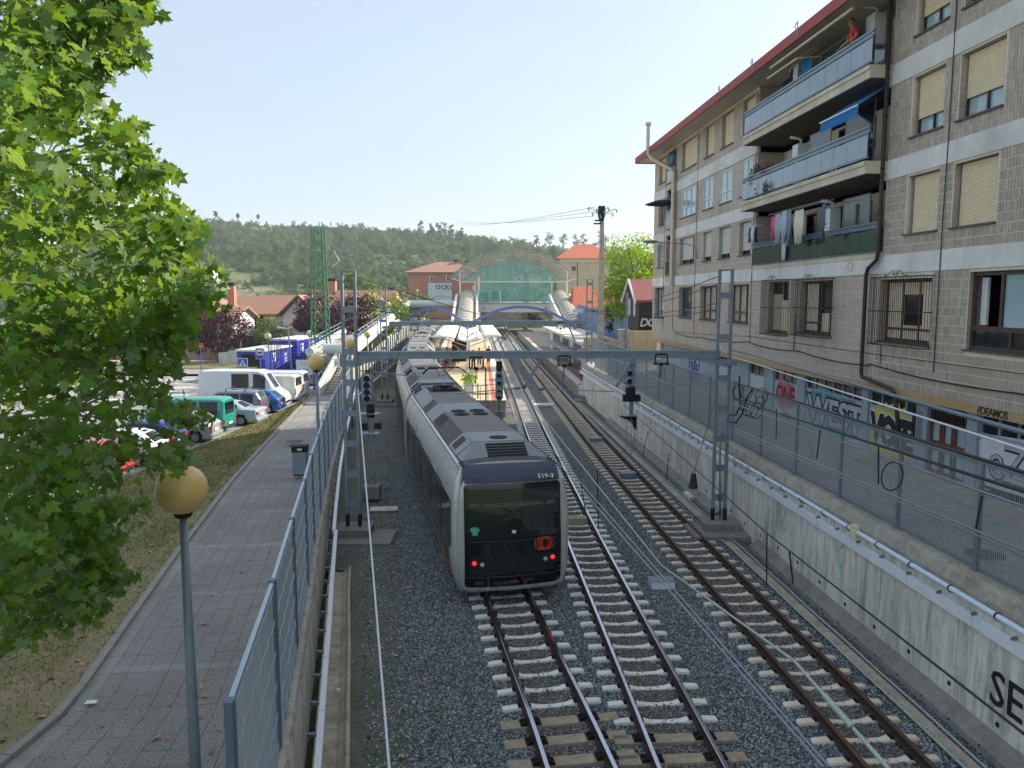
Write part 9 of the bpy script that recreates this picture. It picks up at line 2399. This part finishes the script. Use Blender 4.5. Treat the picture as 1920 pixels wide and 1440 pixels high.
N_ = ng.nodes; gi = N_.new('NodeGroupInput'); go = N_.new('NodeGroupOutput'); mp = N_.new('GeometryNodeMeshToPoints'); ip = N_.new('GeometryNodeInstanceOnPoints'); g2i = N_.new('GeometryNodeJoinGeometry')
for o in reversed(protos):
 oi = N_.new('GeometryNodeObjectInfo'); oi.inputs['Object'].default_value = o; oi.inputs['As Instance'].default_value = True; ng.links.new(oi.outputs['Geometry'], g2i.inputs[0])
ip.inputs['Pick Instance'].default_value = True
ri = N_.new('FunctionNodeRandomValue'); ri.data_type = 'INT'; ri.inputs[4].default_value = 0; ri.inputs[5].default_value = 4
rv = N_.new('FunctionNodeRandomValue'); rv.data_type = 'FLOAT_VECTOR'; rv.inputs[0].default_value = (-.1, -.1, 0); rv.inputs[1].default_value = (.1, .1, 6.28)
na = N_.new('GeometryNodeInputNamedAttribute'); na.data_type = 'FLOAT'; na.inputs[0].default_value = 'scl'
ng.links.new(gi.outputs[0], mp.inputs[0]); ng.links.new(mp.outputs[0], ip.inputs['Points']); ng.links.new(g2i.outputs[0], ip.inputs['Instance']); ng.links.new(ri.outputs[2], ip.inputs['Instance Index']); ng.links.new(rv.outputs[0], ip.inputs['Rotation']); ng.links.new(na.outputs[0], ip.inputs['Scale']); ng.links.new(ip.outputs[0], go.inputs[0])
md = wood.modifiers.new('wood', 'NODES'); md.node_group = ng
# tall thin trees on the skyline
k = 0
L_EUC = leafmat('skyline_leaves', '1d2f22', '41583a', .25)
ORD = ['first', 'second', 'third', 'fourth', 'fifth', 'sixth', 'seventh', 'eighth']; SKN = [0, 0, 0]
def skyline(u, v, h_, seed):
 c = py(u, v, 545); rs = np.random.default_rng(seed); n_ = 520; s = rs.uniform(.35, .8, n_)
 zone = 0 if u < 500 else (1 if u < 960 else 2); k = SKN[zone]; SKN[zone] += 1
 p = crown_points((0, 0, h_ * .50), (h_ * .24, h_ * .24, h_ * .46), n_, 16, rs)
 t = thing('eucalyptus_tree', 'thin eucalyptus on the skyline %s, %s from the left' % (['over the left slope', 'left of the station roof', 'right of the station roof'][zone], ORD[k]), 'tree', (c.x, 545, c.z - h_ * .5), 0, 'slender trees on the skyline')
 o = scatter_mesh('crown', p, np.stack([s] * 3, 1), L_EUC, QUAD[0], QUAD[1], kind=None); o.parent = t
 m = MB(); b_ = Vector((c.x, 545, c.z - h_ * .5)); m.tube([b_, b_ + Vector((.3, 0, h_ * .5)), b_ + Vector((0, 0, h_ * .9))], [.3, .2, .05], 6); m.build('trunk', M_BARK, t)
for i, (u, v, h_) in enumerate(((404, 402, 6), (446, 405, 4), (484, 406, 4), (790, 425, 10), (808, 428, 8), (822, 428, 9), (832, 427, 11), (846, 430, 8), (866, 434, 6), (1006, 450, 9), (1030, 449, 13), (1056, 449, 13), (1080, 452, 10), (1094, 452, 11), (1122, 455, 17), (1134, 457, 16), (1150, 462, 8))): skyline(u, v, h_, i + 50)
build_haze()
# --- people
M_SKIN = M('skin', 'b98468', .55, var=.06, scale=8, dirt=.0, bump=.02); M_HAIR = M('dark_hair', '1c1714', .7, var=.2, scale=30)
def figure(loc, rz, lab, top, legs, scale=1.0, armL=None, armR=None, head_turn=0, hair=M_HAIR, lean=0.0):
 t = thing('person', lab, 'person', loc, rz); t.scale = (scale,) * 3
 # joints: x right, -y forward
 J = {'pel': (0, 0, .95), 'sp': (0, -.02 - lean * .4, 1.15), 'ch': (0, -.03 - lean, 1.38), 'nk': (0, -.03 - lean * 1.2, 1.52), 'hd': (0, -.05 - lean * 1.3, 1.60)}
 aL = armL or [(-.19, -.02 - lean, 1.42), (-.27, 0 - lean, 1.15), (-.26, -.12 - lean, .90)]; aR = armR or [(.19, -.02 - lean, 1.42), (.27, 0 - lean, 1.15), (.26, -.12 - lean, .90)]
 V = [J['pel'], J['sp'], J['ch'], J['nk'], J['hd']] + aL + aR + [(-.10, 0, .90), (-.11, -.02, .50), (-.11, .02, .09), (-.12, -.12, .04), (.10, 0, .90), (.11, -.02, .50), (.11, .02, .09), (.12, -.12, .04)]
 E = [(0, 1), (1, 2), (2, 3), (3, 4), (2, 5), (5, 6), (6, 7), (2, 8), (8, 9), (9, 10), (0, 11), (11, 12), (12, 13), (13, 14), (0, 15), (15, 16), (16, 17), (17, 18)]
 R = [(.15, .11), (.15, .11), (.17, .12), (.06, .06), (.055, .055), (.065, .06), (.045, .042), (.03, .028), (.065, .06), (.045, .042), (.03, .028), (.09, .09), (.062, .065), (.045, .045), (.045, .03), (.09, .09), (.062, .065), (.045, .045), (.045, .03)]
 def skinned(name, V, E, R, mat, root=0, sub=2):
  me = bpy.data.meshes.new(name); me.from_pydata(V, E, []); me.materials.append(mat); o = bpy.data.objects.new(name, me); COL.objects.link(o); o.parent = t
  me.attributes.new('skin_dummy', 'FLOAT', 'POINT') if False else None
  o.modifiers.new('skin', 'SKIN'); sv = me.skin_vertices[0].data
  for k, r in enumerate(R): sv[k].radius = r; sv[k].use_root = (k == root)
  s = o.modifiers.new('sub', 'SUBSURF'); s.levels = sub; s.render_levels = sub
  for p in me.polygons: p.use_smooth = True
  return o
 skinned('body', V, E, R, M_SKIN)
 # shirt: torso and sleeves
 sh = [(J['pel'][0], J['pel'][1], 1.0), J['sp'], J['ch'], (0, -.03 - lean * 1.1, 1.47)] + [aL[0], tuple(Vector(aL[0]).lerp(Vector(aL[1]), .75))] + [aR[0], tuple(Vector(aR[0]).lerp(Vector(aR[1]), .75))]
 skinned('shirt', sh, [(0, 1), (1, 2), (2, 3), (2, 4), (4, 5), (2, 6), (6, 7)], [(.175, .13), (.175, .13), (.19, .135), (.085, .08), (.085, .08), (.068, .062), (.085, .08), (.068, .062)], top)
 skinned('trousers', [(0, 0, 1.0), (-.10, 0, .88), (-.11, -.02, .50), (-.11, .01, .14), (.10, 0, .88), (.11, -.02, .50), (.11, .01, .14)], [(0, 1), (1, 2), (2, 3), (0, 4), (4, 5), (5, 6)], [(.165, .125), (.11, .11), (.08, .085), (.07, .075), (.11, .11), (.08, .085), (.07, .075)], legs)
 Tm = world_mat(t); hx, hy, hz = J['hd'][0], J['hd'][1] - .02, 1.665
 H = Matrix.Translation((hx, hy, hz)) @ Matrix.Rotation(head_turn, 4, 'Z')
 def HW(x, y, z): return Tm @ (H @ Vector((x, y, z)))
 m = MB(); R_ = []
 for zz, rx, ryf, ryb in ((-.125, .030, .045, .03), (-.105, .048, .080, .045), (-.07, .062, .092, .07), (-.03, .070, .096, .088), (.01, .074, .095, .098), (.05, .075, .092, .100), (.085, .066, .078, .090), (.11, .046, .052, .062), (.122, .015, .018, .02)):
  R_.append([HW(rx * cos(a), (-(ryf) if sin(a) > 0 else -(ryb)) * sin(a), zz) for a in [2 * pi * i / 20 for i in range(20)]])
 m.loft(R_)
 m.loft([[HW(x * w, -.094 - d, z) for x in (-1, 1)] + [HW(0, -.094 - d - .012, z - .002)] for z, w, d in ((.015, .008, .0), (-.02, .012, .014), (-.038, .017, .016), (-.045, .010, .002))])
 for s in (-1, 1): m.tube([HW(s * .074, .0, .02), HW(s * .083, .012, .01), HW(s * .078, .008, -.03)], [.014, .017, .010], 6)
 m.build('head', M_SKIN, t, smooth=True)
 m = MB();
 for s in (-1, 1): m.ball(HW(s * .030, -.090, .012), .010, 8)
 m.build('eyes', M_BLACK, t); m = MB(); m.obox(HW(0, -.094, -.068), (Tm @ H).to_3x3() @ Vector((.024, 0, 0)), (Tm @ H).to_3x3() @ Vector((0, .004, 0)), (0, 0, .004)); m.build('mouth', M_REDBR, t)
 m = MB(); R_ = []
 for zz, rx, f, b_ in ((.0, .080, -.02, .106), (.04, .081, .06, .108), (.08, .074, .084, .098), (.112, .054, .06, .07), (.130, .018, .02, .024)): R_.append([HW(rx * cos(a), (-(f) if sin(a) > 0 else -(b_)) * sin(a), zz + (.02 if sin(a) > .3 and zz < .05 else 0)) for a in [2 * pi * i / 20 for i in range(20)]])
 m.loft(R_); m.build('hair', hair, t, smooth=True)
 # hands: palm, four fingers and thumb
 for (a, side) in ((aL, -1), (aR, 1)):
  w = Vector(a[2]); d = (w - Vector(a[1])).normalized(); s = Vector((1, 0, 0)) - d * d.x; s = s.normalized() if s.length > .1 else Vector((0, 1, 0)); n_ = d.cross(s)
  m = MB(); m.loft([[Tm @ (w + d * u + s * (c_ * ww) + n_ * (q_ * .013)) for c_, q_ in ((-1, -1), (1, -1), (1, 1), (-1, 1))] for u, ww in ((-.01, .024), (.03, .036), (.085, .040))])
  for k, L in enumerate((.062, .074, .070, .054)):
   b0 = w + d * .08 + s * (-.030 + .020 * k); m.tube([Tm @ b0, Tm @ (b0 + d * L * .5 + n_ * .006), Tm @ (b0 + d * L * .85 + n_ * .022)], [.0095, .0085, .006], 6)
  b0 = w + d * .02 - s * .03 * side * -1; m.tube([Tm @ b0, Tm @ (b0 + d * .03 + s * side * -.0 + Vector((-side * .03, 0, 0)) * 1), Tm @ (b0 + d * .062 + Vector((-side * .036, -.01, 0)))], [.012, .010, .007], 6)
  m.build('hand', M_SKIN, t, smooth=True)
 return t
M_POLO = M_TEXT('red_polo', 'c9333a'); M_NAVY = M_TEXT('navy_trousers', '20263a')
pos = bp(25.15, 14.42, .36)
figure((pos.x, pos.y, 14.42), pi / 2 * -1 - .2, 'man in a red polo shirt leaning on the rail of the top balcony', M_POLO, M_NAVY, 1.04,
 armL=[(-.20, -.06, 1.42), (-.34, -.16, 1.20), (-.44, -.34, 1.06)], armR=[(.20, -.06, 1.42), (.30, -.02, 1.18), (.24, -.22, 1.04)], head_turn=.5, lean=.05)
cl_ = [('grey_top', '5d6068'), ('dark_top', '23262e'), ('pink_top', 'b0717c'), ('white_top', 'c9c9c6'), ('green_top', '4b5c44')]
pp_ = [((-3.1, 73.5), 'woman in a dark top standing under the front edge of the canopy', 1, .3), ((-2.2, 76.5), 'person in black standing right of the canopy post', 1, 2.5), ((-4.4, 78.5), 'person in a pink top waiting under the canopy', 2, 1.0), ((-6.2, 74.5), 'person in a maroon pink top at the left of the canopy', 2, 4), ((-3.6, 70.6), 'person in grey with a bag walking along the left platform', 0, 3.4), ((-5.2, 76.4), 'person in white waiting under the canopy beside the booth', 3, 5)]
for (x, y), lab, k, r in pp_: figure((x - (y - 72) * .03, y, 1.055), r, lab, M_TEXT(*cl_[k]), M_NAVY, 1.0)
for k, (x, y) in enumerate(((2.3, SY + 2.6), (-2.2, SY + 3.2), (5.2, SY + 3.0))): figure((x, y, 6.5), k * 2.0, ['person standing in the middle of the station hall', 'person left of the middle of the station hall', 'person at the right side of the station hall'][k], M_TEXT(*cl_[1]), M_NAVY, 1.0)
